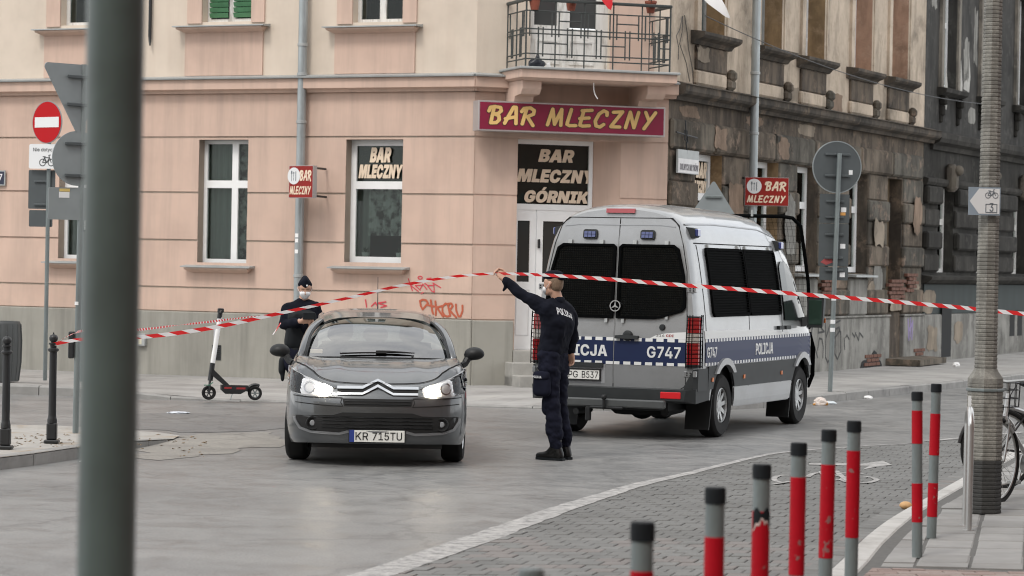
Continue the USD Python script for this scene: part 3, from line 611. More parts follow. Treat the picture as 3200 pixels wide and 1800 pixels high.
for t, (a0, b0), (a1, b1) in (('BAR', (505, 530), (1190, 285)), ('MLECZNY', (100, 915), (1590, 665)), ('GÓRNIK', (240, 1295), (1480, 1000))):
    q0 = PC.uz(*Z3(a0, (b0)), DD); q1 = PC.uz(*Z3(a1, b1), DD); mid = ((a0+a1)/2, 0)
    zt = PC.uz(*Z3(mid[0], b1), DD)[1]; zb = PC.uz(*Z3(mid[0], b0), DD)[1]
    wtext(t, PC, q0[0], q1[0], zb, zt, DD+.03, M('sand_lettering', (.70, .56, .42), .6), tr, .025, .22)
dr = wp('entrance_door', slab(fr.intersection(sbox(0, 0, 3, 2.81)), DD, DD+.07), m_white, PC, smooth=False)
for a, b in ((.72, 1.12), (1.135, 1.99)):
    lf = part('door_leaf', slab(sbox(a, .66, b, 2.79).difference(sbox(a+.1, 1.68, b-.1 if b < 1.5 else b-.35, 2.62)), DD+.01, DD+.055), m_white, dr, xf=PC.M, world=True, smooth=False)
    part('pane', slab(sbox(a+.1, 1.68, b-.1 if b < 1.5 else b-.35, 2.62), DD+.03, DD+.035), plain('dark_door_glass', (.03, .032, .03), .12), lf, xf=PC.M, world=True, smooth=False)
    part('panel_moulding', slab(sbox(a+.09, .85, b-.09, 1.56).difference(sbox(a+.105, .865, b-.105, 1.545)), DD+.003, DD+.012), M('grey_white_trim', (.6, .6, .6), .5), lf, xf=PC.M, world=True, smooth=False)
part('handle', cbx(1.15, 1.18, DD-.04, DD+.012, 2.2, 2.34, .008), m_black, dr, xf=PC.M, world=True)
for k, (zt, dp_, ua, ub) in enumerate(((.635, -.08, .66, 2.38), (.46, -.42, .53, 2.45), (.275, -.76, .53, 2.45))):
    wp('step', cbx(ua, ub, dp_, .36, .0, zt, .012), M('cement_step', (.31, .30, .275), .8, var=.12, scale=5, col2=(.22, .215, .2), c2pos=(.5, .7), bump=.3), PC, smooth=False)
# balcony: slab, brackets, railing, old double door
BD, BU0, BU1 = -.95, .40, 2.90
wp('balcony_slab', hull([(BU0+.1, .05, 4.70), (BU1-.1, .05, 4.70), (BU0+.1, BD+.1, 4.70), (BU1-.1, BD+.1, 4.70), (BU0, BD, 4.74), (BU1, BD, 4.74), (BU0, .05, 4.74), (BU1, .05, 4.74), (BU0, BD, 4.86), (BU1, BD, 4.86), (BU0, .05, 4.86), (BU1, .05, 4.86)]), m_pink, PC, smooth=False)
wp('zinc_flashing', cbx(BU0-.04, BU1+.04, BD-.04, .02, 4.863, 4.90, .008), m_zinc, PC, smooth=False)
for ub in (.47, 2.48):
    prof = Polygon([(.0, 4.70), (-.80, 4.70), (-.80, 4.58), (-.72, 4.50), (-.46, 4.48), (-.42, 4.40), (-.2, 4.38), (-.16, 4.30), (0, 4.28)])
    m = ext(prof, .3); m.apply_transform(np.array([[0, 0, 1, ub], [1, 0, 0, 0], [0, 1, 0, 0], [0, 0, 0, 1.]])); wp('balcony_bracket', m, m_pink, PC, smooth=False)
RD = BD+.09; r0, r1, zb, zt = BU0+.09, BU1-.09, 4.90, 5.88
rail = wp('balcony_railing', [cbx(r0-.02, r1+.02, RD-.03, RD+.03, zt, zt+.045, .01), cbx(r0-.03, r0+.03, RD, .0, zt, zt+.045, .01), cbx(r1-.03, r1+.03, RD, .0, zt, zt+.045, .01)], m_rail, PC, smooth=False)
def bar(p, q, r=.011): part('railing_bar', tube([p, q], r, 6), m_rail, rail, xf=PC.M, world=True)
for u in np.linspace(r0, r1, 6): bar((u, RD, zb), (u, RD, zt), .014 if u in (r0, r1) else .011)
zz = [5.02, 5.10, 5.40, 5.47, 5.74, 5.82]
for z in zz[:-1]: bar((r0, RD, z), (r1, RD, z))
W = (r1-r0)/5
for k in range(5):
    u = r0+k*W
    bar((u+W*.42, RD, 5.06), (u+W*.42, RD, 5.5)); bar((u+W*.58, RD, 5.06), (u+W*.58, RD, 5.5)); bar((u+(0 if k % 2 else W*.58), RD, 5.26), (u+(W*.42 if k % 2 else W), RD, 5.26))
    bar((u+W*.88, RD, 5.36), (u+W*.88, RD, 5.74)); bar((u+W*.12, RD, 5.36), (u+W*.12, RD, 5.74))
    if k % 2: bar((u+W*.1, RD, 5.6), (u+W*.9, RD, 5.6))
for uu in (r0, r1):
    for f in (.0, .5, 1.): bar((uu, RD*(1-f), zb), (uu, RD*(1-f), zt))
    for z in zz[:-1]: bar((uu, RD, z), (uu, 0, z))
    for f in (.25, .32, .7, .77): bar((uu, RD*(1-f), 5.06), (uu, RD*(1-f), 5.5))
    for f in (.12, .2, .86): bar((uu, RD*(1-f), 5.36), (uu, RD*(1-f), 5.74))
bd = wp('balcony_door', slab(sbox(.86, 4.95, 2.16, 7.4).difference(unary_union([sbox(.95, 5.62, 1.33, 7.3), sbox(1.53, 5.58, 1.97, 7.3)])), .1, .17), m_oldwhite, PC, smooth=False)
for a, b in ((.95, 1.33), (1.53, 1.97)): part('pane', slab(sbox(a, 5.6, b, 7.3), .14, .145), plain('dark_old_glass', (.05, .055, .055), .15), bd, xf=PC.M, world=True, smooth=False)
for a, b in ((.97, 1.36), (1.52, 1.93)): part('door_panel', slab(sbox(a, 5.03, b, 5.4).difference(sbox(a+.03, 5.06, b-.03, 5.37)), .085, .1), m_oldwhite, bd, xf=PC.M, world=True, smooth=False)
part('door_stile', slab(sbox(1.40, 4.97, 1.46, 7.3), .08, .1), m_oldwhite, bd, xf=PC.M, world=True, smooth=False)
# roof edge of the building (seen in reflections)
wp('eaves', cbx(-18, .5, -.5, .45, 12.3, 12.6, .05), m_zinc, PL, smooth=False)

# ---------------------------------------------------------------- the grimy house next to it
def grime(name, c, c2, c3, bump=.5, pos=(.42, .62)):
    if name in MATS: return MATS[name]
    c, c2, c3 = map(np.array, (c, c2, c3))
    MATS[name] = usdkit.material(stage, '/World/Looks/'+name, {
        'g': ('geometry', {}), 'ms': ('mapping', {'scale': (2.3, 2.3, .6)}),
        'n1': ('noise_texture', {'scale': 1.0, 'detail': 9., 'roughness': .68, 'distortion': .3}), 'r1': ('rgb_ramp', {'ramp': [(.34, tuple(c2*.8)), (.47, tuple(c)), (.66, tuple(c*1.3))]}),
        'n2': ('noise_texture', {'scale': 1.6, 'detail': 8., 'roughness': .66}), 'r2': ('rgb_ramp', {'ramp': [(pos[0], (0, 0, 0)), (pos[1], (.9, .9, .9))]}), 'm': ('mix', {'mix_type': 'mix', 'color2': tuple(c2)}),
        'n4': ('noise_texture', {'scale': 2.6, 'detail': 10., 'roughness': .72}), 'r4': ('rgb_ramp', {'ramp': [(.54, (0, 0, 0)), (.66, (.85, .85, .85))]}), 'm4': ('mix', {'mix_type': 'mix', 'color2': tuple(c3)}),
        'n3': ('noise_texture', {'scale': 28., 'detail': 6., 'roughness': .65}), 'b': ('bump', {'strength': bump, 'distance': .012}), 'p': ('principled_bsdf', {'roughness': .9, 'specular_ior_level': .25})},
        [('g.position', 'n1.vector'), ('n1.fac', 'r1.fac'), ('g.position', 'ms.vector'), ('ms.vector', 'n2.vector'), ('n2.fac', 'r2.fac'), ('r1.color', 'm.color1'), ('r2.color', 'm.fac'), ('g.position', 'n4.vector'), ('n4.fac', 'r4.fac'), ('m.color', 'm4.color1'), ('r4.color', 'm4.fac'), ('m4.color', 'p.base_color'), ('g.position', 'n3.vector'), ('n3.fac', 'b.height'), ('b.normal', 'p.normal')], surface='p.BSDF')
    return MATS[name]
m_grime = grime('sooty_plaster', (.125, .10, .076), (.05, .042, .035), (.22, .165, .12))
m_soot = grime('sooty_moulding', (.085, .071, .057), (.038, .034, .029), (.17, .13, .095))
m_stone = [grime('stone_%d' % k, c, tuple(np.array(c)*.38), (.25, .185, .14)) for k, c in enumerate([(.125, .108, .085), (.145, .118, .09), (.108, .099, .082)])]
m_beige = grime('worn_beige_plaster', (.44, .365, .285), (.24, .2, .155), (.36, .29, .22), .4, (.5, .72))
m_gplinth = grime('grey_cement', (.24, .235, .215), (.135, .13, .118), (.3, .29, .265), .5)
m_jamb = [grime('brown_jamb', (.28, .19, .105), (.17, .115, .065), (.34, .24, .15)), grime('rosy_jamb', (.38, .235, .165), (.27, .17, .12), (.44, .3, .22))]
gh = thing('tenement_house', 'grimy brown and beige tenement with peeling stonework along the side street', 'building', PR.P(0, 0, 0))
GE = 13.88
def gw(name, mesh, m, **k): return wp(name, mesh, m, PR, k.pop('parent', gh), **k)
GOP = [(1.2, 2.35), (4.0, 5.1), (6.15, 7.23), (9.1, 10.17)]
UC = [1.75, 4.55, 6.85, 9.65, 12.0]
op = [sbox(a, 1.9, b, 3.78) for a, b in GOP]+[sbox(c-.52, 5.74, c+.52, 8.2) for c in UC]+[sbox(11.5, 1.15, 12.45, 3.76)]
gwall = sbox(0, 0, GE, 13.4).difference(unary_union(op))
gw('wall', slab(gwall.intersection(sbox(0, 0, GE, 4.75)), 0, .4), m_grime, smooth=False)
gw('wall', slab(gwall.intersection(sbox(0, 4.75, GE, 13.4)), 0, .4), m_beige, smooth=False)
gw('niche_back', slab(sbox(11.4, 1.1, 12.55, 3.8), .25, .3), grime('ochre_niche', (.2, .15, .09), (.12, .09, .06), (.26, .2, .13)), smooth=False)
gw('plinth', cbx(0, 11.55, -.09, .05, 0, 1.07, .02), m_gplinth, smooth=False)
gw('plinth', cbx(12.5, GE, -.09, .05, 0, 1.07, .02), m_gplinth, smooth=False)
gw('plinth_cap', cbx(0, 11.58, -.11, .03, 1.073, 1.11, .01), m_gplinth, smooth=False)
gw('plinth_cap', cbx(12.47, GE, -.11, .03, 1.073, 1.11, .01), m_gplinth, smooth=False)
def mould(prof, u0, u1, name, m, parent=gh):
    q = ext(Polygon(prof), u1-u0); q.apply_transform(np.array([[0, 0, 1, u0], [1, 0, 0, 0], [0, 1, 0, 0], [0, 0, 0, 1.]])); return wp(name, q, m, PR, parent, smooth=False)
mould([(.05, 4.56), (-.1, 4.56), (-.12, 4.62), (-.22, 4.66), (-.25, 4.70), (-.25, 4.79), (-.28, 4.80), (-.05, 4.86), (.05, 4.86)], .1, 14.3, 'cornice', m_soot)
u = 0.02
for k, ln in enumerate([1.9, 2.9, 2.1, 2.7, 2.0, 2.05]):
    b = min(u+ln, GE); gw('stone_block', cbx(u+.01, b-.01, -.075-.004*(k % 3), .02, 3.80, 4.27, .04), m_stone[k % 3], smooth=False); u = b
piers = [(0.02, 1.2), (2.35, 4.0), (5.1, 6.15), (7.23, 9.1), (10.17, 11.5), (12.45, GE)]
LV = [(3.30, 3.79, 0), (2.90, 3.30, 1), (2.44, 2.90, 0), (2.04, 2.44, 1), (1.6, 2.04, 0), (1.12, 1.6, 1)]
for n_, (a, b) in enumerate(piers):
    for k, (z0, z1, pr) in enumerate(LV):
        ins = 0.0 if pr else .05
        gw('stone_block', cbx(a+ins+.004, b-ins-.004, -.07 if pr else -.03, .02, z0+.006, z1-.006, .03), m_stone[(n_+k) % 3], smooth=False)
m_flower = M('yellow_stripe_curtain', (.52, .46, .22), .8, var=.1)
for k, (a, b) in enumerate(GOP):
    w = window(PR, (a, b, 1.92, 3.78), .18, 3.1, mullion=False, fw=.10, parent=gh)
    if k >= 1:
        for j in range(12):
            z = 2.0+j*.088; part('blind_stripe', slab(sbox(b-.62, z, b-.1, z+.03+.03*(11-j)/11), .26, .262), m_flower, w, xf=PR.M, world=True, smooth=False)
    elif k == 0:
        wtext('BAR', PR, a+.55, b-.12, 3.4, 3.66, .2, m_letters, w); wtext('MLECZNY', PR, a+.4, b-.12, 3.16, 3.36, .2, m_letters, w)
    gw('reveal_plaster', slab(sbox(b-.008, 1.92, b-.003, 3.78), -.02, .18), m_jamb[0] if k < 2 else m_grime, smooth=False)
    sill_m = hull([(a-.12, -.22, 1.83), (b+.14, -.22, 1.83), (a-.12, .1, 1.83), (b+.14, .1, 1.83), (a-.12, -.22, 1.865), (b+.14, -.22, 1.865), (a-.12, .1, 1.89), (b+.14, .1, 1.89)])
    gw('window_sill', sill_m, m_zinc if k > 1 else m_soot, smooth=False)
    gw('sill_apron', cbx(a-.02, b+.02, -.06, .02, 1.115, 1.80, .03), m_gplinth, smooth=False)
for k, c in enumerate(UC):
    w = window(PR, (c-.52, c+.52, 5.74, 8.2), .27, 7.0, mullion=False, fm=m_white if k > 1 else m_zinc, fw=.07, parent=gh)
    gw('reveal_plaster', slab(sbox(c+.512, 5.74, c+.517, 8.2), -.045, .27), m_jamb[0] if k < 3 else m_jamb[1], smooth=False)
    gw('window_surround', [slab(sbox(c-.7, 5.72, c-.52, 8.3), -.05, .003), slab(sbox(c+.52, 5.72, c+.7, 8.3), -.05, .003), slab(sbox(c+.60, 5.72, c+.64, 8.3), -.07, -.04)], m_beige, smooth=False)
    mould([(.05, 5.50), (-.05, 5.5), (-.1, 5.56), (-.2, 5.60), (-.24, 5.64), (-.24, 5.69), (.05, 5.72)], c-.86, c+.86, 'window_sill', m_soot)
    gw('sill_apron', cbx(c-.68, c+.68, -.05, .02, 5.10, 5.49, .02), m_grime, smooth=False)
    gw('stone_block', cbx(c-.72, c+.62, -.075, .02, 4.86, 5.09, .03), m_beige, smooth=False)
    gw('carved_bracket', [cbx(c+.72, c+1.02, -.1, .02, 4.86, 5.05, .05), cbx(c+.76, c+.98, -.14, .02, 5.0, 5.2, .06)], m_stone[k % 3], smooth=False)
downpipe(PR, 3.35, .1, 13.4, .07, -.2, (2.2, 3.0, 4.2, 5.2), gh)
pl_ = gw('street_name_plate', slab(sbox(.12, 3.42, 1.02, 3.79), -.13, -.10), m_zinc, smooth=False)
part('white_field', slab(sbox(.13, 3.43, 1.01, 3.65), -.134, -.13), M('enamel_white', (.62, .61, .6), .4), pl_, xf=PR.M, world=True, smooth=False)
wtext('DOLNYCH MŁYNÓW', PR, .2, .98, 3.47, 3.60, -.134, M('faded_letters', (.16, .15, .16), .5), pl_, 0., 0., 700, 'plate_lettering')
# broken plaster low on the wall: bared bricks
m_brick = M('bare_brick', (.14, .065, .045), .9, var=.3, scale=7, bump=.5)
for (ua, ub, z0, z1) in [(11.35, 12.5, 1.35, 1.75), (9.9, 10.9, .15, .36), (7.3, 7.9, 1.5, 1.75), (13.1, 13.8, .2, .42), (12.55, 13.2, 1.55, 1.9)]:
    z = z0; row = 0
    while z < z1:
        uu = ua+(.12 if row % 2 else 0)+rng.uniform(0, .1)
        while uu < ub-rng.uniform(0, .2):
            gw('brick', cbx(uu, uu+.235, -.108-rng.uniform(0, .008), -.04, z, z+.062, .006), m_brick, smooth=False); uu += .25
        z += .076; row += 1
gw('broken_opening', slab(Polygon([(9.7, .1), (9.8, .24), (9.95, .27), (10.25, .26), (10.4, .36), (10.55, .44), (10.7, .40), (10.8, .27), (10.98, .22), (11.1, .1)]), -.1, -.088), m_dark, smooth=False)
gw('stone_ledge', hull([(11.4, -.75, .14), (13.4, -.7, .15), (11.3, .02, .14), (13.5, .02, .15), (11.4, -.75, .25), (13.4, -.7, .26), (11.3, .02, .27), (13.5, .02, .28)]), m_stone[0], smooth=False)
Z6 = lambda a, b: ((2450+a*.1725)/KD, (950+b*.1725)/KD)
spray('graffiti', PR, [[(240, 310), (320, 350)], [(245, 330), (270, 520)], [(335, 300), (300, 530)], [(390, 380), (390, 600), (340, 480)], [(390, 400), (510, 320), (500, 570), (610, 970)], [(540, 310), (480, 600), (370, 720), (450, 850)], [(610, 360), (730, 500), (620, 520), (640, 320)], [(610, 830), (640, 620), (690, 640), (710, 780), (705, 970)], [(750, 350), (760, 620), (830, 380)], [(760, 620), (750, 960), (790, 1060), (830, 1000)], [(1020, 300), (920, 350)], [(910, 630), (940, 450), (1000, 420), (1030, 560)], [(1030, 500), (1030, 850), (970, 1000), (920, 900), (930, 600), (1000, 500)], [(1090, 620), (1100, 820)], [(1120, 600), (1140, 560), (1180, 640)], [(1240, 530), (1280, 600), (1300, 520)], [(1310, 560), (1350, 660), (1370, 520), (1430, 600)]], Z6, .034, m_blackpaint, -.092, 'black scrawled tag along the grey plinth', gh)
for x0, x1, y0, y1 in ((3064/KD/1, 0, 0, 0),): pass
for (xa, ya, xb, yb, dd) in [((2529)/KD, 1081/KD, 2540/KD, 1118/KD, -.09)]:
    a, z1 = PR.uz(xa, ya, dd); b, z0 = PR.uz(xb, yb, dd); gw('vent_hole', slab(sbox(a, z0, b, z1), dd-.003, dd), m_dark, smooth=False)
a, z1 = PR.uz(2841/KD, 1000/KD, -.09); b, z0 = PR.uz(2857/KD, 1065/KD, -.09)
spray('graffiti', PR, [[(2838, 1000), (2840, 1060)], [(2846, 995), (2844, 1050)], [(2852, 1005), (2849, 1058)], [(2842, 1030), (2850, 1012)]], lambda a, b: (a/KD, b/KD), .07, M('violet_spray', (.25, .2, .36), .8), -.092, 'faded violet spray on the plinth', gh)

# ---------------------------------------------------------------- the blackened house up the side street
dk = thing('blackened_house', 'soot-black neighbouring house with dark rusticated ground floor, partly behind the concrete lamp post', 'building', PR.P(GE, 0, 0))
m_dwall = grime('charcoal_plaster', (.052, .05, .046), (.03, .029, .027), (.10, .096, .088), .4)
m_dstone = [grime('charcoal_stone_%d' % k, c, tuple(np.array(c)*.55), tuple(np.array(c)*1.9)) for k, c in enumerate([(.042, .039, .034), (.034, .032, .028)])]
def dw(name, mesh, m, **k): return wp(name, mesh, m, PR, k.pop('parent', dk), **k)
DGO = [(15.0, 16.15), (18.0, 19.15), (21.0, 22.15), (24, 25.1), (27, 28.1)]
dwall = sbox(GE+.01, 0, 44, 16.4).difference(unary_union([sbox(a, 1.95, b, 3.7) for a, b in DGO]+[sbox(a+.0, 5.78, b-.0, 8.2) for a, b in DGO]))
dw('wall', slab(dwall.intersection(sbox(0, 0, 50, 4.75)), .0, .4), m_dstone[1], smooth=False)
dw('wall', slab(dwall.intersection(sbox(0, 4.75, 50, 16.4)), .0, .4), m_dwall, smooth=False)
dw('plinth', cbx(GE+.02, 44, -.08, .05, 0, 1.09, .03), m_gplinth, smooth=False)
dw('green_boards', slab(sbox(GE+.15, 1.1, 44, 1.7), -.03, .01), M('dark_green_boards', (.02, .03, .029), .7, var=.3, scale=4, stretch=(1, 1, .2)), smooth=False)
mould([(.05, 1.72), (-.1, 1.72), (-.22, 1.80), (-.24, 1.86), (.05, 1.90)], GE+.02, 44, 'ledge', m_dstone[0], dk)
mould([(.05, 4.45), (-.06, 4.45), (-.08, 4.55), (-.2, 4.6), (-.24, 4.68), (-.24, 4.78), (-.1, 4.82), (.05, 4.86)], GE+.45, 44, 'cornice', m_dstone[0], dk)
mould([(.05, 3.72), (-.07, 3.72), (-.11, 3.78), (-.11, 3.85), (.05, 3.9)], GE+.02, 44, 'frieze_moulding', m_dstone[0], dk)
prev = GE+.02
for k, (a, b) in enumerate(DGO):
    w = window(PR, (a, b, 1.95, 3.7), .2, 3.0, mullion=False, fm=m_oldwhite, fw=.08, parent=dk)
    for j, z in enumerate((1.96, 2.42, 2.88, 3.34)):
        dw('stone_block', cbx(prev+.02, a-.02, -.06 if j % 2 == 0 else -.13, .02, z, z+.36, .04), m_dstone[j % 2], smooth=False)
    prev = b
    dw('keystone', [cbx((a+b)/2-.16, (a+b)/2+.16, -.24, .02, 3.62, 4.2, .08), trimesh.creation.icosphere(2, .11).apply_translation(((a+b)/2, -.26, 4.06))], grime('charcoal_carving', (.12, .105, .085), (.05, .045, .04), (.2, .17, .14)), smooth=40)
    w = window(PR, (a, b, 5.78, 8.2), .2, 7.1, mullion=False, fm=m_white, fw=.08, parent=dk)
    dw('window_surround', [slab(sbox(a-.16, 5.75, a, 8.3), -.07, .003), slab(sbox(b, 5.75, b+.16, 8.3), -.05, .003)], grime('grey_surround', (.2, .18, .15), (.09, .085, .075), (.3, .27, .23)), smooth=False)
    mould([(.05, 5.58), (-.08, 5.58), (-.2, 5.64), (-.22, 5.72), (.05, 5.75)], a-.25, b+.25, 'window_sill', m_dstone[1], dk)
    for c in (a-.08, b+.02): dw('carved_bracket', [cbx(c, c+.16, -.16, .02, 5.38, 5.57, .04), cbx(c+.02, c+.14, -.11, .02, 5.15, 5.4, .04), cbx(c+.03, c+.13, -.07, .02, 5.02, 5.2, .03)], m_dstone[1], smooth=False)
for (xx, yy) in ((2412, 215), (2432, 190), (2375, 232)):
    u, z = PR.uz(xx, yy); dw('bared_plaster', slab(affinity.translate(Polygon([(-.25, -.3), (.2, -.35), (.28, .0), (.12, .55), (.02, .1), (-.18, 0)]), u, z), -.004, 0), M('pale_bared_plaster', (.4, .39, .36), .9, var=.15), smooth=False)
a, z1 = PR.uz(2370, 768, -.08); b, z0 = PR.uz(2392, 862, -.08)
dw('cellar_hatch', slab(sbox(a, .2, b, z1), -.084, -.08), m_dark, smooth=False)
for xx in (2547, 2566):
    a, z1 = PR.uz(xx-6, 770, -.08); b, _ = PR.uz(xx+6, 770, -.08); dw('vent_hole', slab(sbox(a, .55, b, z1-.1), -.084, -.08), m_dark, smooth=False)

# flaked and patched plaster on the side front
m_flake = [grime('flake_pale', (.27, .225, .175), (.18, .15, .115), (.34, .285, .22), .5), grime('flake_dark', (.075, .066, .056), (.045, .04, .035), (.12, .1, .08), .6), grime('flake_rosy', (.23, .165, .12), (.15, .11, .08), (.28, .2, .15), .5), m_gplinth]
fr = np.random.default_rng(21)
def flake(u, z, w, h, d, m, parent=gh):
    a = np.linspace(0, 2*PI, 61)[:-1]; r = .35+1.1*meshkit.fbm(np.column_stack([1.6*np.cos(a), 1.6*np.sin(a), np.full(60, fr.uniform(0, 99))]), 5, 4); q = Polygon([(u+w*r_*np.sign(math.cos(t))*abs(math.cos(t))**.6, z+h*r_*np.sign(math.sin(t))*abs(math.sin(t))**.6) for t, r_ in zip(a, r)]).buffer(0)
    wp('plaster_patch', slab(max(polys(q), key=lambda g: g.area), d-.004, d), m, PR, parent, smooth=False)
for u, z, w, h, d, k in [(0.9, 4.42, 0.5, 0.1, 0, 2), (2.1, 4.05, 0.3, 0.18, -0.085, 2), (3.9, 4.43, 0.45, 0.1, 0, 2), (5.2, 4.03, 0.35, 0.2, -0.085, 2), (6.6, 4.42, 0.5, 0.11, 0, 0), (8.6, 4.0, 0.28, 0.2, -0.088, 0), (10.6, 1.45, 0.55, 0.3, -0.035, 0), (10.9, 1.8, 0.3, 0.35, -0.036, 3), (13.2, 1.5, 0.5, 0.3, -0.036, 0), (11.9, 1.3, 0.4, 0.12, -0.1, 0), (2.9, 3.05, 0.4, 0.35, -0.078, 2), (3.3, 2.3, 0.3, 0.5, -0.078, 0), (8.1, 2.2, 0.4, 0.6, -0.078, 2), (5.6, 2.7, 0.3, 0.5, -0.078, 3), (13.3, 3.1, 0.3, 0.4, -0.078, 2), (10.8, 2.7, 0.35, 0.3, -0.078, 0), (5.0, 1.42, 0.5, 0.2, -0.036, 3), (8.3, 1.4, 0.5, 0.2, -0.036, 0), (1.3, 5.35, 0.3, 0.14, -0.055, 0), (5.9, 5.0, 0.4, 0.14, 0, 0), (8.3, 5.0, 0.3, 0.2, 0, 2)]:
    flake(u, z, w, h, d, m_flake[k])
for u, z, w, h in [(16.9, 6.4, .25, .5), (17.4, 5.3, .3, .2), (14.4, 7.6, .25, .35), (14.5, .6, .4, .3), (16.4, .7, .4, .25), (14.3, 1.35, .5, .25), (17.6, 7.0, .15, .6)]: flake(u, z, w, h, 0 if z > 2 else (-.084 if z < 1.1 else -.034), m_flake[0 if z < 2 else 3], dk)
# the houses on the camera's side of the crossing, which the windows and the van mirror
def opposite(name_label, O, ang, W_, H_, m):
    t = thing('opposite_house', name_label, 'building', (*O, 0), 0); p = Plane(O, ang); op_ = []
    for z in (1.0, 4.8, 8.2, 11.4):
        for u in np.arange(1.2, W_-1.4, 2.6): op_.append((u, z, u+1.15, z+1.9))
    wall = sbox(0, 0, W_, H_).difference(unary_union([sbox(*o) for o in op_]))
    part('wall', slab(wall, 0, .4), m, t, xf=p.M, world=True, smooth=False); part('rear_wall', slab(sbox(0, 0, W_, H_), .55, 9.), m, t, xf=p.M, world=True, smooth=False)
    for o in op_:
        w = part('window', slab(sbox(*o).difference(sbox(o[0]+.07, o[1]+.07, o[2]-.07, o[3]-.07)).union(sbox((o[0]+o[2])/2-.04, o[1], (o[0]+o[2])/2+.04, o[3])), .15, .2), m_white, t, xf=p.M, world=True, smooth=False)
        part('pane', slab(sbox(o[0]+.02, o[1]+.02, o[2]-.02, o[3]-.02), .17, .175), plain('dark_pane', (.03, .035, .035), .08), w, xf=p.M, world=True, smooth=False)
    part('string_course', cbx(0, W_, -.2, .05, 4.2, 4.5, .03), m, t, xf=p.M, world=True, smooth=False); part('eaves', cbx(-.3, W_+.3, -.5, .4, H_, H_+.3, .03), m_zinc, t, xf=p.M, world=True, smooth=False)
opposite('dull ochre house across the crossing, behind the viewpoint', (9., -7.), PI, 46., 15., plaster('ochre_plaster', (.34, .27, .19), (.2, .16, .12), .4))
opposite('brick-red house on the near side of the street, right of the viewpoint', (11.2, 24.), -PI/2-.23, 27., 19., plaster('brick_red_plaster', (.26, .13, .095), (.15, .09, .07), .4))
# ---------------------------------------------------------------- grey hatchback facing the camera
CARP = np.array([-1.305, 26.66, 0.]); CARFWD = np.array([.06, -.998]); CARRZ = math.atan2(CARFWD[1], CARFWD[0])
car = thing('grey_hatchback', 'dark grey hatchback facing the street with headlights on', 'car', CARP, CARRZ)
m_paint = usdkit.material(stage, '/World/Looks/graphite_metallic', {'g': ('texture_coordinate', {}), 'n': ('noise_texture', {'scale': 900., 'detail': 1.}), 'r': ('rgb_ramp', {'ramp': [(.35, (.062, .067, .07)), (.65, (.105, .111, .115))]}), 'd': ('noise_texture', {'scale': 3., 'detail': 6.}), 'dr': ('map_range', {'from_min': .4, 'from_max': .7, 'to_min': .03, 'to_max': .14}),
    'p': ('principled_bsdf', {'metallic': .6, 'roughness': .3, 'coat_weight': 1., 'coat_roughness': .05})}, [('g.object', 'n.vector'), ('n.fac', 'r.fac'), ('r.color', 'p.base_color'), ('g.object', 'd.vector'), ('d.fac', 'dr.value'), ('dr.result', 'p.coat_roughness')], surface='p.BSDF')
m_trim = M('black_plastic', (.011, .012, .0125), .5, var=.2, obj=True, spec=.35)
m_seam = plain('panel_gap', (.006, .006, .006), .8)
m_chrome = plain('chrome', (.5, .51, .52), .22, 1.)
m_tyre = M('tyre_rubber', (.011, .011, .011), .8, spec=.25, var=.25, scale=12, obj=True)
m_alloy = M('alloy_rim', (.5, .51, .52), .35, metal=.8, var=.1, obj=True)
m_screen = glassy('windscreen_glass', (  .3, .34, .345), 2.7)
m_lens = glassy('clear_lens', (.93, .93, .93), 1.45)
m_reflect = plain('lamp_reflector', (.80, .81, .82), .4, .0)
m_lit = usdkit.material(stage, '/World/Looks/lit_headlamp', {'e': ('emission', {'color': (1., .88, .70), 'strength': 70.})}, [], surface='e.emission')
m_plate = plain('plate_white', (.68, .68, .64), .4); m_platek = plain('plate_black', (.015, .015, .015), .5); m_plateb = plain('plate_blue', (.02, .04, .2), .4)
m_cabin = M('dark_upholstery', (.03, .031, .034), .85, var=.2, obj=True)

# plan outline of one half: from nose centre round the corner to the tail centre
pl_s = np.array([0, .25, .45, .62, .74, .82, .855, .872, .88, .884, .884, .884, .88, .872, .85, .79, .66, .4, 0])
pl_x = np.array([.935, .925, .895, .835, .745, .615, .48, .33, .15, -.15, -.7, -1.5, -2.2, -2.6, -2.9, -3.1, -3.23, -3.30, -3.32])
arc = np.r_[0, np.cumsum(np.hypot(np.diff(pl_s), np.diff(pl_x)))]
fx, fy = PchipInterpolator(arc, pl_x), PchipInterpolator(arc, pl_s)
S = np.unique(np.r_[np.linspace(0, 1.6, 46), np.linspace(1.6, arc[-1], 80)])
ox, oy = fx(S), fy(S)
def ztop(x, y):
    """height where the flank meets bonnet, belt line or tail"""
    return np.interp(x, [-3.4, -3.1, -2.6, -1.5, -.3, .1, .45, .62, .74, .83, .9, .94], [.98, 1.0, 1.0, .985, .98, .975, .955, .93, .888, .832, .79, .778])
WR, XR = .345, -2.608
def zbot(x, y):
    z = np.interp(x, [-3.4, -3.0, -2.2, -.5, .3, .62, .8, .94], [.28, .24, .2, .19, .19, .205, .215, .22])
    for xc in (0., XR):
        d = np.abs(x-xc); a = np.where((d < WR) & (y > .7), .315+np.sqrt(np.clip(WR**2-d**2, 0, None)), 0); z = np.maximum(z, np.where(a > .33, a, 0))
    return z
T = np.array([0, .06, .16, .3, .45, .58, .7, .8, .88, .94, .98, 1.])
IN_F = np.array([.075, .035, .012, .0, .0, .006, .018, .036, .062, .095, .135, .175])       # inset of the nose with height
IN_S = np.array([.05, .025, .01, .0, .0, .004, .01, .016, .026, .042, .06, .085])
zt, zb_ = ztop(ox, oy), zbot(ox, oy)
wgt = np.clip((ox-.35)/.4, 0, 1)
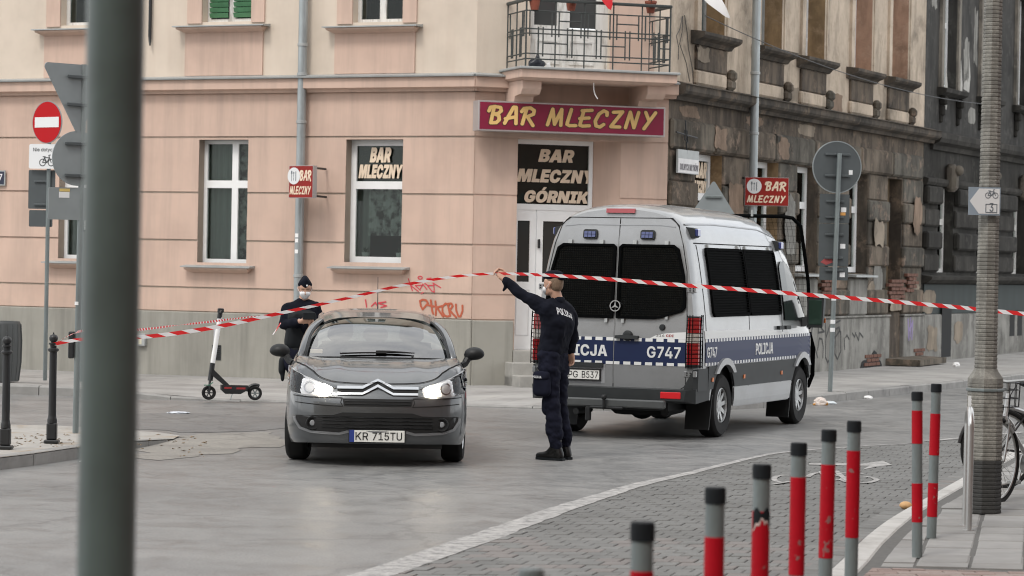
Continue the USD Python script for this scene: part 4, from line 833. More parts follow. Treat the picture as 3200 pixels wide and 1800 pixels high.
def flank(side):
    V = []
    tx, ty = np.gradient(ox), np.gradient(oy); L = np.hypot(tx, ty); nx, ny = ty/L, -tx/L; nx[0], ny[0] = 1, 0; nx[-1], ny[-1] = -1, 0
    sgn = np.where(nx*1+ny*1 > 0, 1, 1)
    for i in range(len(S)):
        zz = zb_[i]+T*(zt[i]-zb_[i])
        full = .2+T*(zt[i]-.2); tt = np.clip((zz-.2)/(zt[i]-.2), 0, 1)
        ins = np.interp(tt, T, IN_F*wgt[i]+IN_S*(1-wgt[i]))
        # a crease: bumper stands proud between .33 and .60 at the nose
        bump = wgt[i]*np.where((zz > .51) & (zz < .635), -.006, 0)
        for k in range(len(T)):
            V.append((ox[i]-abs(nx[i])*np.sign(nx[i])*(ins[k]+bump[k]), (oy[i]-ny[i]*np.sign(ny[i]+1e-9)*0-abs(ny[i])*(ins[k])), zz[k]))
    V = np.array(V).reshape(len(S), len(T), 3); V[0, :, 1] = 0; V[-1, :, 1] = 0; V[:, :, 1] *= side
    return V
FL = {s: flank(s) for s in (1, -1)}
edge = {s: FL[s][:, -1] for s in (1, -1)}
# bonnet: from the nose edge to the foot of the windscreen
ncow = int(np.searchsorted(-ox, .12)); es = np.linspace(0, 1, ncow+1)
def cowl(f): return np.array([-.05-.2*f**2.2, .755*f, 1.0-.012*f**2])
def bonnet(side):
    G = []
    for i in range(ncow+1):
        E = FL[1][i, -1]; f = E[1]/FL[1][ncow, -1][1]; C = cowl(min(1, f)); row = []
        for v in np.linspace(0, 1, 16):
            p = E*(1-v)+C*v; L = np.linalg.norm(C-E)
            p = p+np.array([0, 0, 1])*(.075*L)*(4*v*(1-v))*(1-.25*v)
            p[2] += .012*math.sin(PI*v)*math.exp(-((f-.48)/.10)**2)
            row.append(p)
        G.append(row)
    G = np.array(G); G[:, :, 1] *= side; return G
BON = {s: bonnet(s) for s in (1, -1)}
def seal(m):
    m.merge_vertices(); trimesh.repair.fix_normals(m); return m
body = [gridmesh(FL[1], True), gridmesh(FL[-1], False)]
# shoulders from belt to glass, behind the bonnet
RX = np.array([-.15, -.5, -.9, -1.4, -1.9, -2.4, -2.75])
part('body', [asmesh(body)], m_paint, car, smooth=35)
part('bonnet', [gridmesh(BON[1], False), gridmesh(BON[-1], True)], m_paint, car, smooth=50)
# roof and glass house
def roofpt(x, f):
    zc = np.interp(x, [-2.95, -2.6, -2.2, -1.8, -1.45, -1.15, -.95], [1.30, 1.385, 1.435, 1.458, 1.455, 1.425, 1.385]); hw = np.interp(x, [-2.95, -2.4, -1.7, -1.15, -.95], [.48, .525, .555, .56, .55])
    return np.array([x-.0*f, hw*f, zc-.018*f*f-.045*abs(f)**6])
xs = np.linspace(-2.85, -.94, 14)
R = np.array([[roofpt(x+.06*(abs(f)**2)*(x > -1.2), f) for f in np.linspace(-1, 1, 15)] for x in xs])
part('roof', gridmesh(R, True), m_paint, car, smooth=60)
fr_ = np.linspace(-1, 1, 21)
top = np.array([roofpt(-.94, f)+[-.06*abs(f)**2+.01, 0, -.004] for f in fr_]); bot = np.array([cowl(abs(f))*[1, np.sign(f) if f else 1, 1]+[-.02, 0, .0] for f in fr_]); bot[:, 1] *= .985; top[:, 1] *= .985
def ruled(a, b, n, bulge):
    return np.array([[a[i]*(1-v)+b[i]*v+np.array([.3, 0, 1])*bulge*4*v*(1-v) for v in np.linspace(0, 1, n)] for i in range(len(a))])
WS = ruled(bot, top, 12, .05)
part('windscreen', gridmesh(WS, False), m_screen, car, smooth=60)
# black border of the screen, lower edge
for s in (1, -1):
    pil = [cowl(1.)*[1, s, 1]+[-.02, .0, -.02]]+[np.array([-.24-.74*t, s*(.748-.165*t+.02*math.sin(PI*t)), .99+.34*t+.055*math.sin(PI*t)]) for t in np.linspace(.08, 1, 7)]
    rl = [roofpt(x, s)+[0, s*.012, -.02] for x in np.linspace(-1.05, -2.8, 8)]
    part('pillar', tube(pil+rl, [.042]*3+[.038]*5+[.034]*8, 8), m_paint, car, smooth=60)
    part('screen_seal', tube([p+np.array([.03, -s*.035, .012]) for p in map(np.array, pil)], .012, 6), m_trim, car)
    # side glass and door frames
    bel = np.array([[x, s*.815, .985] for x in np.linspace(-.22, -2.75, 9)]); tp = np.array([roofpt(x, s)+[0, 0, -.03] for x in np.linspace(-1.0, -2.75, 9)])
    part('side_window', gridmesh(ruled(bel, tp, 4, 0.01), s < 0), m_screen, car, smooth=60)
    for x in (-1.25, -2.25): part('door_pillar', hull([(x, s*.82, .97), (x-.1, s*.82, .97), (x-.05, s*.58, 1.36), (x-.13, s*.58, 1.36), (x, s*.79, .97), (x-.1, s*.79, .97), (x-.05, s*.55, 1.36), (x-.13, s*.55, 1.36)]), m_trim, car, smooth=False)
    sh = np.array([[FL[s][i, -1], [FL[s][i, -1][0], s*.79, FL[s][i, -1][2]+.02]] for i in range(ncow, len(S)-8)])
    part('shoulder', gridmesh(sh, s > 0), m_paint, car, smooth=60)
# tail: hatch and rear window
hb = [FL[1][i, -1] for i in range(len(S)-8, len(S))]; hb = np.array(hb+[p*[1, -1, 1] for p in hb[::-1][1:]])
tp = np.array([roofpt(-2.85, 1-2*i/(len(hb)-1)) for i in range(len(hb))])
part('rear_window', gridmesh(ruled(hb*[1, .95, 1]*1.0, tp, 5, .03), True), glassy('rear_glass', (.5, .55, .54), 1.5), car, smooth=60)
# underbody, arches and interior
part('underbody', [bx(-3.1, .75, -.62, .62, .17, .42), bx(-.55, .55, -.83, -.58, .45, .78), bx(-.55, .55, .58, .83, .45, .78), bx(.5, .62, -.6, .6, .3, .75)], m_trim, car, smooth=False)
part('dashboard', hull([(.0, -.7, .97), (.0, .7, .97), (-.5, -.68, 1.0), (-.5, .68, 1.0), (-.55, -.68, .8), (-.55, .68, .8), (0, -.7, .7), (0, .7, .7)]), m_cabin, car)
for y in (-.36, .36):
    part('front_seat', [hull([(-1.05, y-.22, .62), (-1.05, y+.22, .62), (-1.32, y-.2, 1.12), (-1.32, y+.2, 1.12), (-1.2, y-.22, .62), (-1.2, y+.22, .62), (-1.42, y-.18, 1.12), (-1.42, y+.18, 1.12)]), cbx(-1.43, -1.33, y-.12, y+.12, 1.15, 1.33, .04), bx(-1.4, -1.36, y-.06, y+.06, 1.1, 1.2)], m_cabin, car)
part('rear_seat', [cbx(-2.25, -2.05, -.6, .6, .6, 1.1, .06)]+[cbx(-2.28, -2.18, y-.13, y+.13, 1.1, 1.24, .04) for y in (-.38, 0, .38)], m_cabin, car)
part('steering_wheel', lathe([(.165, -.014), (.19, -.014), (.19, .014), (.165, .014), (.165, -.014)], 24, 'x', (-.62, .36, .98)), m_trim, car)
part('rear_view_mirror', cbx(-.72, -.70, -.1, .1, 1.20, 1.265, .01), m_trim, car)
part('screen_sticker', cbx(-.13, -.125, -.66, -.54, 1.035, 1.075, .001), m_plate, car, smooth=False, xf=np.array([[1, 0, 0, -.03], [0, 1, 0, 0], [0, 0, 1, .0], [0, 0, 0, 1.]]))
# surface of the nose as a field x(y, z), to lay trim on
Pn = np.concatenate([FL[s][:40].reshape(-1, 3) for s in (1, -1)]); XN = LinearNDInterpolator(Pn[:, 1:]+rng.normal(0, 1e-6, (len(Pn), 2)), Pn[:, 0])
def nose(poly, off, depth=.03, edge_=.05):
    """a drawing in (y, z) laid on the nose, off metres proud"""
    out = []
    for q in polys(poly):
        q = shapely.segmentize(q, edge_); pts = []
        a, b, c, d = q.bounds
        m = ext(q, 1.0); m = trimesh.Trimesh(*trimesh.remesh.subdivide_to_size(m.vertices, m.faces, max_edge=1.2, max_iter=4), process=False) if False else m
        v2, f2 = trimesh.creation.triangulate_polygon(q, engine='earcut')
        for _ in range(3):
            e = v2[f2]; le = max(np.linalg.norm(e[:, 0]-e[:, 1], axis=1).max(), np.linalg.norm(e[:, 1]-e[:, 2], axis=1).max())
            if le < edge_*1.6: break
            v3, f2 = trimesh.remesh.subdivide(np.column_stack([v2, np.zeros(len(v2))]), f2); v2 = v3[:, :2]
        x = XN(v2[:, 0], v2[:, 1]); 
        if np.isnan(x).any():
            k = np.isnan(x); dd = ((v2[k][:, None]-Pn[None, :, 1:])**2).sum(-1).argmin(1); x[k] = Pn[dd, 0]
        n = len(v2); e_ = .012; g_ = lambda dy, dz: XN(v2[:, 0]+dy, v2[:, 1]+dz)
        gy = np.nan_to_num((g_(e_, 0)-g_(-e_, 0))/(2*e_)); gz = np.nan_to_num((g_(0, e_)-g_(0, -e_))/(2*e_)); nn = np.column_stack([np.ones(n), np.clip(-gy, -3, 3), np.clip(-gz, -3, 3)]); nn /= np.linalg.norm(nn, axis=1, keepdims=True)
        P0 = np.column_stack([x, v2]); Vv = np.r_[P0+nn*off, P0+nn*(off-min(depth, .02))]
        nrm = np.cross(v2[f2[:, 1]]-v2[f2[:, 0]], v2[f2[:, 2]]-v2[f2[:, 0]])
        f2 = np.where((nrm > 0)[:, None], f2, f2[:, ::-1])
        E = {}
        for t in f2:
            for a_, b_ in ((t[0], t[1]), (t[1], t[2]), (t[2], t[0])): E[(a_, b_)] = E.get((a_, b_), 0)+1
        side = [(a_, b_) for (a_, b_) in E if (b_, a_) not in E]
        F = list(map(tuple, f2))+[tuple(t[::-1]+n) for t in f2]
        for a_, b_ in side: F += [(a_, n+b_, b_), (a_, n+a_, n+b_)]
        out.append(trimesh.Trimesh(Vv, F, process=False))
    return trimesh.util.concatenate(out)
def sym(P): return Polygon([(-y, z) for y, z in P])
def P2(pts): return Polygon(pts)
# lower intake with slats, fog lamps, number plate
low = Polygon([(-.775, .475), (-.42, .487), (-.33, .515), (.33, .515), (.42, .487), (.775, .475), (.765, .43), (.72, .365), (.62, .335), (.36, .325), (.285, .345), (-.285, .345), (-.36, .325), (-.62, .335), (-.72, .365), (-.765, .43)])
part('lower_intake', nose(low, .003, .02), m_seam, car, smooth=False)
lowlip = low.buffer(.022, join_style=1).difference(low.buffer(.0)).intersection(sbox(-1, .28, 1, .46))
part('intake_lip', nose(lowlip, .012, .02), M('satin_grey', (.2, .205, .21), .35, metal=.5, var=.05), car, smooth=False)
for z in (.375, .408, .44, .472):
    part('intake_slat', nose(sbox(-.52, z-.0045, .52, z+.0045).intersection(low.buffer(-.01)), .009, .02), m_trim, car, smooth=False)
for s in (1, -1):
    x = float(XN(s*.612, .408))
    fl = part('fog_lamp', lathe([(.0, .0), (.043, .0), (.05, .018), (.062, .02), (.066, .0)], 20, 'x', (x-.002, s*.612, .408)), m_trim, car)
    part('fog_lens', lathe([(0, .012), (.02, .010), (.028, .004)], 20, 'x', (x, s*.612, .408)), plain('fog_glass', (.25, .26, .27), .2), fl)
# upper slot
slot = Polygon([(-.335, .645), (.335, .645), (.318, .575), (-.318, .575)])
part('upper_slot', nose(slot, .004, .02), m_seam, car, smooth=False)
for z in (.597, .622): part('slot_slat', nose(sbox(-.31, z-.003, .31, z+.003), .01, .02), m_trim, car, smooth=False)
# chrome bars that rise into a double chevron in the middle
def chev(zc, h, yo=.385, half=.145):
    up = [(-yo, zc), (-half, zc), (0, zc+.068), (half, zc), (yo, zc)]
    lo = [(y, z-h) for y, z in up[::-1]]; return Polygon(up+lo)
gap = Polygon([(-.37, .725), (-.14, .725), (0, .79), (.14, .725), (.37, .725), (.37, .695), (.14, .695), (0, .755), (-.14, .695), (-.37, .695)])
part('grille_gap', nose(gap.buffer(.012, join_style=2), .004, .02), m_seam, car, smooth=False)
part('chrome_bar', nose(chev(.750, .023), .018, .03), m_chrome, car, smooth=False)
part('chrome_bar', nose(chev(.697, .021, .38), .018, .03), m_chrome, car, smooth=False)
# headlamps: lens patch that wraps the corner, reflectors, lit bulb bowl
HL = [(.425, .735), (.44, .675), (.50, .662), (.70, .668), (.80, .69), (.842, .76), (.860, .85), (.858, .918), (.838, .915), (.79, .888), (.70, .842), (.55, .785)]
for s in (1, -1):
    q = Polygon([(s*y, z) for y, z in HL]).buffer(0)
    h = part('headlight', nose(q.buffer(.006), .002, .03), plain('lamp_housing', (.42, .43, .44), .35), car, smooth=False)
    part('reflector', nose(q.buffer(-.006), .006, .012), m_reflect, h, smooth=False)
    b1 = Point(s*.515, .722).buffer(.062); b2 = Point(s*.645, .74).buffer(.055)
    part('high_beam_bowl', nose(b2.difference(b2.buffer(-.012)), .012, .01), m_chrome, h, smooth=False)
    part('lit_bowl', nose(b1.intersection(q.buffer(-.008)), .014, .012), m_lit, h, smooth=False)
    part('indicator', nose(Polygon([(s*.785, .80), (s*.81, .82), (s*.812, .87), (s*.79, .86)]), .012, .01), plain('amber_bulb', (.5, .2, .06), .3), h, smooth=False)
    part('lens', nose(q.buffer(-.003), .022, .004), m_lens, h, smooth=40)
# panel gaps of bumper and bonnet
def gapline(pts, w=.007, off=.0035, m=m_seam): part('panel_gap', nose(LineString(pts).buffer(w/2, cap_style=2), off, .01), m, car, smooth=False)
for s in (1, -1):
    gapline([(s*.335, .65), (s*.45, .652), (s*.62, .648), (s*.80, .66)], .009)
    gapline([(s*.33, .572), (s*.5, .578), (s*.78, .598)], .008); gapline([(s*.33, .572), (s*.35, .61), (s*.338, .648)], .008)
    gapline([(s*.395, .735), (s*.43, .742)], .008)
for s in (1, -1):
    G = BON[s]; k = int(ncow*.0)
    ln = [FL[s][i, -1]+np.array([.002, 0, .006]) for i in range(0, ncow+1)]
    part('panel_gap', tube(ln, .0045, 5), m_seam, car)
part('panel_gap', [tube([p+np.array([.012, 0, .004]) for p in bot[::1]], .008, 5)], m_seam, car)
# number plate
xp = float(XN(0, .29))+.02
np_car = part('number_plate', cbx(xp-.03, xp, -.262, .262, .237, .352, .004), m_plate, car, smooth=False)
TXF = np.array([[0, 0, 1, 0], [1, 0, 0, 0], [0, 1, 0, 0], [0, 0, 0, 1.]])      # drawing (a, b, h) -> (x=h, y=a, z=b); seen from the front y runs to the right
def front_text(t, y0, y1, z0, z1, x, m, parent, w=600):
    g = fit(textpoly(t, 1., 0, 0, w), y0, y1, z0, z1); q = ext(g, .003); q.apply_transform(TXF); q.apply_translation((x, 0, 0)); part('plate_lettering', q, m, parent, smooth=False)
part('plate_band', cbx(xp-.001, xp+.002, -.262, -.217, .237, .352, .001), m_plateb, np_car, smooth=False)
front_text('KR', -.205, -.085, .258, .332, xp, m_platek, np_car, 500); front_text('715TU', -.045, .235, .258, .332, xp, m_platek, np_car, 500)
part('plate_frame', nose(sbox(-.268, .231, .268, .358).difference(sbox(-.26, .239, .26, .35)), .0, .001) if False else bx(xp-.031, xp-.002, -.27, .27, .229, .36), m_trim, np_car, smooth=False)
# mirrors, wipers, aerial, washer nozzles
for s in (1, -1):
    c = np.array([-.34, s*.965, 1.045])
    sp = trimesh.creation.icosphere(3, 1.); v = sp.vertices.copy(); v[:, 2] *= np.where(v[:, 2] > 0, 1., .8+.35*np.clip(-v[:, 1]*s, 0, 1)); v *= [.08, .10, .072]; v[:, 2] -= .025*(v[:, 1]*s/.125)*0+.03*np.clip(-v[:, 1]*s/.125, 0, 1)**2*(v[:, 2] < 0); v[:, 0] = np.where(v[:, 0] < -.03, -.03, v[:, 0]); sp.vertices = v+c
    mm = part('mirror', sp, m_trim, car, smooth=60)
    part('mirror_arm', tube([(-.24, s*.83, .93), (-.29, s*.87, .95), (-.32, s*.90, 1.0), (-.33, s*.905, 1.04)], [.035, .034, .036, .045], 8), m_trim, mm)
    part('mirror_glass', cbx(-.374, -.371, s*.90, s*1.02, 1.01, 1.085, .002), m_chrome, mm, smooth=False)
def onWS(f, v, off=.018):
    i = int((f+1)/2*20); i = max(0, min(19, i)); t = (f+1)/2*20-i; j = v*11; k = min(10, int(j)); w = j-k
    p = (WS[i, k]*(1-t)+WS[i+1, k]*t)*(1-w)+(WS[i, k+1]*(1-t)+WS[i+1, k+1]*t)*w; return p+np.array([.3, 0, .95])*off
part('wiper', [tube([onWS(f, .04+.02*math.sin(PI*(f+.5))) for f in np.linspace(-.5, .12, 7)], .009, 6)], m_seam, car)
part('wiper', [tube([onWS(f, .05+.03*math.cos(f*2)) for f in np.linspace(-.02, .5, 7)], [.013, .014, .013, .012, .01, .008, .006], 6)], m_seam, car)
for s in (1, -1): part('washer_nozzle', cbx(.09, .12, s*.34-.012, s*.34+.012, 1.015, 1.03, .005), m_trim, car)
part('aerial', tube([(-2.55, .02, 1.40), (-2.72, .02, 1.62), (-2.82, .02, 1.78)], [.007, .004, .003], 6), m_trim, car)
# wheels
def wheel(parent, x, y, R_, w, rimr, steer=0., spokes=7, m_rim=m_alloy):
    s = 1 if y > 0 else -1
    prof = [(rimr, -w/2+.012), (rimr+.02, -w/2), (R_-.035, -w/2-.003), (R_-.008, -w/2+.02), (R_, -w/2+.045), (R_, w/2-.045), (R_-.008, w/2-.02), (R_-.035, w/2+.003), (rimr+.02, w/2), (rimr, w/2-.012)]
    ty = lathe(prof, 40, 'y')
    rim = [lathe([(rimr+.004, -w/2+.02), (rimr+.004, w/2-.02), (rimr-.012, w/2-.005), (rimr-.02, w/2-.03), (rimr-.02, -w/2+.02)], 36, 'y')]
    hub = [lathe([(0, w/2-.03), (.07, w/2-.035), (.075, w/2-.08), (0, w/2-.08)], 20, 'y')]
    for k in range(spokes):
        a = 2*PI*k/spokes; q = hull([(-.028, w/2-.07, .05), (.028, w/2-.07, .05), (-.028, w/2-.04, .05), (.028, w/2-.04, .05), (-.02, w/2-.05, rimr-.01), (.02, w/2-.05, rimr-.01), (-.02, w/2-.02, rimr-.01), (.02, w/2-.02, rimr-.01)])
        q.apply_transform(trimesh.transformations.rotation_matrix(a, [0, 1, 0])); hub.append(q)
    disc = lathe([(0, -.0), (rimr-.02, .0), (rimr-.02, .008), (0, .008)], 24, 'y')
    xf = trimesh.transformations.rotation_matrix(steer, [0, 0, 1])@np.diag([1., s, 1., 1.]); xf = trimesh.transformations.translation_matrix((x, y, R_))@xf
    def put(n, m, mt, p):
        m = asmesh(m).copy(); m.apply_transform(xf)
        if s < 0: m.invert()
        return part(n, m, mt, p, smooth=35)
    t = put('wheel', ty, m_tyre, parent); put('rim', rim+hub, m_rim, t); put('brake_disc', disc, m_trim, t); return t
for x in (0., XR):
    for s in (1, -1): wheel(car, x, s*.755, .316, .205, .205, -.10 if x == 0 else 0)
# ---------------------------------------------------------------- street furniture
m_steel = M('painted_steel', (.083, .106, .099), .42, var=.1, scale=4, col2=(.06, .072, .067), c2pos=(.5, .75), c2scale=3)
m_galv = M('galvanised_post', (.165, .19, .19), .5, metal=.3, var=.18, scale=14, stretch=(1, 1, .25), bump=.1)
m_signback = M('grey_sign_back', (.215, .24, .245), .5, var=.08, scale=4)
m_signback_d = M('dark_sign_back', (.06, .07, .073), .55, var=.1, scale=5)
m_red = M('red_reflective', (.36, .002, .010), .55, spec=.2, var=.08, scale=8, col2=(.24, .10, .095), c2pos=(.635, .655), c2scale=14)
m_cap = M('rubber_cap', (.006, .008, .01), .65, var=.2, spec=.25)
m_signred = plain('sign_red', (.42, .002, .006), .5, 0, .2); m_signwhite = plain('sign_white', (.68, .69, .69), .4); m_signgrey = plain('sign_grey', (.25, .3, .35), .45)

# thick post right in front of the lens
bp = gp(287, 1449, 0); Yp = 5.95
px = at(279, 724, Yp)
post = thing('lamp_post', 'thick grey-green steel post blurred in the foreground', 'post', (px[0], Yp, 0))
part('pole', lathe([(.0, 0), (.0635, 0), (.0635, 4.5), (.0, 4.5)], 40), m_steel, post, smooth=40)
part('base_flange', lathe([(0, .0), (.11, 0), (.11, .015), (.06, .02), (0, .02)], 24), m_steel, post)

# red and grey barrier posts
BH = 1.10
def bollard(name, label, h=BH, bands=((.035, .105, None), (.315, .55, 1), (.785, .97, None)), worn=False, loc=(0, 0, 0), cap=True, cols=None):
    t = thing(name, label, 'bollard', loc, group='red and grey barrier posts along the pavement edge')
    r = .035
    part('pipe', lathe([(0, 0), (r, 0), (r, h-.012), (r-.006, h), (0, h)], 24), m_galv, t, smooth=40)
    if cap: part('cap', lathe([(r+.001, h-.055), (r+.004, h-.055), (r+.004, h-.004), (r, h+.004), (0, h+.005)], 24), m_cap, t, smooth=40)
    for a, b in (cols or ((.69, .89), (.215, .45))):
        part('red_band', lathe([(r+.0002, a*h), (r+.0016, a*h+.001), (r+.0016, b*h-.001), (r+.0002, b*h)], 24), m_red, t, smooth=40)
    if worn:
        aa = [t_ for t_ in np.linspace(-PI*.86, -PI*.1, 14)]
        z1 = .835*h; up = [(math.cos(x)*(r+.0026), math.sin(x)*(r+.0026), z1+.012*math.sin(5*x)) for x in aa]; lo = [(math.cos(x)*(r+.0026), math.sin(x)*(r+.0026), z1-.055-.02*math.cos(2.2*x)-.008*math.sin(9*x)) for x in aa]; l2 = [(p[0]*1.0004, p[1]*1.0004, p[2]-.012-.006*math.sin(7*p[0]*90)) for p in lo]
        part('torn_patch', gridmesh(np.array([lo, up]), True), m_cap, t); part('torn_edge', gridmesh(np.array([l2, lo]), True), M('peeled_film', (.5, .38, .35), .6, var=.3, scale=30), t)
    return t
BT = [(1337, 1425), (1617, 1312), (1800, 1225), (1917, 1167), (2010, 1113), (2082, 1080), (2149, 1058), (2316, 985), (2351, 965)]
BL = ['bare grey post top without a cap, lowest of the row of barrier posts', 'red and grey post second in the row, nearest with a black cap', 'red and grey post just left of the one with torn film', 'red and grey post with torn black film on its upper band', 'red and grey post just right of the one with torn film', 'red and grey post with a pale scratch down its long upper band', 'red and grey post at the far end of the near row of six capped posts', 'leaning red and grey post, nearer of the pair beside the concrete lamp post', 'red and grey post, farther of the pair beside the concrete lamp post']
BC = [((.60, .80),), ((.60, .865), (.2, .4)), ((.58, .84), (.2, .4)), ((.30, .83),), ((.45, .86),), ((.42, .845), (.02, .17)), ((.44, .86), (.0, .2)), ((.69, .89), (.215, .45)), ((.54, .81), (.14, .36))]
BLEAN = [0, 0, 0, 0, 0, .4, 0, -1.2, .7]
for k, (x, y) in enumerate(BT):
    p = gp(x, y, BH+.055); b = bollard('barrier_post', BL[k], worn=(k == 3), loc=(p[0], p[1], .05), cap=k > 0, cols=BC[k])
    if BLEAN[k]: UsdGeom.Xformable(b).AddRotateYOp().Set(BLEAN[k])
# black cast-iron posts on the island
ip = thing('iron_bollard', 'black cast-iron bollard with the barrier tape tied to its knob', 'bollard', gp(130, 1115, .115), group='black cast-iron bollards on the traffic island')
H = 1.06
part('base', [cbx(-.07, .07, -.07, .07, 0, .035, .01), cbx(-.048, .048, -.048, .048, .035, .2, .012)], m_black, ip, smooth=25)
part('shaft', lathe([(0, .2), (.048, .2), (.048, .23), (.042, .25), (.038, .28), (.036, H-.17), (.045, H-.165), (.054, H-.155), (.054, H-.14), (.04, H-.13), (0, H-.13)], 20), m_black, ip, smooth=35)
part('knob', lathe([(0, H-.13), (.03, H-.13), (.034, H-.10), (.046, H-.095), (.046, H-.082), (.022, H-.075), (.04, H-.055), (.044, H-.03), (.034, H-.008), (.008, H+.004), (.006, H+.02), (0, H+.022)], 20), m_black, ip, smooth=50)
copy_of(ip, 'iron_bollard', 'black cast-iron bollard at the left edge, in front of the litter bin', gp(13, 1130, .115))
# litter bin
bn = thing('litter_bin', 'dark grey barrel-shaped litter bin on the pavement at the left edge', 'litter bin', gp(4, 962, .11))
part('body', lathe([(0, .02), (.24, .02), (.27, .3), (.275, .6), (.26, .84), (.24, .88), (.22, .88), (.22, .7), (0, .7)], 28), M('grey_bin', (.06, .065, .065), .5, var=.1), bn, smooth=50)
for a in np.linspace(.1, 6.2, 18): part('rib', tube([(math.cos(a)*.243, math.sin(a)*.243, .03), (math.cos(a)*.273, math.sin(a)*.273, .3), (math.cos(a)*.278, math.sin(a)*.278, .6), (math.cos(a)*.262, math.sin(a)*.262, .84)], .006, 5), M('grey_bin', (.06, .065, .065), .5), bn)
part('bag_edge', lathe([(.0, .86), (.07, .88), (.08, .92), (.04, .95), (.0, .955)], 14).apply_translation((-.14, -.1, 0)), plain('white_bag', (.6, .6, .6), .5), bn)

def sign_frame(P, yaw=0.):
    """local frame of a sign: a to the right as seen, b up, h towards the viewer"""
    c, s = math.cos(yaw), math.sin(yaw)
    return np.array([[c, 0, s, P[0]], [s, 0, -c, P[1]], [0, 1, 0, P[2]], [0, 0, 0, 1.]])
def plate(name, poly, h0, h1, m, parent, xf, smooth=False, **k):
    q = ext(poly, h1-h0); q.apply_translation((0, 0, h0)); return part(name, q, m, parent, smooth=smooth, xf=xf, world=True, **k)
def clamp(parent, xf, b, h, w=.16, m=m_signback_d): part('clamp', cbx(-w, w, b-.018, b+.018, h-.022, h, .006), m, parent, smooth=False, xf=xf, world=True)
# no-entry sign
B = gp(113, 957, .11); Z = B[1]; s_ = FPX/Z/KD
def zof(x, y, Y): return at(x, y, Y)[2]
ne = thing('no_entry_sign', 'red round no-entry sign with a white bicycle plate on a thin grey post', 'road sign', B)
part('post', cyl((0, 0, 0), (0, 0, zof(118, 330, Z)-.11), .03, 14), m_galv, ne)
cz = zof(120, 308, Z); xf = sign_frame((at(120, 308, Z)[0], Z-.06, cz), -.65)
rr = .30
d = plate('sign_disc', Point(0, 0).buffer(rr+.012, quad_segs=14), -.012, 0, m_signback, ne, xf)
plate('red_face', Point(0, 0).buffer(rr, quad_segs=14), .0005, .003, m_signred, d, xf)
plate('white_bar', sbox(-rr*.84, -.075, rr*.84, .075), .0035, .006, m_signwhite, d, xf)
zt, zb = zof(80, 362, Z), zof(80, 424, Z); xw = .27; xf2 = sign_frame((at(112, 400, Z)[0]+.02, Z-.06, (zt+zb)/2), -.35)
hh = (zt-zb)/2; p = plate('bicycle_plate', sbox(-xw, -hh, xw, hh).buffer(-.03).buffer(.03), -.01, 0, m_signwhite, ne, xf2)
m_ink = plain('sign_black', (.03, .035, .035), .5)
def bike_icon(cx, cy, s): return strokes([circ(cx-.55*s, cy, .38*s, .38*s), circ(cx+.55*s, cy, .38*s, .38*s), [(cx-.55*s, cy), (cx-.3*s, cy+.55*s), (cx+.3*s, cy+.55*s), (cx, cy-.02*s), (cx-.55*s, cy)], [(cx, cy), (cx-.35*s, cy+.62*s)], [(cx+.55*s, cy), (cx+.22*s, cy+.8*s), (cx+.42*s, cy+.85*s)], [(cx-.5*s, cy+.66*s), (cx-.2*s, cy+.66*s)]], .09*s)
plate('bicycle_symbol', bike_icon(.03, -.09, .13), .0005, .003, m_ink, p, xf2)
plate('plate_lettering', fit(textpoly('Nie dotyczy', 1, 0, 0, 500), -.2, .2, hh-.12, hh-.055), .0005, .003, m_ink, p, xf2)
zt, zb = zof(80, 427, Z), zof(80, 525, Z); xf3 = sign_frame((at(105, 470, Z)[0], Z+.05, (zt+zb)/2), -.25); plate('sign_back', sbox(-.22, -(zt-zb)/2, .2, (zt-zb)/2).buffer(-.02).buffer(.02), -.01, 0, m_signback_d, ne, xf3)
zt2, zb2 = zof(80, 528, Z), zof(80, 570, Z); xf4 = sign_frame((at(103, 550, Z)[0], Z+.05, (zt2+zb2)/2), -.25); plate('sign_back', sbox(-.2, -(zt2-zb2)/2, .17, (zt2-zb2)/2).buffer(-.02).buffer(.02), -.01, 0, m_signback_d, ne, xf4)
for b in (.12, -.22): clamp(ne, xf3, b, .03, .12)
# post with the backs of three signs, partly behind the thick post
B = gp(190, 1090, .1); Z = B[1]
bs_ = thing('sign_post', 'grey post with backs of a triangular, round and square sign, beside the thick foreground post', 'road sign', B)
Htop = zof(195, 162, Z)-.1
part('post', cyl((0, 0, 0), (.02, 0, Htop), .032, 14), m_galv, bs_)
part('white_ring', lathe([(.0325, 1.335), (.0335, 1.335), (.0335, 1.37), (.0325, 1.37)], 14), m_signwhite, bs_)
zt, zb = zof(195, 163, Z), zof(195, 330, Z); hw_ = .45; xo = at(200, 250, Z)[0]
xf = sign_frame((xo, Z-.05, zt), .75); tri = Polygon([(-.45, 0), (.45, 0), (0, -(zt-zb)-.05)]).buffer(-.04).buffer(.04); plate('triangle_back', tri, -.012, 0, m_signback, bs_, xf)
for b in (-.13, -.42): clamp(bs_, xf, b, .03, .15)
zc = zof(195, 399, Z); R_ = (zof(195, 330, Z)-zof(195, 468, Z))/2; xf = sign_frame((xo-.0, Z-.05, zc), .6); plate('round_back', Point(0, 0).buffer(R_, quad_segs=14), -.012, 0, m_signback, bs_, xf)
for b in (.15, -.18): clamp(bs_, xf, b, .03, .15)
zt, zb = zof(165, 472, Z), zof(165, 553, Z); xf = sign_frame((xo-.02, Z-.05, (zt+zb)/2), .4); q = plate('square_back', sbox(-.28, -(zt-zb)/2, .25, (zt-zb)/2).buffer(-.02).buffer(.02), -.012, 0, m_signback, bs_, xf)
plate('sticker', sbox(-.17, .06, -.06, .12), .0005, .002, m_signwhite, q, xf); plate('sticker', sbox(-.165, .125, -.055, .155), .0005, .002, plain('yellow_sticker', (.6, .45, .15), .5), q, xf)
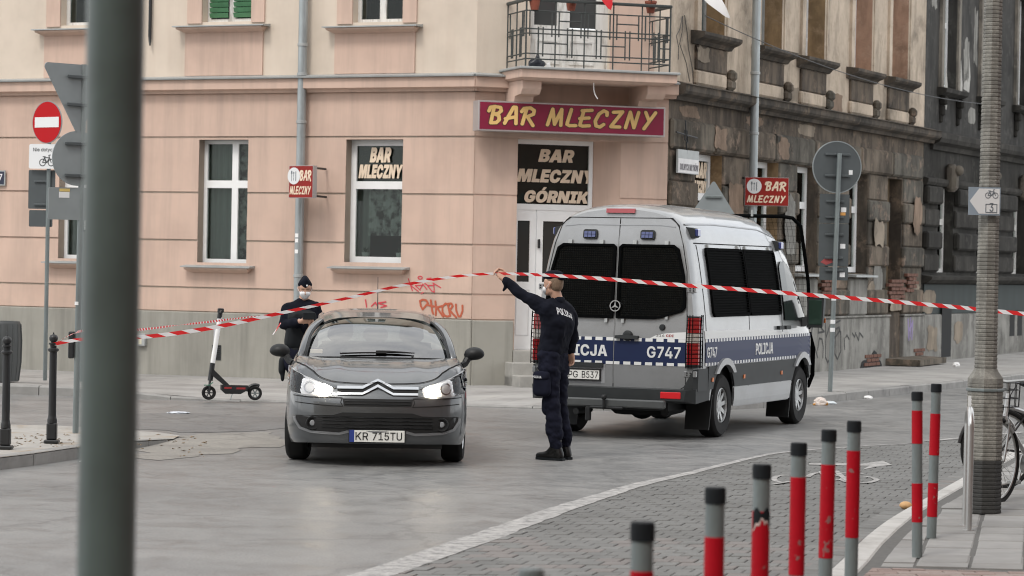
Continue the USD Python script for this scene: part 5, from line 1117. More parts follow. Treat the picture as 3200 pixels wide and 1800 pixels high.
part('tied_box', cbx(-.085, -.03, -.06, .05, .78, 1.06, .01), m_black, bs_)
# thin post behind it
B = gp(206, 960, .11); tp_ = thing('thin_post', 'thin bare post on the far pavement behind the sign backs', 'post', B); part('pole', cyl((0, 0, 0), (0, 0, 2.2), .03, 12), m_galv, tp_); part('top_cap', lathe([(.031, 2.19), (.034, 2.19), (.03, 2.215), (0, 2.22)], 12), m_cap, tp_)
# round sign and four plates seen from behind, before the grimy house
B = gp(2088, 985, .125); Z = B[1]
rs = thing('sign_post', 'tall post with the backs of a round sign and stickered plates before the grimy house', 'road sign', B)
part('post', tube([(0, 0, 0), (.07, 0, zof(2100, 385, Z)-.125)], .035, 14), m_galv, rs)
cz = zof(2107, 420, Z); R_ = (zof(2107, 357, Z)-zof(2107, 486, Z))/2; xf = sign_frame((at(2107, 420, Z)[0], Z+.06, cz), .25)
dd = plate('round_back', Point(0, 0).buffer(R_, quad_segs=16), -.012, 0, m_signback_d, rs, xf)
plate('sign_rim', Point(0, 0).buffer(R_+.008, quad_segs=16).difference(Point(0, 0).buffer(R_-.006, quad_segs=16)), -.018, .004, m_signback, dd, xf)
for b in (.19, -.13): clamp(rs, xf, b, .028, .20)
plate('sticker', sbox(.19, -.11, .25, -.04), .0005, .002, m_signwhite, dd, xf)
for (y0, y1, x0, x1) in ((488, 561, 2063, 2140), (563, 670, 2061, 2138), (672, 705, 2062, 2136)):
    xc = at((x0+x1)/2, y0, Z)[0]; zt, zb = zof(2100, y0, Z), zof(2100, y1, Z); w = (x1-x0)/2/(FPX/Z/KD); xf = sign_frame((xc, Z+.06, (zt+zb)/2), .15)
    q = plate('plate_back', sbox(-w, -(zt-zb)/2, w, (zt-zb)/2).buffer(-.02).buffer(.02), -.012, 0, m_signback_d, rs, xf)
    clamp(rs, xf, (zt-zb)/2*.5, .028, .14); 
    if y1-y0 > 40: clamp(rs, xf, -(zt-zb)/2*.6, .028, .14)
    plate('sticker', sbox(w-.13, -.05, w-.05, .02), .0005, .002, m_signwhite, q, xf)
    if y0 < 500: plate('sticker', sbox(w-.14, -.10, w-.06, -.055), .0005, .002, plain('orange_sticker', (.6, .3, .08), .5), q, xf)
    if 560 < y0 < 600: plate('sticker', Polygon([(-w+.03, -.26), (-w+.1, -.2), (-w+.2, -.19), (-w+.22, -.26), (-w+.12, -.3)]), .0005, .002, plain('dark_red_sticker', (.3, .06, .06), .5), q, xf)
for z in (1.37, 1.02, .9): part('sticker', lathe([(.0355, z), (.0365, z), (.0365, z+.06), (.0355, z+.06)], 14).apply_translation((.07*z/3.5, 0, 0)), m_signwhite, rs)
# warning sign back, behind the van
Zt = 38.5; xa, xb, ya, yb = 1728, 1860, 456, 530; ap = at(1795, 456, Zt)
ws = thing('warning_sign', 'back of a grey triangular warning sign standing behind the van', 'road sign', (at(1790, 600, Zt)[0], Zt, .12))
part('post', cyl((0, 0, 0), (0, 0, ap[2]-.25), .03, 12), m_galv, ws)
xf = sign_frame((ap[0], Zt-.05, ap[2]), .0); side_ = .98; plate('triangle_back', Polygon([(0, .02), (.46, -.70), (-.46, -.70)]).buffer(-.03).buffer(.03), -.012, 0, m_signback, ws, xf); clamp(ws, xf, -.22, .03, .12, m_galv); clamp(ws, xf, -.58, .03, .2, m_galv)

# ribbed concrete lamp post with the bicycle-route plate
B = gp(2472, 1290, .05); Z = B[1]
cl = thing('concrete_lamp_post', 'ribbed octagonal concrete lamp post with a bicycle route plate', 'lamp post', B)
m_rib = M('exposed_aggregate', (.215, .208, .185), .9, var=.3, scale=60, col2=(.14, .135, .12), c2pos=(.48, .62), c2scale=5, bump=.6, bscale=120, bdist=.006)
m_ribdark = M('tarred_concrete', (.034, .034, .032), .8, var=.3, scale=30, bump=.6, bscale=120, bdist=.006)
def ribbed(z0, z1, r0_, r1_, pitch, amp):
    n = int((z1-z0)/pitch); prof = []
    for k in range(n):
        a = z0+(z1-z0)*k/n; b = a+(z1-z0)/n
        f0 = (k/n); r = r0_+(r1_-r0_)*f0; prof += [(r-amp, a+.001), (r, a+(b-a)*.25), (r, a+(b-a)*.75), (r-amp, b-.001)]
    V = []; F = []; N = 8; off = PI/8+.15
    for i, (r, z) in enumerate(prof):
        for k in range(N):
            t = 2*PI*k/N+off; V.append((r*math.cos(t), r*math.sin(t), z))
    for i in range(len(prof)-1):
        for k in range(N):
            l = (k+1) % N; F += [(i*N+k, i*N+l, (i+1)*N+l), (i*N+k, (i+1)*N+l, (i+1)*N+k)]
    return trimesh.Trimesh(V, F, process=False)
sc_ = FPX/Z/KD
zA = zof(2470, 945, Z)-.05; zTop = 6.0
rb = 44/sc_*1.02; rs0, rs1 = 27.5/sc_*1.04, 20.5/sc_*1.02; z22 = zof(2480, 0, Z)-.05
part('tarred_foot', ribbed(0, .42, rb*1.02, rb*1.01, .031, .0045), m_ribdark, cl, smooth=False)
part('pedestal', ribbed(.42, zA-.06, rb*1.01, rb*.99, .031, .0045), m_rib, cl, smooth=False)
part('shoulder', lathe([(rb*.99, zA-.06), (rb*.98, zA-.02), (rs0*1.12, zA+.035), (rs0, zA+.06)], 8).apply_transform(trimesh.transformations.rotation_matrix(PI/8+.15, [0, 0, 1])), m_rib, cl, smooth=False)
part('shaft', ribbed(zA+.06, z22+1.5, rs0, rs1-.003, .031, .0045), m_rib, cl, smooth=False)
part('wire_tie', lathe([(rb*1.0+.004, .965), (rb*1.0+.009, .97), (rb+.009, .985), (rb+.004, .99)], 8).apply_transform(trimesh.transformations.rotation_matrix(PI/8+.15, [0, 0, 1])), m_galv, cl)
part('white_stripe', slab(sbox(-.014, -.1, .014, .1), 0, .004), m_signwhite, cl, smooth=False, xf=trimesh.transformations.translation_matrix((-rb*.93, -rb*.50, zA-.26)))
zt, zb = zof(2470, 472, Z), zof(2470, 542, Z); xc = at(2470, 507, Z)[0]; w = 41/sc_; h2 = (zt-zb)/2
xf = sign_frame((xc, Z-rs0-.03, (zt+zb)/2), .12)
pl2 = plate('route_plate', sbox(-w, -h2, w, h2), -.006, 0, m_signgrey, cl, xf)
plate('white_arrow', Polygon([(-w*.93, 0), (-w*.35, h2*.9), (w*.94, h2*.9), (w*.94, -h2*.9), (-w*.35, -h2*.9)]), .0005, .002, m_signwhite, pl2, xf)
m_sgink = plain('grey_ink', (.12, .14, .16), .5)
plate('bicycle_symbol', bike_icon(w*.44, h2*.42, .055), .0025, .004, m_sgink, pl2, xf)
plate('number_frame', sbox(w*.06, -h2*.82, w*.80, -.02).buffer(-.005).buffer(.005).difference(sbox(w*.06+.006, -h2*.82+.006, w*.80-.006, -.026)), .0025, .004, m_sgink, pl2, xf)
plate('route_number', fit(textpoly('3', 1, 0, 0, 600), w*.32, w*.56, -h2*.74, -h2*.12), .0025, .004, m_sgink, pl2, xf)
# stainless hoop for bicycles
B0 = gp(2437, 1335, .05); hp = thing('bike_hoop', 'stainless steel bicycle hoop in front of the concrete lamp post', 'bike rack', B0)
z1 = zof(2445, 1032, B0[1])-.05; dv = np.array([.035, .36, 0])
m_inox = M('brushed_steel', (.5, .5, .49), .3, metal=.9, var=.08, scale=20, stretch=(1, 1, .1))
arcp = [np.array([0, 0, 0])]+[np.array([0, 0, z1-.12])]+[dv*(.5-.5*math.cos(t))+np.array([0, 0, z1-.12+.12*math.sin(t)]) for t in np.linspace(.2, PI-.2, 9)]+[dv+np.array([0, 0, z1-.12]), dv]
part('hoop', tube(arcp, .024, 14), m_inox, hp, smooth=50); part('foot_plate', [lathe([(0, .001), (.045, .001), (.045, .008), (0, .008)], 14), lathe([(0, .001), (.045, .001), (.045, .008), (0, .008)], 14).apply_translation(dv)], m_inox, hp)

# bicycles
m_bframe = plain('bike_black', (.012, .012, .013), .35); m_spoke = plain('bike_spoke', (.35, .35, .34), .35, .8)
def bicycle(label, loc, rz, silver=False):
    b = thing('bicycle', label, 'bicycle', loc, rz)
    R_ = .345; mf = plain('bike_silver', (.5, .5, .5), .3, .6) if silver else m_bframe
    for x in (-.52, .52):
        t = part('wheel', tube([(x+R_*math.cos(a), 0, R_+R_*math.sin(a)) for a in np.linspace(0, 2*PI, 41)[:-1]], .02, 8, closed=True), m_tyre, b)
        part('rim', tube([(x+(R_-.028)*math.cos(a), 0, R_+(R_-.028)*math.sin(a)) for a in np.linspace(0, 2*PI, 41)[:-1]], .010, 6, closed=True), m_spoke, t)
        part('spokes', [tube([(x+.02*math.cos(a+.8), .02*(-1)**k, R_+.02*math.sin(a+.8)), (x+(R_-.03)*math.cos(a), 0, R_+(R_-.03)*math.sin(a))], .0016, 3) for k, a in enumerate(np.linspace(0, 2*PI, 29)[:-1])], m_spoke, t, kind='stuff')
        part('hub', cyl((x, -.05, R_), (x, .05, R_), .022, 10), m_spoke, t)
        part('mudguard', tube([(x+(R_+.035)*math.cos(a), 0, R_+(R_+.035)*math.sin(a)) for a in np.linspace(.2 if x > 0 else .6, 2.4 if x > 0 else 3.0, 16)], .016, 6), mf, b)
    hd, st_, bb, cr = (.40, 0, .80), (-.17, 0, .78), (-.06, 0, .30), (.36, 0, .90)
    part('frame', [tube([bb, st_], .017, 8), tube([bb, (.41, 0, .70)], .02, 8), tube([(-.15, 0, .70), hd], .017, 8), tube([bb, (-.52, .06, R_)], .01, 6), tube([bb, (-.52, -.06, R_)], .01, 6), tube([st_, (-.52, .06, R_)], .009, 6), tube([st_, (-.52, -.06, R_)], .009, 6), tube([cr, (.42, 0, .66)], .02, 8)], mf, b)
    part('fork', [tube([(.42, s*.05, .66), (.47, s*.055, .5), (.52, s*.055, R_)], .012, 6) for s in (1, -1)]+[tube([(.42, -.05, .66), (.42, .05, .66)], .014, 6)], m_spoke if silver else mf, b)
    part('handlebar', tube([(.24, .31, 1.02), (.32, .29, 1.04), (.39, .18, 1.02), (.38, 0, 1.0), (.39, -.18, 1.02), (.32, -.29, 1.04), (.24, -.31, 1.02)], .012, 8), m_spoke, b)
    for s in (1, -1): part('grip', cyl((.32, s*.29, 1.04), (.2, s*.32, 1.015), .018, 8), m_cap, b); part('brake_lever', tube([(.36, s*.25, 1.03), (.38, s*.28, 1.0), (.30, s*.33, .985)], .006, 5), m_spoke, b)
    part('stem', tube([cr, (.375, 0, 1.0)], .014, 8), m_spoke, b); part('saddle', hull([(-.33, .07, .93), (-.33, -.07, .93), (-.3, .085, .96), (-.3, -.085, .96), (-.05, .015, .95), (-.05, -.015, .95), (-.1, 0, .91), (-.3, 0, .9)]), m_cap, b); part('seat_post', tube([st_, (-.2, 0, .92)], .013, 8), m_spoke, b)
    part('crank', [lathe([(0, -.004), (.09, -.004), (.09, .004), (0, .004)], 20, 'y', (bb[0], -.05, bb[2])), cyl((bb[0], -.07, bb[2]), (bb[0]+.05, -.08, bb[2]-.15), .009, 6), cyl((bb[0], .07, bb[2]), (bb[0]-.05, .08, bb[2]+.15), .009, 6), cbx(.0-.06+.0, .03, -.17, -.08, .12, .15, .005)], m_spoke, b)
    part('basket', [tube([(.5+.13*math.cos(a), .16*math.sin(a), z) for a in np.linspace(0, 2*PI, 17)[:-1]], .004, 4, closed=True) for z in (.80, .87, .94, 1.0)]+[tube([(.5+.13*math.cos(a), .16*math.sin(a), .80), (.5+.14*math.cos(a), .17*math.sin(a), 1.0)], .004, 4) for a in np.linspace(0, 2*PI, 15)[:-1]], m_bframe, b, kind='stuff')
    part('cables', [tube([(.38, .1, 1.0), (.55, .12, .9), (.47, .06, .7)], .004, 4), tube([(.38, -.1, 1.0), (.56, -.1, .86), (.45, -.04, .66)], .004, 4)], m_cap, b, kind='stuff')
    return b
p = gp(2455, 1233, .04); bicycle('dark bicycle leaning behind the concrete lamp post, one tyre showing to the left of it', (p[0]+.72, p[1]+.25, .05), math.radians(14))
p = gp(2560, 1262, .04); bicycle('silver-forked city bicycle at the right edge, parked beside the concrete lamp post', (p[0]+.10, p[1]+.15, .05), math.radians(-128), True)

# electric scooter
F_, R2 = gp(525, 1004, .045), gp(641, 1005, .045); ang = math.atan2(F_[1]-R2[1], F_[0]-R2[0]); wb = np.linalg.norm(F_-R2)
sc = thing('electric_scooter', 'white-stemmed electric kick scooter parked at the edge of the far pavement', 'scooter', (*((F_+R2)/2)[:2], .035), ang)
h = wb/2; R_ = .096
for x in (h, -h):
    t = part('wheel', lathe([(R_-.035, -.02), (R_-.012, -.027), (R_, -.012), (R_, .012), (R_-.012, .027), (R_-.035, .02)], 28, 'y', (x, 0, R_)), m_tyre, sc)
    part('rim', [tube([(x+(R_-.037)*math.cos(a), 0, R_+(R_-.037)*math.sin(a)) for a in np.linspace(0, 2*PI, 25)[:-1]], .008, 6, closed=True)]+[cyl((x, 0, R_), (x+(R_-.035)*math.cos(a), 0, R_+(R_-.035)*math.sin(a)), .009, 6) for a in np.linspace(0, 2*PI, 7)[:-1]], m_black if x > 0 else m_galv, t)
part('deck', hull([(h-.16, -.075, .14), (h-.16, .075, .14), (-h+.12, -.075, .13), (-h+.12, .075, .13), (h-.16, -.075, .205), (h-.16, .075, .205), (-h+.1, -.075, .20), (-h+.1, .075, .20), (h-.22, -.06, .085), (h-.22, .06, .085), (-h+.2, -.06, .085), (-h+.2, .06, .085)]), m_black, sc)
part('rear_fender', tube([(-h+(R_+.02)*math.cos(a), 0, R_+(R_+.02)*math.sin(a)) for a in np.linspace(.2, 2.1, 9)], .022, 6), m_black, sc)
part('neck', hull([(h-.2, -.03, .2), (h-.2, .03, .2), (h-.28, -.03, .2), (h-.28, .03, .2), (h-.05, -.03, .42), (h-.05, .03, .42), (h-.0, -.03, .36), (h-.0, .03, .36)]), m_black, sc)
part('fork', [cyl((h, s*.035, R_), (h-.02, s*.03, .35), .014, 8) for s in (1, -1)]+[cyl((h-.015, 0, .26), (h-.045, 0, .5), .035, 12)], m_black, sc)
part('red_stripe', [bx(h-.3, h-.2, -.078, .078, .155, .18), bx(-h+.14, -h+.26, -.078, .078, .15, .175)], plain('dark_red_trim', (.25, .02, .02), .5), sc, smooth=False)
part('green_cable', tube([(h+.07, .03, .2), (h-.0, .04, .2), (h-.05, .04, .24)], .008, 6), plain('green_cable', (.02, .12, .07), .5), sc)
part('stem', cyl((h-.045, 0, .5), (h-.13, 0, 1.12), .032, 14), m_white, sc)
part('handlebar', [cyl((h-.13, -.22, 1.19), (h-.13, .22, 1.19), .015, 10), cyl((h-.125, 0, 1.1), (h-.135, 0, 1.2), .034, 12), cyl((h-.13, .12, 1.2), (h-.14, .23, 1.2), .02, 8), cyl((h-.13, -.12, 1.2), (h-.14, -.23, 1.2), .02, 8), cbx(h-.18, h-.1, -.05, .05, 1.19, 1.24, .01)], m_black, sc)
part('kickstand', tube([(.0, .05, .09), (.03, .1, .01)], .007, 6), m_galv, sc)
part('stem_lettering', [cbx(h-.10, h-.055, -.0345, -.03, .78, .95, .001)], M('pale_grey_print', (.45, .46, .48), .5), sc, smooth=False)

# ---------------------------------------------------------------- shop signs
m_maroon = M('maroon_sign_face', (.21, .012, .04), .45, spec=.35, var=.25, scale=.9); m_alu = M('aluminium_edge', (.42, .39, .38), .4, metal=.5, var=.06)
DS = -.42
def cz_(x, y, d): return PC.uz(x, y, d)
uA, zTl = cz_(1204, 254, DS); uB, zTr = cz_(1674, 268, DS); _, zBl = cz_(1200, 330, DS); _, zBr = cz_(1670, 343, DS)
z0, z1 = (zBl+zBr)/2, (zTl+zTr)/2
bsn = thing('bar_sign', 'long maroon box sign with yellow BAR MLECZNY lettering under the balcony', 'sign', PC.P((uA+uB)/2, z0, DS), PC.ang)
def sgp(name, mesh, m, pl=PC, parent=None, **k): return part(name, mesh, m, parent, xf=pl.M, world=True, smooth=k.pop('smooth', False), **k)
sgp('box', cbx(uA, uB, DS, -.16, z0, z1, .006), m_alu, parent=bsn)
fc = sgp('face', slab(sbox(uA+.025, z0+.025, uB-.025, z1-.025), DS-.004, DS+.002), m_maroon, parent=bsn)
sgp('bracket', [bx(uA+.3, uA+.36, -.17, .0, z0+.1, z1-.1), bx(uB-.36, uB-.3, -.17, 0, z0+.1, z1-.1)], m_black, parent=bsn)
W = uB-uA; H_ = z1-z0
# brush lettering: each letter a set of fat strokes
GLY = {'B': [[(.15, 0), (.35, 1)], [(.02, .72), (.12, .95), (.4, 1.0), (.75, .95), (.8, .75), (.6, .58), (.35, .55)], [(.35, .55), (.65, .45), (.68, .2), (.5, .02), (.15, 0)]],
       'A': [[(.0, 0), (.55, 1)], [(.55, 1), (.72, 1.0), (.72, .0)], [(.05, .28), (.7, .42)]], 'R': [[(.1, 0), (.38, .98)], [(.05, .75), (.2, .95), (.6, 1.0), (.85, .85), (.8, .62), (.4, .45)], [(.42, .45), (.78, -.08)]],
       'M': [[(0, 0), (.32, .98)], [(.32, .98), (.45, .05)], [(.45, .05), (.9, .98)], [(.9, .98), (.85, 0)]], 'L': [[(.32, 1), (.05, .1)], [(.05, .08), (.2, 0), (.62, .02)]],
       'E': [[(.15, .95), (.78, 1)], [(.25, .95), (.02, .08)], [(.0, .46), (.6, .52)], [(.02, .05), (.2, 0), (.62, .04)]], 'C': [[(.8, .72), (.82, .9), (.6, 1.0), (.3, .8), (.05, .35), (.1, .05), (.35, -.02), (.6, .15)]],
       'Z': [[(.2, .93), (.8, .98)], [(.8, .98), (.05, .05)], [(.05, .03), (.62, .03)]], 'N': [[(.0, 0), (.3, .98)], [(.3, .98), (.55, .02)], [(.55, .02), (.85, .98)]], 'Y': [[(.2, 1), (.42, .5)], [(.85, 1), (.1, -.02)]]}
def brush(word, widths=None, w=.2):
    x = 0; G = []
    for ch in word:
        if ch == ' ': x += .62; continue
        g = strokes([[(a*.9+x, b) for a, b in l] for l in GLY[ch]], w); G.append(g); x += {'M': 1.08, 'L': .78, 'E': .86, 'N': 1.0, 'Z': .9, 'Y': .9}.get(ch, .92)
    return G
def brushed(word, u0, u1, z0_, z1_, d, m, parent, pl, outl=None, w=.2):
    G = brush(word, w=w); b = unary_union(G).bounds; sx, sz = (u1-u0)/(b[2]-b[0]), (z1_-z0_)/(b[3]-b[1])
    for g in G:
        g = affinity.affine_transform(g, [sx, 0, 0, sz, u0-b[0]*sx, z0_-b[1]*sz])
        if outl is not None: part('letter_edge', slab(g.buffer(.012), d-.003, d), outl, parent, xf=pl.M, world=True, smooth=False)
        part('letter', slab(g, d-.008, d-.0035), m, parent, xf=pl.M, world=True, smooth=False)
m_edge = plain('dark_letter_edge', (.07, .035, .02), .6)
brushed('BAR MLECZNY', uA+W*.045, uA+W*.955, z0+H_*.17, z0+H_*.86, DS-.004, m_signyellow, fc, PC, m_edge)
# projecting signs
m_brick_red = M('brick_red_sign', (.25, .014, .010), .5, spec=.3, var=.12, scale=4)
def projecting(name, label, C, yaw, w, h, pts):
    """pts: bracket ends in world"""
    t = thing(name, label, 'sign', (C[0], C[1], C[2]-h/2), 0)
    xf = sign_frame(C, yaw); q = plate('box', sbox(-w/2, -h/2, w/2, h/2), -.09, 0, m_alu, t, xf)
    f = plate('face', sbox(-w/2+.008, -h/2+.008, w/2-.008, h/2-.008), .0005, .004, m_brick_red, q, xf)
    e = plate('plate_disc', affinity.translate(Point(0, 0).buffer(h*.26, quad_segs=12), -w*.29, h*.18), .0045, .006, m_signwhite, q, xf)
    cx, cy, k = -w*.29, h*.18, h*.26
    plate('cutlery', unary_union([sbox(cx-.38*k, cy-.6*k, cx-.30*k, cy+.2*k), affinity.scale(Point(cx-.34*k, cy+.4*k).buffer(.16*k), .7, 1.4), sbox(cx-.05*k, cy-.55*k, cx+.03*k, cy+.5*k), sbox(cx-.12*k, cy+.3*k, cx+.1*k, cy+.42*k), sbox(cx+.27*k, cy-.6*k, cx+.38*k, cy+.55*k)]), .0065, .008, m_sgink, q, xf)
    for word, x0, x1, y0, y1 in (('BAR', -.05*w, .44*w, .0, .36*h), ('MLECZNY', -.45*w, .43*w, -.40*h, -.13*h)):
        G = brush(word, w=.22); b = unary_union(G).bounds; sx, sz = (x1-x0)/(b[2]-b[0]), (y1-y0)/(b[3]-b[1])
        for g in G: plate('letter', affinity.affine_transform(g, [sx, 0, 0, sz, x0-b[0]*sx, y0-b[1]*sz]), .0045, .008, m_letters, q, xf)
    for a, b in pts: part('bracket', cyl(a, b, .018, 8), m_black, t, world=True)
    return t
# the one on the street front, seen at a slant (it stands square to the wall)
u0, _ = PL.uz(762, 415, -.5); zc_ = at(755, 457, PL.P(u0, 0, -.6)[1])[2]
Cw = PL.P(-2.66, zc_, -.55); Cw[0] = at(757, 457, Cw[1])[0]
projecting('projecting_sign', 'small brick-red BAR MLECZNY sign on brackets beside the downpipe of the pink front', Cw, math.radians(-38), .50, .50, [(Cw+[.18, -.05, .22], PL.P(-2.55, zc_+.215, -.04)), (Cw+[.18, -.05, -.21], PL.P(-2.53, zc_-.22, -.04))])
Yr = PR.P(3.6, 0, -.9)[1]; Cr = at(1929, 482, Yr)
projecting('projecting_sign', 'small brick-red BAR MLECZNY sign on an iron arm before the grimy house', Cr, .06, .735, .475, [(Cr+[-.36, .0, .22], Cr+[-.62, .75, .24]), (Cr+[.0, .05, -.2], Cr+[.0, .9, -.2])])
# ---------------------------------------------------------------- silver police van, seen from behind
plain_part = part
def part(name, mesh, m, parent=None, **k):
    mesh = asmesh(mesh).copy(); v = np.array(mesh.vertices); v[:, 0] = np.where(v[:, 0] > 4.72, 4.72+(v[:, 0]-4.72)*.38, v[:, 0]); mesh.vertices = v      # short nose
    return plain_part(name, mesh, m, parent, **k)
VA = math.radians(21.9); VF = np.array([math.sin(VA), math.cos(VA)]); VO = np.array([1.165, 30.79, 0.])
van = thing('police_van', 'silver high-roofed police van with barred windows seen from behind', 'van', VO, math.atan2(VF[1], VF[0]))
m_silver = usdkit.material(stage, '/World/Looks/silver_metallic', {'g': ('texture_coordinate', {}), 'n': ('noise_texture', {'scale': 700., 'detail': 1.}), 'r': ('rgb_ramp', {'ramp': [(.35, (.25, .258, .262)), (.65, (.325, .333, .337))]}),
    'd': ('noise_texture', {'scale': 2.2, 'detail': 7., 'roughness': .6}), 'dr': ('rgb_ramp', {'ramp': [(.45, (1, 1, 1)), (.75, (.84, .83, .81))]}), 'x': ('mix', {'mix_type': 'multiply', 'fac': 1.}), 'p': ('principled_bsdf', {'metallic': .55, 'roughness': .36, 'coat_weight': .9, 'coat_roughness': .05})},
    [('g.object', 'n.vector'), ('n.fac', 'r.fac'), ('g.object', 'd.vector'), ('d.fac', 'dr.fac'), ('r.color', 'x.color1'), ('dr.color', 'x.color2'), ('x.color', 'p.base_color')], surface='p.BSDF')
m_vblack = M('grey_black_cladding', (.022, .025, .026), .55, spec=.3, var=.15, obj=True)
m_navy = plain('navy_band', (.012, .02, .06), .45, 0, .25); m_vwhite = plain('reflective_white', (.62, .63, .62), .4)
m_blue = plain('blue_beacon', (.03, .045, .16), .15, 0, .5, 1.)
m_redlamp = plain('red_lamp', (.30, .012, .015), .12, 0, .5, 1.); m_clearlamp = plain('clear_lamp', (.45, .42, .38), .15, 0, .5, 1.); m_redref = plain('red_reflector', (.55, .015, .02), .3)
m_grid = M('wire_guard', (.003, .0033, .0035), .9, var=.2, obj=True, spec=.03)
m_vglass = plain('dark_tinted_glass', (.008, .010, .010), .08, 0, .45)
VZ = np.array([.30, .42, .6, .8, 1.0, 1.2, 1.4, 1.6, 1.8, 2.0, 2.15, 2.28, 2.40, 2.50, 2.57, 2.62, 2.65, 2.66])
VH = np.array([.945, .965, .975, .982, .985, .98, .965, .94, .91, .878, .848, .815, .765, .69, .59, .43, .22, .0])
def vtop(x): return np.interp(x, [0, .06, .3, 1.2, 2.6, 3.3, 3.75, 4.1, 4.4, 4.75, 5.0, 5.2, 5.245], [2.60, 2.63, 2.66, 2.685, 2.675, 2.64, 2.56, 2.40, 2.1, 1.55, 1.22, 1.1, 1.0])
def vscale(x): return np.interp(x, [0, .05, .15, .4, 4.2, 4.7, 5.0, 5.16, 5.245], [.965, .985, .995, 1., 1., .985, .94, .86, .76])
def hw(x, z):
    zt = vtop(x); zz = np.where(z > 1.1, 1.1+(z-1.1)*(2.66-1.1)/max(zt-1.1, .02), z); return float(np.interp(zz, VZ, VH)*vscale(x))
VR, VX = .44, (1.02, 4.27)
def vbot(x):
    z = np.interp(x, [0, .5, 1.6, 4.9, 5.25], [.55, .45, .33, .33, .40])
    for xc in VX:
        d = abs(x-xc)
        if d < VR: z = max(z, .40+math.sqrt(VR**2-d*d))
    return z
xs = np.unique(np.r_[np.linspace(.0, .16, 5), np.linspace(.16, 5.245, 60), np.linspace(3.2, 5.2, 60), [c+VR*math.cos(t) for c in VX for t in np.linspace(0, PI, 17)], [c+s*(VR+.004) for c in VX for s in (-1, 1)]])
xs = xs[(xs >= 0) & (xs <= 5.245)]
def lean(z): return .0+np.interp(z, [.5, 1.1, 2.2, 2.6, 2.7], [0, 0, .10, .17, .21])
rows = []
for x in xs:
    zt, zb = vtop(x), vbot(x); row = []
    zl = np.r_[np.linspace(zb, 1.1, 7)[:-1], 1.1+(VZ[5:]-1.1)*(zt-1.1)/1.56] if zt > 1.15 else np.linspace(zb, zt, 19)
    hs = [hw(x, z) for z in zl]; f = max(0, 1-x/.5)
    for y_, z in zip(hs, zl): row.append((x+lean(z)*f, y_, z))
    rows.append(row)
G = np.array(rows); GL, GRt = G.copy(), G*[1, -1, 1]
part('body', [gridmesh(GL, False), gridmesh(GRt, True)], m_silver, van, smooth=32)
# rear face and nose caps
r0 = G[0]; cap = np.array([[p*[1, t, 1] for t in np.linspace(-1, 1, 9)] for p in r0])
part('rear_doors', gridmesh(cap, True), m_silver, van, smooth=60)
cap = np.array([[p*[1, t, 1] for t in np.linspace(-1, 1, 5)] for p in G[-1]])
part('front_panel', gridmesh(cap, False), m_silver, van, smooth=False)
part('underbody', [bx(.12, 5.0, -.62, .62, .32, .6), bx(.2, 5.0, -.9, .9, .5, .62)]+[bx(c-.5, c+.5, s*.55, s*.9, .55, .9) for c in VX for s in (1, -1)], m_trim, van, smooth=False)
def vrear(poly, off, depth=.02, fine=.12):
    """a drawing in (y, z) laid on the rear doors (y to the left)"""
    out = []
    for q in polys(poly):
        q = shapely.segmentize(q, fine); m = ext(q, 1.); v = m.vertices.copy()
        v = np.column_stack([np.where(v[:, 2] > .5, -off, depth)+lean(v[:, 1]), v[:, 0], v[:, 1]]); o = trimesh.Trimesh(v, m.faces, process=False)
        if o.volume < 0: o.invert()
        out.append(o)
    return trimesh.util.concatenate(out)
def vside(poly, off, depth=.012, side=-1, fine=.12):
    """a drawing in (x, z) laid on the flank"""
    out = []
    for q in polys(poly):
        b = q.bounds
        parts_ = [q]
        if b[3]-b[1] > .09:
            parts_ = [g for k in np.arange(b[1], b[3], .06) for g in polys(q.intersection(sbox(b[0], k, b[2], min(k+.06, b[3]))))]
        if b[2]-b[0] > .5: parts_ = [h for g in parts_ for k in np.arange(b[0], b[2], .25) for h in polys(g.intersection(sbox(k, b[1], min(k+.25, b[2]), b[3]))) if h.area > 1e-7]
        for g in parts_:
            g = shapely.segmentize(g, fine); m = ext(g, 1.); v = m.vertices
            y = np.array([hw(min(max(x, 0), 5.2), z) for x, z in v[:, :2]])+np.where(v[:, 2] > .5, off, -depth)
            o = trimesh.Trimesh(np.column_stack([v[:, 0], side*y, v[:, 1]]), m.faces, process=False)
            if o.volume < 0: o.invert()
            out.append(o)
    return trimesh.util.concatenate(out)
def vskin(poly, off, side=-1, m_=.06):
    v, f = trimesh.creation.triangulate_polygon(shapely.segmentize(poly, m_), engine='earcut'); v, f = trimesh.remesh.subdivide_to_size(np.column_stack([v, np.zeros(len(v))]), f, m_)
    P = np.array([(x, side*(hw(min(max(x, 0), 5.2), z)+off), z) for x, z, _ in v]); Q = P-np.array([0, side*.01, 0])
    o = trimesh.Trimesh(np.r_[P, Q], np.r_[f, f[:, ::-1]+len(P)], process=False); return o
def vr(name, poly, off, m, parent=van, **k): return part(name, vrear(poly, off), m, parent, smooth=False, **k)
def vs(name, poly, off, m, parent=van, **k): return part(name, vside(poly, off), m, parent, smooth=False, **k)
# door gaps, crease
door = Polygon([(-.86, .62), (-.86, 1.3), (-.83, 1.9), (-.77, 2.2), (-.70, 2.42), (-.62, 2.50), (.62, 2.50), (.70, 2.42), (.77, 2.2), (.83, 1.9), (.86, 1.3), (.86, .62), (.80, .58), (-.80, .58)])
vr('panel_gap', door.buffer(.005).difference(door.buffer(-.004)), .003, m_seam)
vr('panel_gap', LineString([(.0, .59), (.0, 2.49)]).buffer(.005), .003, m_seam)
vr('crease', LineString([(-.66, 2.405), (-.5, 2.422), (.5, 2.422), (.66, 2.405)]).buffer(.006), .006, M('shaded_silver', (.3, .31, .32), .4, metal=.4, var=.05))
vr('brake_light', sbox(-.17, 2.555, .17, 2.605), .035, m_redlamp)
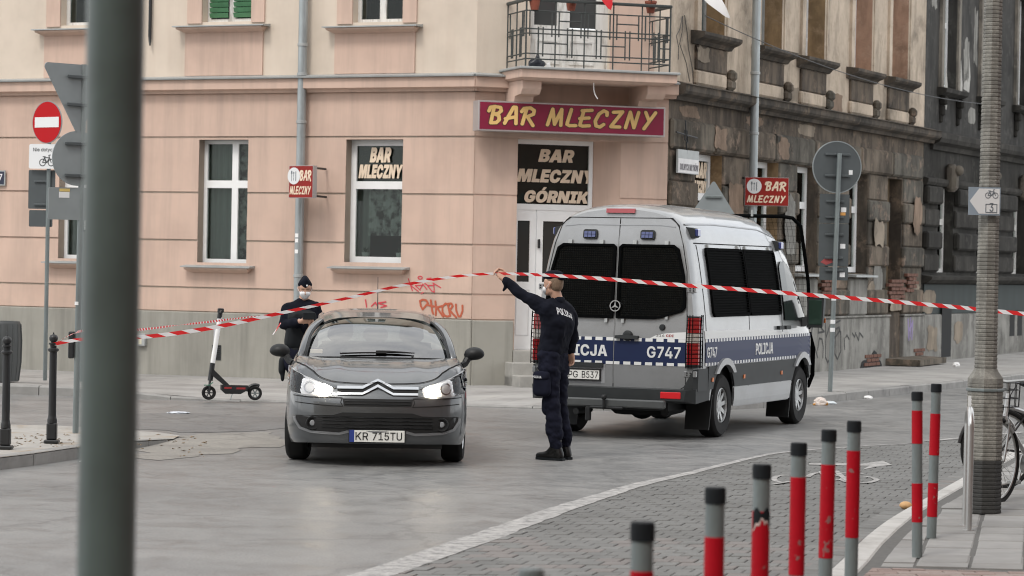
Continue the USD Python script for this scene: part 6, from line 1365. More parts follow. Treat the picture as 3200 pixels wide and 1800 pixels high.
# barred windows
for s in (1, -1):
    win = Polygon([(s*y, z) for y, z in [(.03, 1.37), (.03, 2.165), (.06, 2.19), (.66, 2.19), (.72, 2.15), (.80, 1.85), (.825, 1.60), (.825, 1.50), (.79, 1.46), (.55, 1.385), (.45, 1.37)]]).buffer(0)
    w = vr('rear_window', win, .004, m_vglass)
    part('guard_frame', vrear(win.buffer(.012).difference(win.buffer(-.014)), .035, .0), m_grid, w, smooth=False)
    inn = win.buffer(-.012); bars = []
    for y in np.arange(.05, .83, .026): bars.append(sbox(s*y-.0028, 1.3, s*y+.0028, 2.3))
    for z in np.arange(1.39, 2.19, .026): bars.append(sbox(-.9, z-.0028, .9, z+.0028))
    part('guard_mesh', vrear(unary_union(bars).intersection(inn), .028, -.022, .3), m_grid, w, smooth=False, kind='stuff')
    for y in (.2, .58): vr('guard_bracket', sbox(s*y-.022, 2.19, s*y+.022, 2.245), .03, m_zinc); 
    for y in (.1, .62): vr('guard_bracket', sbox(s*y-.016, 1.31 if y < .3 else 1.36, s*y+.016, 1.37 if y < .3 else 1.41), .03, m_zinc)
    cy = s*.345
    b = vr('beacon', sbox(cy-.085, 2.255, cy+.085, 2.365).buffer(-.03).buffer(.03), .03, m_vblack)
    part('beacon_lens', [vrear(sbox(cy-.066+k*.046, 2.275+j*.036, cy-.026+k*.046, 2.306+j*.036), .045, .0) for k in range(3) for j in range(2)], m_blue, b, smooth=False)
    # tail lamp behind a wire guard
    lamp = sbox(min(s*.875, s*.985), .82, max(s*.875, s*.985), 1.40)
    def lampbox(z0, z1, m, n, par): return part(n, hull([(-.025, s*.872, z0), (-.025, s*.94, z0), (.03, s*.99, z0), (.16, s*.99, z0), (.16, s*.872, z0), (-.025+lean(z1), s*.872, z1), (-.02+lean(z1), s*.935, z1), (.035+lean(z1), s*.985, z1), (.16+lean(z1), s*.975, z1), (.16+lean(z1), s*.872, z1)]), m, par, smooth=False)
    tl = lampbox(.82, 1.395, m_vblack, 'tail_lamp', van)
    for z0, z1, m in ((.86, .985, m_redlamp), (.99, 1.10, m_redlamp), (1.105, 1.21, m_clearlamp), (1.215, 1.385, m_redlamp)):
        q = hull([(-.032+lean(z), s*.88, z) for z in (z0, z1)]+[(-.03+lean(z), s*.94, z) for z in (z0, z1)]+[(.03+lean(z), s*.997, z) for z in (z0, z1)]+[(.10, s*.997, z) for z in (z0, z1)]+[(.10, s*.88, z) for z in (z0, z1)])
        part('lamp_glass', q, m, tl, smooth=False)
    bars = [tube([(-.05+lean(z), s*.872, z), (-.048+lean(z), s*.95, z), (.02+lean(z), s*1.015, z), (.15, s*1.01, z)], .004, 4) for z in np.linspace(.84, 1.40, 13)]+[tube([(-.05+lean(z), s*y, z) for z in np.linspace(.82, 1.42, 6)], .005 if y < .95 else .008, 4) for y in (.874, .905, .94)]+[tube([(.03+lean(z), s*1.018, z) for z in np.linspace(.82, 1.42, 6)], .007, 4), tube([(.13, s*1.012, z) for z in (.82, 1.42)], .007, 4)]
    part('lamp_guard', bars, m_grid, tl, kind='stuff')
    for z in (.755, 1.70): part('door_hinge', [cbx(-.012+lean(z), .05+lean(z), min(s*.84, s*(.985 if z < 1 else .945)), max(s*.84, s*(.985 if z < 1 else .945)), z-.035, z+.035, .006)], m_silver, van, smooth=False); part('hinge_bolt', [cyl((-.016+lean(z), s*y, z+d), (-.010+lean(z), s*y, z+d), .009, 8) for y in (.88, .92) for d in (-.012, .012)], m_seam, van)
# police band with its teeth, lettering
def band(lay, u0, u1, name='police_band', teeth=.13, gap=.045, side=False, z0=.875, z1=1.105):
    f = vs if side else vr
    o_ = .009 if side else .0035; b = f(name, sbox(u0, z0, u1, z1), o_, m_navy); fn = vside if side else vrear
    tt = [sbox(u, z1+.002, min(u+teeth-gap, u1), z1+.038) for u in np.arange(u0, u1-.02, teeth)]
    tb = [sbox(u, z0-.036, min(u+teeth-gap, u1), z0-.002) for u in np.arange(u0, u1-.02, teeth)]
    nv = [sbox(u+teeth-gap, z1, min(u+teeth, u1), z1+.038) for u in np.arange(u0, u1-teeth, teeth)]+[sbox(u+teeth-gap, z0-.036, min(u+teeth, u1), z0) for u in np.arange(u0, u1-teeth, teeth)]
    for q in tt+tb: part('white_check', fn(q, o_+.0005), m_vwhite, b, smooth=False)
    part('navy_checks', fn(unary_union(nv), o_), m_navy, b, smooth=False, kind='stuff'); return b
bR = band(None, -.853, -.006); bL = band(None, .006, .853)
def rtext(t, y0, y1, z0, z1, m, par, off=.006, w=700, bold=.0):
    g = fit(textpoly(t, 1., bold, 0, w), y0, y1, z0, z1); g = affinity.scale(g, -1, 1, origin=((y0+y1)/2, 0)); return part('lettering', vrear(g, off), m, par, smooth=False)
rtext('G747', -.80, -.40, .925, 1.055, m_vwhite, bR); rtext('POLICJA', .075, .79, .925, 1.055, m_vwhite, bL, w=800)
rtext('316', -.60, -.50, 1.165, 1.192, m_chrome, bR, w=600); rtext('CDI', -.71, -.62, 1.165, 1.192, m_redlamp, bR, w=700)
vr('white_swoosh', Polygon([(-.42, 1.14), (-.5, 1.18), (-.62, 1.205), (-.86, 1.225), (-.86, 1.145)]), .003, m_vwhite)
# handle, lock, three-pointed star, plate
hd = vr('door_handle', Polygon([(-.29, 1.14), (-.29, 1.16), (-.2, 1.165), (-.10, 1.165), (-.03, 1.16), (-.03, 1.14)]).buffer(.008), .05, m_vblack)
part('handle_bowl', lathe([(0, .035), (.04, .03), (.06, .01), (.062, 0)], 20, 'x', (0, 0, 0)).apply_transform(np.diag([-1., 1, 1, 1])).apply_translation((0, -.165, 1.165)), m_vblack, hd)
part('lock_knob', lathe([(0, .03), (.03, .026), (.038, .0)], 18, 'x').apply_transform(np.diag([-1., 1, 1, 1])).apply_translation((lean(1.27), -.57, 1.27)), m_vblack, van)
st = vr('star_ring', Point(-.01, 1.5).buffer(.064).difference(Point(-.01, 1.5).buffer(.053)), .05, m_chrome)
part('star_points', vrear(unary_union([Polygon([(-.01+.056*math.cos(a), 1.5+.056*math.sin(a)), (-.01+.012*math.cos(a+1.05), 1.5+.012*math.sin(a+1.05)), (-.01, 1.5), (-.01+.012*math.cos(a-1.05), 1.5+.012*math.sin(a-1.05))]) for a in (PI/2, PI/2+2*PI/3, PI/2+4*PI/3)]), .052), m_chrome, st, smooth=False)
rec = vr('plate_recess', sbox(.10, .62, .74, .835), .002, M('recess_silver', (.3, .31, .32), .5, metal=.3)); vr('plate_lamp_bar', sbox(.12, .80, .72, .85), .03, m_vblack)
pv = vr('number_plate', sbox(.155, .655, .675, .77), .022, m_plate)
part('plate_frame', vrear(sbox(.145, .645, .685, .78).difference(sbox(.16, .66, .67, .765)), .026), m_seam, pv, smooth=False)
rtext('B537', .175, .37, .675, .75, m_platek, pv, .025, 400); rtext('HPG', .42, .60, .675, .75, m_platek, pv, .025, 400)
# bumper, step bar, tow ball, reflectors
part('rear_bumper', [hull([(-.10, -.88, .45), (-.10, .88, .45), (-.10, -.90, .575), (-.10, .90, .575), (.02, -.98, .42), (.02, .98, .42), (.0, -.985, .585), (.0, .985, .585), (.5, -.985, .45), (.5, .985, .45), (.5, -.99, .585), (.5, .99, .585)])], m_vblack, van, smooth=25)
for s in (1, -1):
    part('bumper_corner', hull([(-.06, s*.86, .56), (-.02, s*.95, .56), (.05, s*.992, .56), (.5, s*.992, .56), (.5, s*.9, .56), (-.05, s*.86, .62), (-.01, s*.95, .80), (.05, s*.995, .81), (.55, s*.995, .81), (.5, s*.9, .81)]), m_vblack, van, smooth=25)
    part('red_reflector', cbx(-.108, -.09, min(s*.60, s*.84), max(s*.60, s*.84), .475, .55, .006), m_redref, van, smooth=False)
part('step_bar', cbx(-.20, -.12, -.68, .68, .36, .455, .015), M('dull_steel', (.08, .085, .085), .5, metal=.4), van, smooth=False)
part('tow_hitch', [cbx(-.23, -.05, -.2, .2, .34, .37, .01), cyl((-.24, .02, .36), (-.24, .02, .46), .018, 10), trimesh.creation.icosphere(2, .032).apply_translation((-.24, .02, .475)), cbx(-.2, -.14, .2, .26, .2, .36, .01), cyl((-.17, .38, .3), (.3, .38, .3), .035, 10)], m_trim, van)
part('spare_wheel', lathe([(0, -.1), (.30, -.1), (.345, -.06), (.345, .06), (.30, .1), (0, .1)], 28, at_=(.55, -.15, .36)), m_tyre, van)
part('axle', [cyl((1.02, -.8, .35), (1.02, .8, .35), .06, 12), trimesh.creation.icosphere(2, .17).apply_translation((1.02, 0, .34)), cyl((.3, -.52, .30), (.9, -.52, .32), .05, 10)], m_trim, van)
# flank: cladding, silver sill, wheel-arch lips, markers, band
for side in (-1, 1):
    fn = lambda p, o, s_=side: vside(p, o, .012, s_)
    arch = unary_union([Point(c, .40).buffer(VR+.005) for c in VX]+[sbox(c-VR, 0, c+VR, .4) for c in VX])
    for g in polys(sbox(.42, .57, 4.75, .83).difference(arch)): part('cladding', fn(g, .02), m_vblack, van, smooth=False)
    part('sill_panel', fn(sbox(1.44, .345, 3.85, .562).difference(arch), .014), m_silver, van, smooth=False)
    for c in VX:
        ring = Point(c, .40).buffer(VR+.075, quad_segs=20).difference(Point(c, .40).buffer(VR-.0, quad_segs=20)).intersection(sbox(c-1, .74, c+1, 2))
        part('wheel_arch_lip', fn(ring, .045), m_silver, van, smooth=False)
    for x in (.56, 1.78, 3.35): part('side_marker', fn(sbox(x-.03, .655, x+.03, .70), .03), plain('amber_marker', (.5, .13, .02), .3), van, smooth=False)
    b = band(None, .32, 4.9, 'side_band', .055*2, .05, True) if side == -1 else None
    if side == -1:
        part('lettering', vside(fit(textpoly('G747', 1, 0, 0, 700), .36, .72, .93, 1.05), .013), m_vwhite, b, smooth=False)
        part('lettering', vside(fit(textpoly('POLICJA', 1, 0, 0, 700), 2.25, 2.98, .92, 1.06), .013), m_vwhite, b, smooth=False)
        vs('white_swoosh', Polygon([(.3, 1.145), (.3, 1.235), (1.2, 1.235), (2.4, 1.22), (3.4, 1.18), (4.1, 1.145)]), .007, m_vwhite)
    for x0, x1 in ((.62, 2.02), (2.06, 3.36)):
        wn = sbox(x0, 1.40, x1, 2.17).buffer(-.06).buffer(.06)
        w = part('side_window', fn(wn, .004), plain('guarded_glass', (.005, .006, .006), .75, 0, .06), van, smooth=False)
        part('guard_frame', fn(wn.buffer(.01).difference(wn.buffer(-.022)), .03), m_grid, w, smooth=False)
        part('guard_slats', fn(unary_union([sbox(x0+.02, z-.004, x1-.02, z+.004) for z in np.arange(1.43, 2.16, .03)]), .026), m_grid, w, smooth=False, kind='stuff')
    for x in (.75, 1.9, 2.2, 3.2): part('guard_bracket', fn(sbox(x-.025, 2.175, x+.025, 2.215), .02), m_zinc, van, smooth=False)
    for pts in ([(2.04, .4), (2.04, 2.22)], [(3.42, .36), (3.42, 2.2)], [(4.72, .6), (4.72, 1.2)], [(.36, .85), (.36, 2.2)], [(.3, 2.225), (3.4, 2.225)]): part('panel_gap', fn(LineString(pts).buffer(.006), .003), m_seam, van, smooth=False)
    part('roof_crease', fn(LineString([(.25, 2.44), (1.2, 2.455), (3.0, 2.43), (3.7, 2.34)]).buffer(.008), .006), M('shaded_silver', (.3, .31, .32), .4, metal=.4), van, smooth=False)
    part('front_door_glass', vskin(Polygon([(3.50, 1.32), (3.50, 1.98), (3.62, 2.05), (3.92, 2.02), (4.2, 1.82), (4.5, 1.40), (4.46, 1.31)]), .02, side), m_vglass, van, smooth=False)
    for x in (3.28, 3.58): h = part('door_handle', fn(sbox(x-.09, 1.215, x+.09, 1.245).buffer(.008), .04), m_vblack, van, smooth=False)
    for x in (.33, 3.62):
        z = 2.36 if x < 1 else 2.26; y = hw(x, z)
        bb = part('beacon', hull([(x-.08, side*(y-.03), z-.09), (x+.1, side*(y-.03), z-.09), (x-.08, side*(y-.05), z+.05), (x+.1, side*(y-.05), z+.05), (x-.06, side*(y+.07), z-.07), (x+.09, side*(y+.07), z-.07), (x-.06, side*(y+.06), z+.03), (x+.09, side*(y+.06), z+.03)]), m_vblack, van, smooth=False)
        part('beacon_lens', cbx(x-.04, x+.08, side*(y+.055), side*(y+.095), z-.06, z+.025, .01), m_blue, bb, smooth=False)
    # mirror
    y0 = hw(4.45, 1.35); mm = part('mirror', hull([(4.30, side*(y0+.10), 1.22), (4.30, side*(y0+.30), 1.22), (4.30, side*(y0+.10), 1.60), (4.30, side*(y0+.32), 1.60), (4.44, side*(y0+.13), 1.25), (4.44, side*(y0+.28), 1.25), (4.46, side*(y0+.13), 1.57), (4.46, side*(y0+.30), 1.57)]), m_vblack, van, smooth=30)
    part('mirror_glass', cbx(4.293, 4.298, side*(y0+.125), side*(y0+.29), 1.26, 1.57, .002), plain('dark_green_mirror', (.05, .09, .07), .08, .6), mm, smooth=False)
    part('mirror_arm', hull([(4.25, side*(y0-.05), 1.2), (4.5, side*(y0-.05), 1.2), (4.3, side*(y0+.12), 1.26), (4.42, side*(y0+.12), 1.26), (4.28, side*(y0-.05), 1.34), (4.5, side*(y0-.05), 1.34), (4.32, side*(y0+.12), 1.36), (4.42, side*(y0+.12), 1.36)]), m_vblack, mm, smooth=False)
    part('mirror_indicator', cbx(4.46, 4.475, side*(y0+.24), side*(y0+.30), 1.28, 1.34, .005), plain('amber_marker', (.5, .13, .02), .3), mm, smooth=False)
    for c in VX:
        part('mudflap', hull([(c-.42, side*.66, .10), (c-.42, side*.95, .10), (c-.36, side*.66, .5), (c-.36, side*.965, .5), (c-.40, side*.66, .10), (c-.40, side*.95, .10), (c-.33, side*.66, .5), (c-.33, side*.965, .5)]), m_trim, van, smooth=False)
        wheel(van, c, side*.865, .365, .225, .205, spokes=9, m_rim=M('steel_rim', (.42, .43, .43), .4, metal=.7, var=.1, obj=True))
# windscreen, and the wire guard folded up over it
WSv = np.array([[(x, t*hw(x, vtop(x)-.10)*.95, vtop(x)+.006-.06*abs(t)**2.5) for t in np.linspace(-1, 1, 9)] for x in np.linspace(4.18, 4.86, 8)])
part('windscreen', gridmesh(WSv, False), m_vglass, van, smooth=60)
gp_ = [(4.95, -.93, 1.42), (4.72, -.93, 1.80), (4.50, -.93, 2.20), (4.36, -.92, 2.50), (4.26, -.84, 2.60), (4.22, -.7, 2.62), (4.22, .7, 2.62), (4.26, .84, 2.60), (4.36, .92, 2.50), (4.50, .93, 2.20), (4.72, .93, 1.80), (4.95, .93, 1.42)]
gd = part('windscreen_guard', tube(gp_, .024, 8), m_grid, van)
gm = []
for k in np.linspace(-.86, .86, 30): gm.append(tube([(4.24, k, 2.60), (4.38, k, 2.46), (4.52, k, 2.2), (4.74, k, 1.80), (4.95, k, 1.44)], .0018, 3))
for a, b in zip(np.linspace(4.3, 4.93, 16), np.interp(np.linspace(4.3, 4.93, 16), [4.24, 4.38, 4.52, 4.74, 4.95], [2.6, 2.46, 2.2, 1.8, 1.44])): gm.append(tube([(a, -.9, b), (a, .9, b)], .0018, 3))
part('guard_mesh', gm, m_grid, gd, kind='stuff')
part('guard_arm', [tube([(4.6, -.97, 1.55), (4.78, -1.0, 1.60), (4.82, -.95, 1.62)], .015, 6), tube([(4.98, -.93, 1.40), (4.9, -.97, 1.25), (4.8, -.95, 1.2)], .015, 6)], m_grid, gd)
part('bull_bar', tube([(5.2, -.9, .45), (5.3, -.95, .6), (5.32, -.95, .95), (5.22, -.93, 1.12), (5.22, .93, 1.12), (5.32, .95, .95), (5.3, .95, .6), (5.2, .9, .45)], .03, 8), m_grid, van)
part('roof_bolt', [tube([(3.45, -.55, 2.6), (3.45, -.55, 2.68)], .015, 6)], m_zinc, van)

part = plain_part
# ---------------------------------------------------------------- people
import manifold3d as m3
def chain(joints, bones, edge_len=.03, smooth=6):
    """one continuous surface: hulls of spheres along bones, fused and smoothed"""
    J = {k: (np.array(p, float), r) for k, (p, r) in joints.items()}; ms = []
    for a, b in bones:
        s = []
        for k in (a, b):
            p, r = J[k]; q = m3.Manifold.sphere(r, 20).translate(tuple(p)); s.append(q)
        ms.append(m3.Manifold.batch_hull(s))
    m = m3.Manifold.batch_boolean(ms, m3.OpType.Add).refine_to_length(edge_len); q = m.to_mesh()
    t = trimesh.Trimesh(q.vert_properties[:, :3], q.tri_verts, process=True)
    trimesh.smoothing.filter_taubin(t, .5, -.53, smooth); return t
def blob(*items, edge_len=.02, smooth=5):
    """items: lists of (point, radius) hulled together"""
    ms = [m3.Manifold.batch_hull([m3.Manifold.sphere(r, 18).translate(tuple(map(float, p))) for p, r in it]) for it in items]
    q = m3.Manifold.batch_boolean(ms, m3.OpType.Add).refine_to_length(edge_len).to_mesh(); t = trimesh.Trimesh(q.vert_properties[:, :3], q.tri_verts, process=True)
    trimesh.smoothing.filter_taubin(t, .5, -.53, smooth); return t
def wrinkle(m, amp, freq, seed=0, stretch=(1, 1, .45)):
    v = m.vertices*np.array(stretch)*freq; n = meshkit.fbm(v+50, 3, seed)-.5
    m.vertices = m.vertices+m.vertex_normals*(amp*n)[:, None]; return m
m_skin = M('skin', (.46, .27, .19), .55, var=.08, scale=20, obj=True); m_hair = M('cropped_hair', (.17, .115, .075), .85, var=.3, scale=60, obj=True, bump=.3)
m_jacket = M('navy_black_cloth', (.0065, .0075, .013), .9, spec=.12, var=.3, scale=9, obj=True, bump=.35, bscale=70, bdist=.004)
m_trous = M('navy_trousers', (.0095, .0105, .02), .9, spec=.12, var=.35, scale=8, obj=True, bump=.4, bscale=60, bdist=.004)
m_boot = M('black_boot_leather', (.004, .004, .004), .42, spec=.35, var=.2, scale=20, obj=True); m_mask = M('white_mask', (.68, .69, .7), .8, var=.04, obj=True)
m_navycap = M('navy_cap_cloth', (.006, .007, .013), .85, spec=.12, var=.2, obj=True); m_patch = plain('silver_print', (.55, .56, .57), .5)

def hand(w, fdir, up, side, curl=.5, spread=.12, s=1.):
    """palm with five fingers at wrist w; fdir along the fingers, up = back of the hand, side = towards the thumb"""
    f, u, t = [np.array(q, float)/np.linalg.norm(q) for q in (fdir, up, side)]; w = np.array(w, float); L = []
    L.append([(w, .026*s), (w+f*.04*s+t*.022*s, .021*s), (w+f*.085*s+t*.028*s, .014*s), (w+f*.085*s-t*.03*s, .013*s), (w+f*.04*s-t*.024*s, .019*s)])
    for k, (o, ln) in enumerate(((.03, .07), (.010, .078), (-.011, .072), (-.031, .058))):
        b = w+f*.085*s+t*o*s; d0 = f+t*o*spread*8; d0 /= np.linalg.norm(d0); P = [b]; a = 0
        for q in (.45, .32, .25):
            a += curl*(1.1 if q < .4 else .7); P.append(P[-1]+(d0*math.cos(a)-u*math.sin(a))*ln*q*s)
        for i in range(3): L.append([(P[i], (.0098-.0008*i)*s), (P[i+1], (.0092-.0009*i)*s)])
    b = w+f*.02*s+t*.03*s; P = [b, b+(f*.5+t*.8-u*.25)*.035*s, b+(f*.85+t*.75-u*.5)*.06*s, b+(f*1.1+t*.5-u*.75)*.078*s]
    for i in range(3): L.append([(P[i], (.0135-.0015*i)*s), (P[i+1], (.012-.0015*i)*s)])
    return L
def head_items(c, f, r, up=(0, 0, 1), s=1.):
    """skull, jaw, nose, ears and neck; c = centre of the skull, f = gaze, r = the head's right"""
    c, f, r, u = map(lambda q: np.array(q, float), (c, f, r, up)); I = []
    I.append([(c-f*.025*s+u*.03*s, .078*s), (c+f*.02*s+u*.03*s, .073*s), (c-f*.03*s-u*.0*s, .074*s)])
    I.append([(c+f*.03*s, .066*s), (c+f*.055*s-u*.075*s, .036*s), (c+f*.0*s-u*.06*s+r*.025*s, .04*s), (c+f*.0*s-u*.06*s-r*.025*s, .04*s)])
    I.append([(c+f*.083*s-u*.0*s, .012*s), (c+f*.103*s-u*.034*s, .012*s)]); I.append([(c+f*.092*s-u*.036*s+r*.011*s, .01*s), (c+f*.092*s-u*.036*s-r*.011*s, .01*s)])
    I.append([(c+f*.08*s-u*.062*s+r*.016*s, .009*s), (c+f*.08*s-u*.062*s-r*.016*s, .009*s), (c+f*.084*s-u*.068*s, .009*s)])
    I.append([(c+f*.076*s+u*.016*s+r*.03*s, .012*s), (c+f*.076*s+u*.016*s-r*.03*s, .012*s)])
    for q in (1, -1): I.append([(c-f*.004*s+r*q*.078*s+u*.018*s, .012*s), (c-f*.016*s+r*q*.084*s+u*.008*s, .012*s), (c+f*.0*s+r*q*.076*s-u*.026*s, .01*s)])
    return I
def person(label, loc, rz=0.): return thing('person', label, 'person', loc, rz)

# --- officer lifting the tape: seen from behind his left shoulder
O1 = gp(1393, 1157, 0.); S1 = FPX/O1[1]/KD
def q1(x, y, dy=0.):
    """local point of the officer: from the photograph, dy = further away than his feet"""
    p = at(x, y, O1[1]+dy)-O1; return p
fw = np.array([-.85, .5, 0]); fw /= np.linalg.norm(fw); rt = np.array([fw[1], -fw[0], 0])*1.0          # his right
rt = np.array([.5, .85, 0]); rt /= np.linalg.norm(rt)
P1 = person('officer in navy uniform lifting the barrier tape with a raised arm', O1)
hc = q1(1391, 716, .0)+np.array([0, 0, .0]); up = np.array([0, 0, 1.])
gaze = np.array([-.86, .50, -.05])
neck0 = q1(1403, 757); shL = q1(1377, 776, -.12); shR = q1(1432, 784, .12)
elL = q1(1318, 745, -.02); wrL = q1(1268, 703, .05); elR = q1(1441, 842, .16); wrR = q1(1436, 886, .1)
hipc = q1(1392, 905); hipL = hipc-rt*.09; hipR = hipc+rt*.09
knL = q1(1387, 1018, -.07); knR = q1(1408, 1022, .09); anL = q1(1400, 1124, -.07); anR = q1(1422, 1122, .12)
chest = q1(1400, 812); waist = q1(1392, 872)
hl = hand(wrL, [-.55, .25, .75], [.5, .6, .3], [.45, .3, .5], .75, .1, 1.0)
body_items = head_items(hc, gaze, rt)+hl+[[(hc-up*.05-gaze*.02, .055), (neck0, .058)]]
body_items += [[(shL, .055), (shR, .055), (chest, .11), (chest+rt*.05, .11)], [(chest, .10), (waist, .08)], [(waist, .08), (hipL, .085), (hipR, .085)], [(shL, .05), (elL, .042)], [(elL, .042), (wrL, .028)], [(shR, .05), (elR, .042)], [(elR, .04), (wrR, .028)],
    [(hipL, .09), (knL, .06)], [(knL, .055), (anL, .042)], [(hipR, .09), (knR, .06)], [(knR, .055), (anR, .042)], [(anL, .042), (anL+fw*.1-up*.07, .03)], [(anR, .042), (anR+fw*.1-up*.07, .03)]]
body_items += hand(wrR, [.05, .1, -1], [.5, .85, 0], [-.8, .5, 0], .45)
part('body', blob(*body_items, edge_len=.012, smooth=4), m_skin, P1, smooth=True)
# jacket
J = [[(shL+up*.012, .07), (shR+up*.008, .07), (chest-rt*.05, .135), (chest+rt*.06, .135), (neck0-up*.02, .072)], [(chest-rt*.05-fw*.02, .142), (chest+rt*.06-fw*.02, .142), (waist-rt*.05, .128), (waist+rt*.05, .128)], [(waist-rt*.05, .13), (waist+rt*.05, .13), (q1(1391, 882)-rt*.06, .122), (q1(1391, 882)+rt*.06, .122)],
     [(shL, .076), (elL+up*.0, .058)], [(elL, .06), (wrL*.75+elL*.25, .05), (wrL*.9+elL*.1, .045)], [(shR, .074), (elR, .06)], [(elR, .06), (wrR*.93+elR*.07, .047)], [(shL+[.02, 0, -.05], .07), (elL*.55+shL*.45-up*.02, .064)]]
part('jacket', wrinkle(blob(*J, edge_len=.016, smooth=6), .045, 9., 3, (1, 1, 1.1)), m_jacket, P1, smooth=True)
part('waistband', wrinkle(blob([(q1(1391, 884)-rt*.06, .125), (q1(1391, 884)+rt*.06, .125), (q1(1391, 892)-rt*.06, .118), (q1(1391, 892)+rt*.06, .118)], smooth=3), .008, 14, 5), m_jacket, P1, smooth=True)
part('cuff_strap', blob([(wrL*.86+elL*.14-up*.035, .02), (wrL*.86+elL*.14-up*.085+[-.03, 0, 0], .014)], [(wrL*.9+elL*.1, .046), (wrL*.82+elL*.18, .05)]), m_jacket, P1, smooth=True)
part('collar', blob([(neck0+up*.0-gaze*.02-rt*.03, .05), (neck0+up*.0-gaze*.02+rt*.03, .05), (neck0-up*.02, .07)], smooth=3), m_jacket, P1, smooth=True)
T_ = [[(hipL+up*.06, .115), (hipR+up*.06, .115), (hipL-up*.06, .112), (hipR-up*.06, .112)], [(hipL-up*.02, .115), (hipL*.5+knL*.5, .098)], [(hipL*.5+knL*.5, .098), (knL, .082)], [(knL, .084), (knL*.4+anL*.6, .082)], [(knL*.4+anL*.6, .08), (anL+up*.005, .062)],
      [(hipR-up*.02, .115), (hipR*.5+knR*.5, .095)], [(hipR*.5+knR*.5, .095), (knR, .08)], [(knR, .082), (knR*.4+anR*.6, .08)], [(knR*.4+anR*.6, .078), (anR+up*.005, .06)], [(hipL*.55+knL*.45-rt*.055+fw*.02, .075), (hipL*.35+knL*.65-rt*.05+fw*.02, .07)]]
part('trousers', wrinkle(blob(*T_, edge_len=.016, smooth=5), .055, 11., 8, (1, 1, 1.3)), m_trous, P1, smooth=True)
pk = hipL*.50+knL*.50-rt*.10+fw*.035
part('thigh_pocket', blob([(pk+up*.06+fw*.06, .035), (pk+up*.06-fw*.06, .035), (pk-up*.10+fw*.06, .04), (pk-up*.10-fw*.06, .04)]), m_trous, P1, smooth=True); part('pocket_flap', blob([(pk+up*.085+fw*.065-rt*.012, .03), (pk+up*.085-fw*.065-rt*.012, .03), (pk+up*.05+fw*.065-rt*.018, .032), (pk+up*.05-fw*.065-rt*.018, .032)]), m_trous, P1, smooth=True)
part('knee_pad', blob([(knL+fw*.03+up*.05, .07), (knL+fw*.035-up*.05, .068)]), m_trous, P1, smooth=True)
for an, n_ in ((anL, 0), (anR, 1)):
    g = np.array([an[0], an[1], 0]); ff = fw if n_ == 0 else np.array([-.6, .8, 0]); 
    bt = part('boot', blob([(an+up*.10, .05), (an+up*.0, .05)], [(an, .05), (g+up*.055-ff*.035, .048)], [(an-up*.0, .055), (g+ff*.09+up*.05, .044)], [(g+ff*.06+up*.05, .046), (g+ff*.20+up*.038, .036)], [(g-ff*.04+up*.045, .043), (g+ff*.1+up*.04, .04)], edge_len=.015), m_boot, P1, smooth=True)
    sl_ = hull([tuple(g+ff*a+np.array([ff[1], -ff[0], 0])*b+up*z) for a, b in ((-.085, .03), (-.085, -.03), (.0, .047), (.0, -.047), (.14, .05), (.14, -.05), (.225, .025), (.225, -.025)) for z in (0.002, .026)])
    part('sole', sl_, m_cap, bt, smooth=False)
    part('trouser_strap', blob([(an+up*.11, .068), (an+up*.145, .068)]), m_trous, P1, smooth=True)
# hair, cap, mask, lettering
part('hair', blob([(hc-gaze*.031+up*.035, .0785), (hc+gaze*.005+up*.04, .0755)], [(hc-gaze*.034+up*.03, .0785), (hc-gaze*.036-up*.012, .0735)], edge_len=.012), m_hair, P1, smooth=True)
cp = hc+up*.075
part('cap', blob([(cp+gaze*.055+up*.008, .055), (cp-gaze*.06+up*.002, .062), (cp+rt*.03+up*.01, .058), (cp-rt*.03+up*.01, .058)], edge_len=.014), m_navycap, P1, smooth=True)
part('cap_peak', blob([(cp-gaze*.09-up*.012+rt*.035, .024), (cp-gaze*.09-up*.012-rt*.035, .024), (cp-gaze*.13-up*.022, .012)], edge_len=.012), m_navycap, P1, smooth=True)
part('mask', blob([(hc+gaze*.072-up*.045+rt*.025, .034), (hc+gaze*.072-up*.045-rt*.025, .034), (hc+gaze*.075-up*.075, .03)], edge_len=.012), m_mask, P1, smooth=True)
part('mask_loop', tube([hc+gaze*.05-up*.04-rt*.055, hc+gaze*.02-up*.015-rt*.08, hc-gaze*.005+up*.012-rt*.088], .003, 5), m_mask, P1)
for q in (1, -1):
    e = part('eye', trimesh.creation.icosphere(2, .010).apply_translation(hc+gaze*.076+rt*q*.03+up*.004), plain('eye_white', (.6, .58, .55), .3), P1, smooth=True); part('iris', trimesh.creation.icosphere(2, .0065).apply_translation(hc+gaze*.082+rt*q*.03+up*.004), plain('iris_brown', (.05, .03, .02), .2), e, smooth=True)
    part('eyebrow', tube([hc+gaze*.088+rt*q*.012+up*.026, hc+gaze*.085+rt*q*.03+up*.03, hc+gaze*.072+rt*q*.05+up*.024], .004, 5), m_hair, P1)
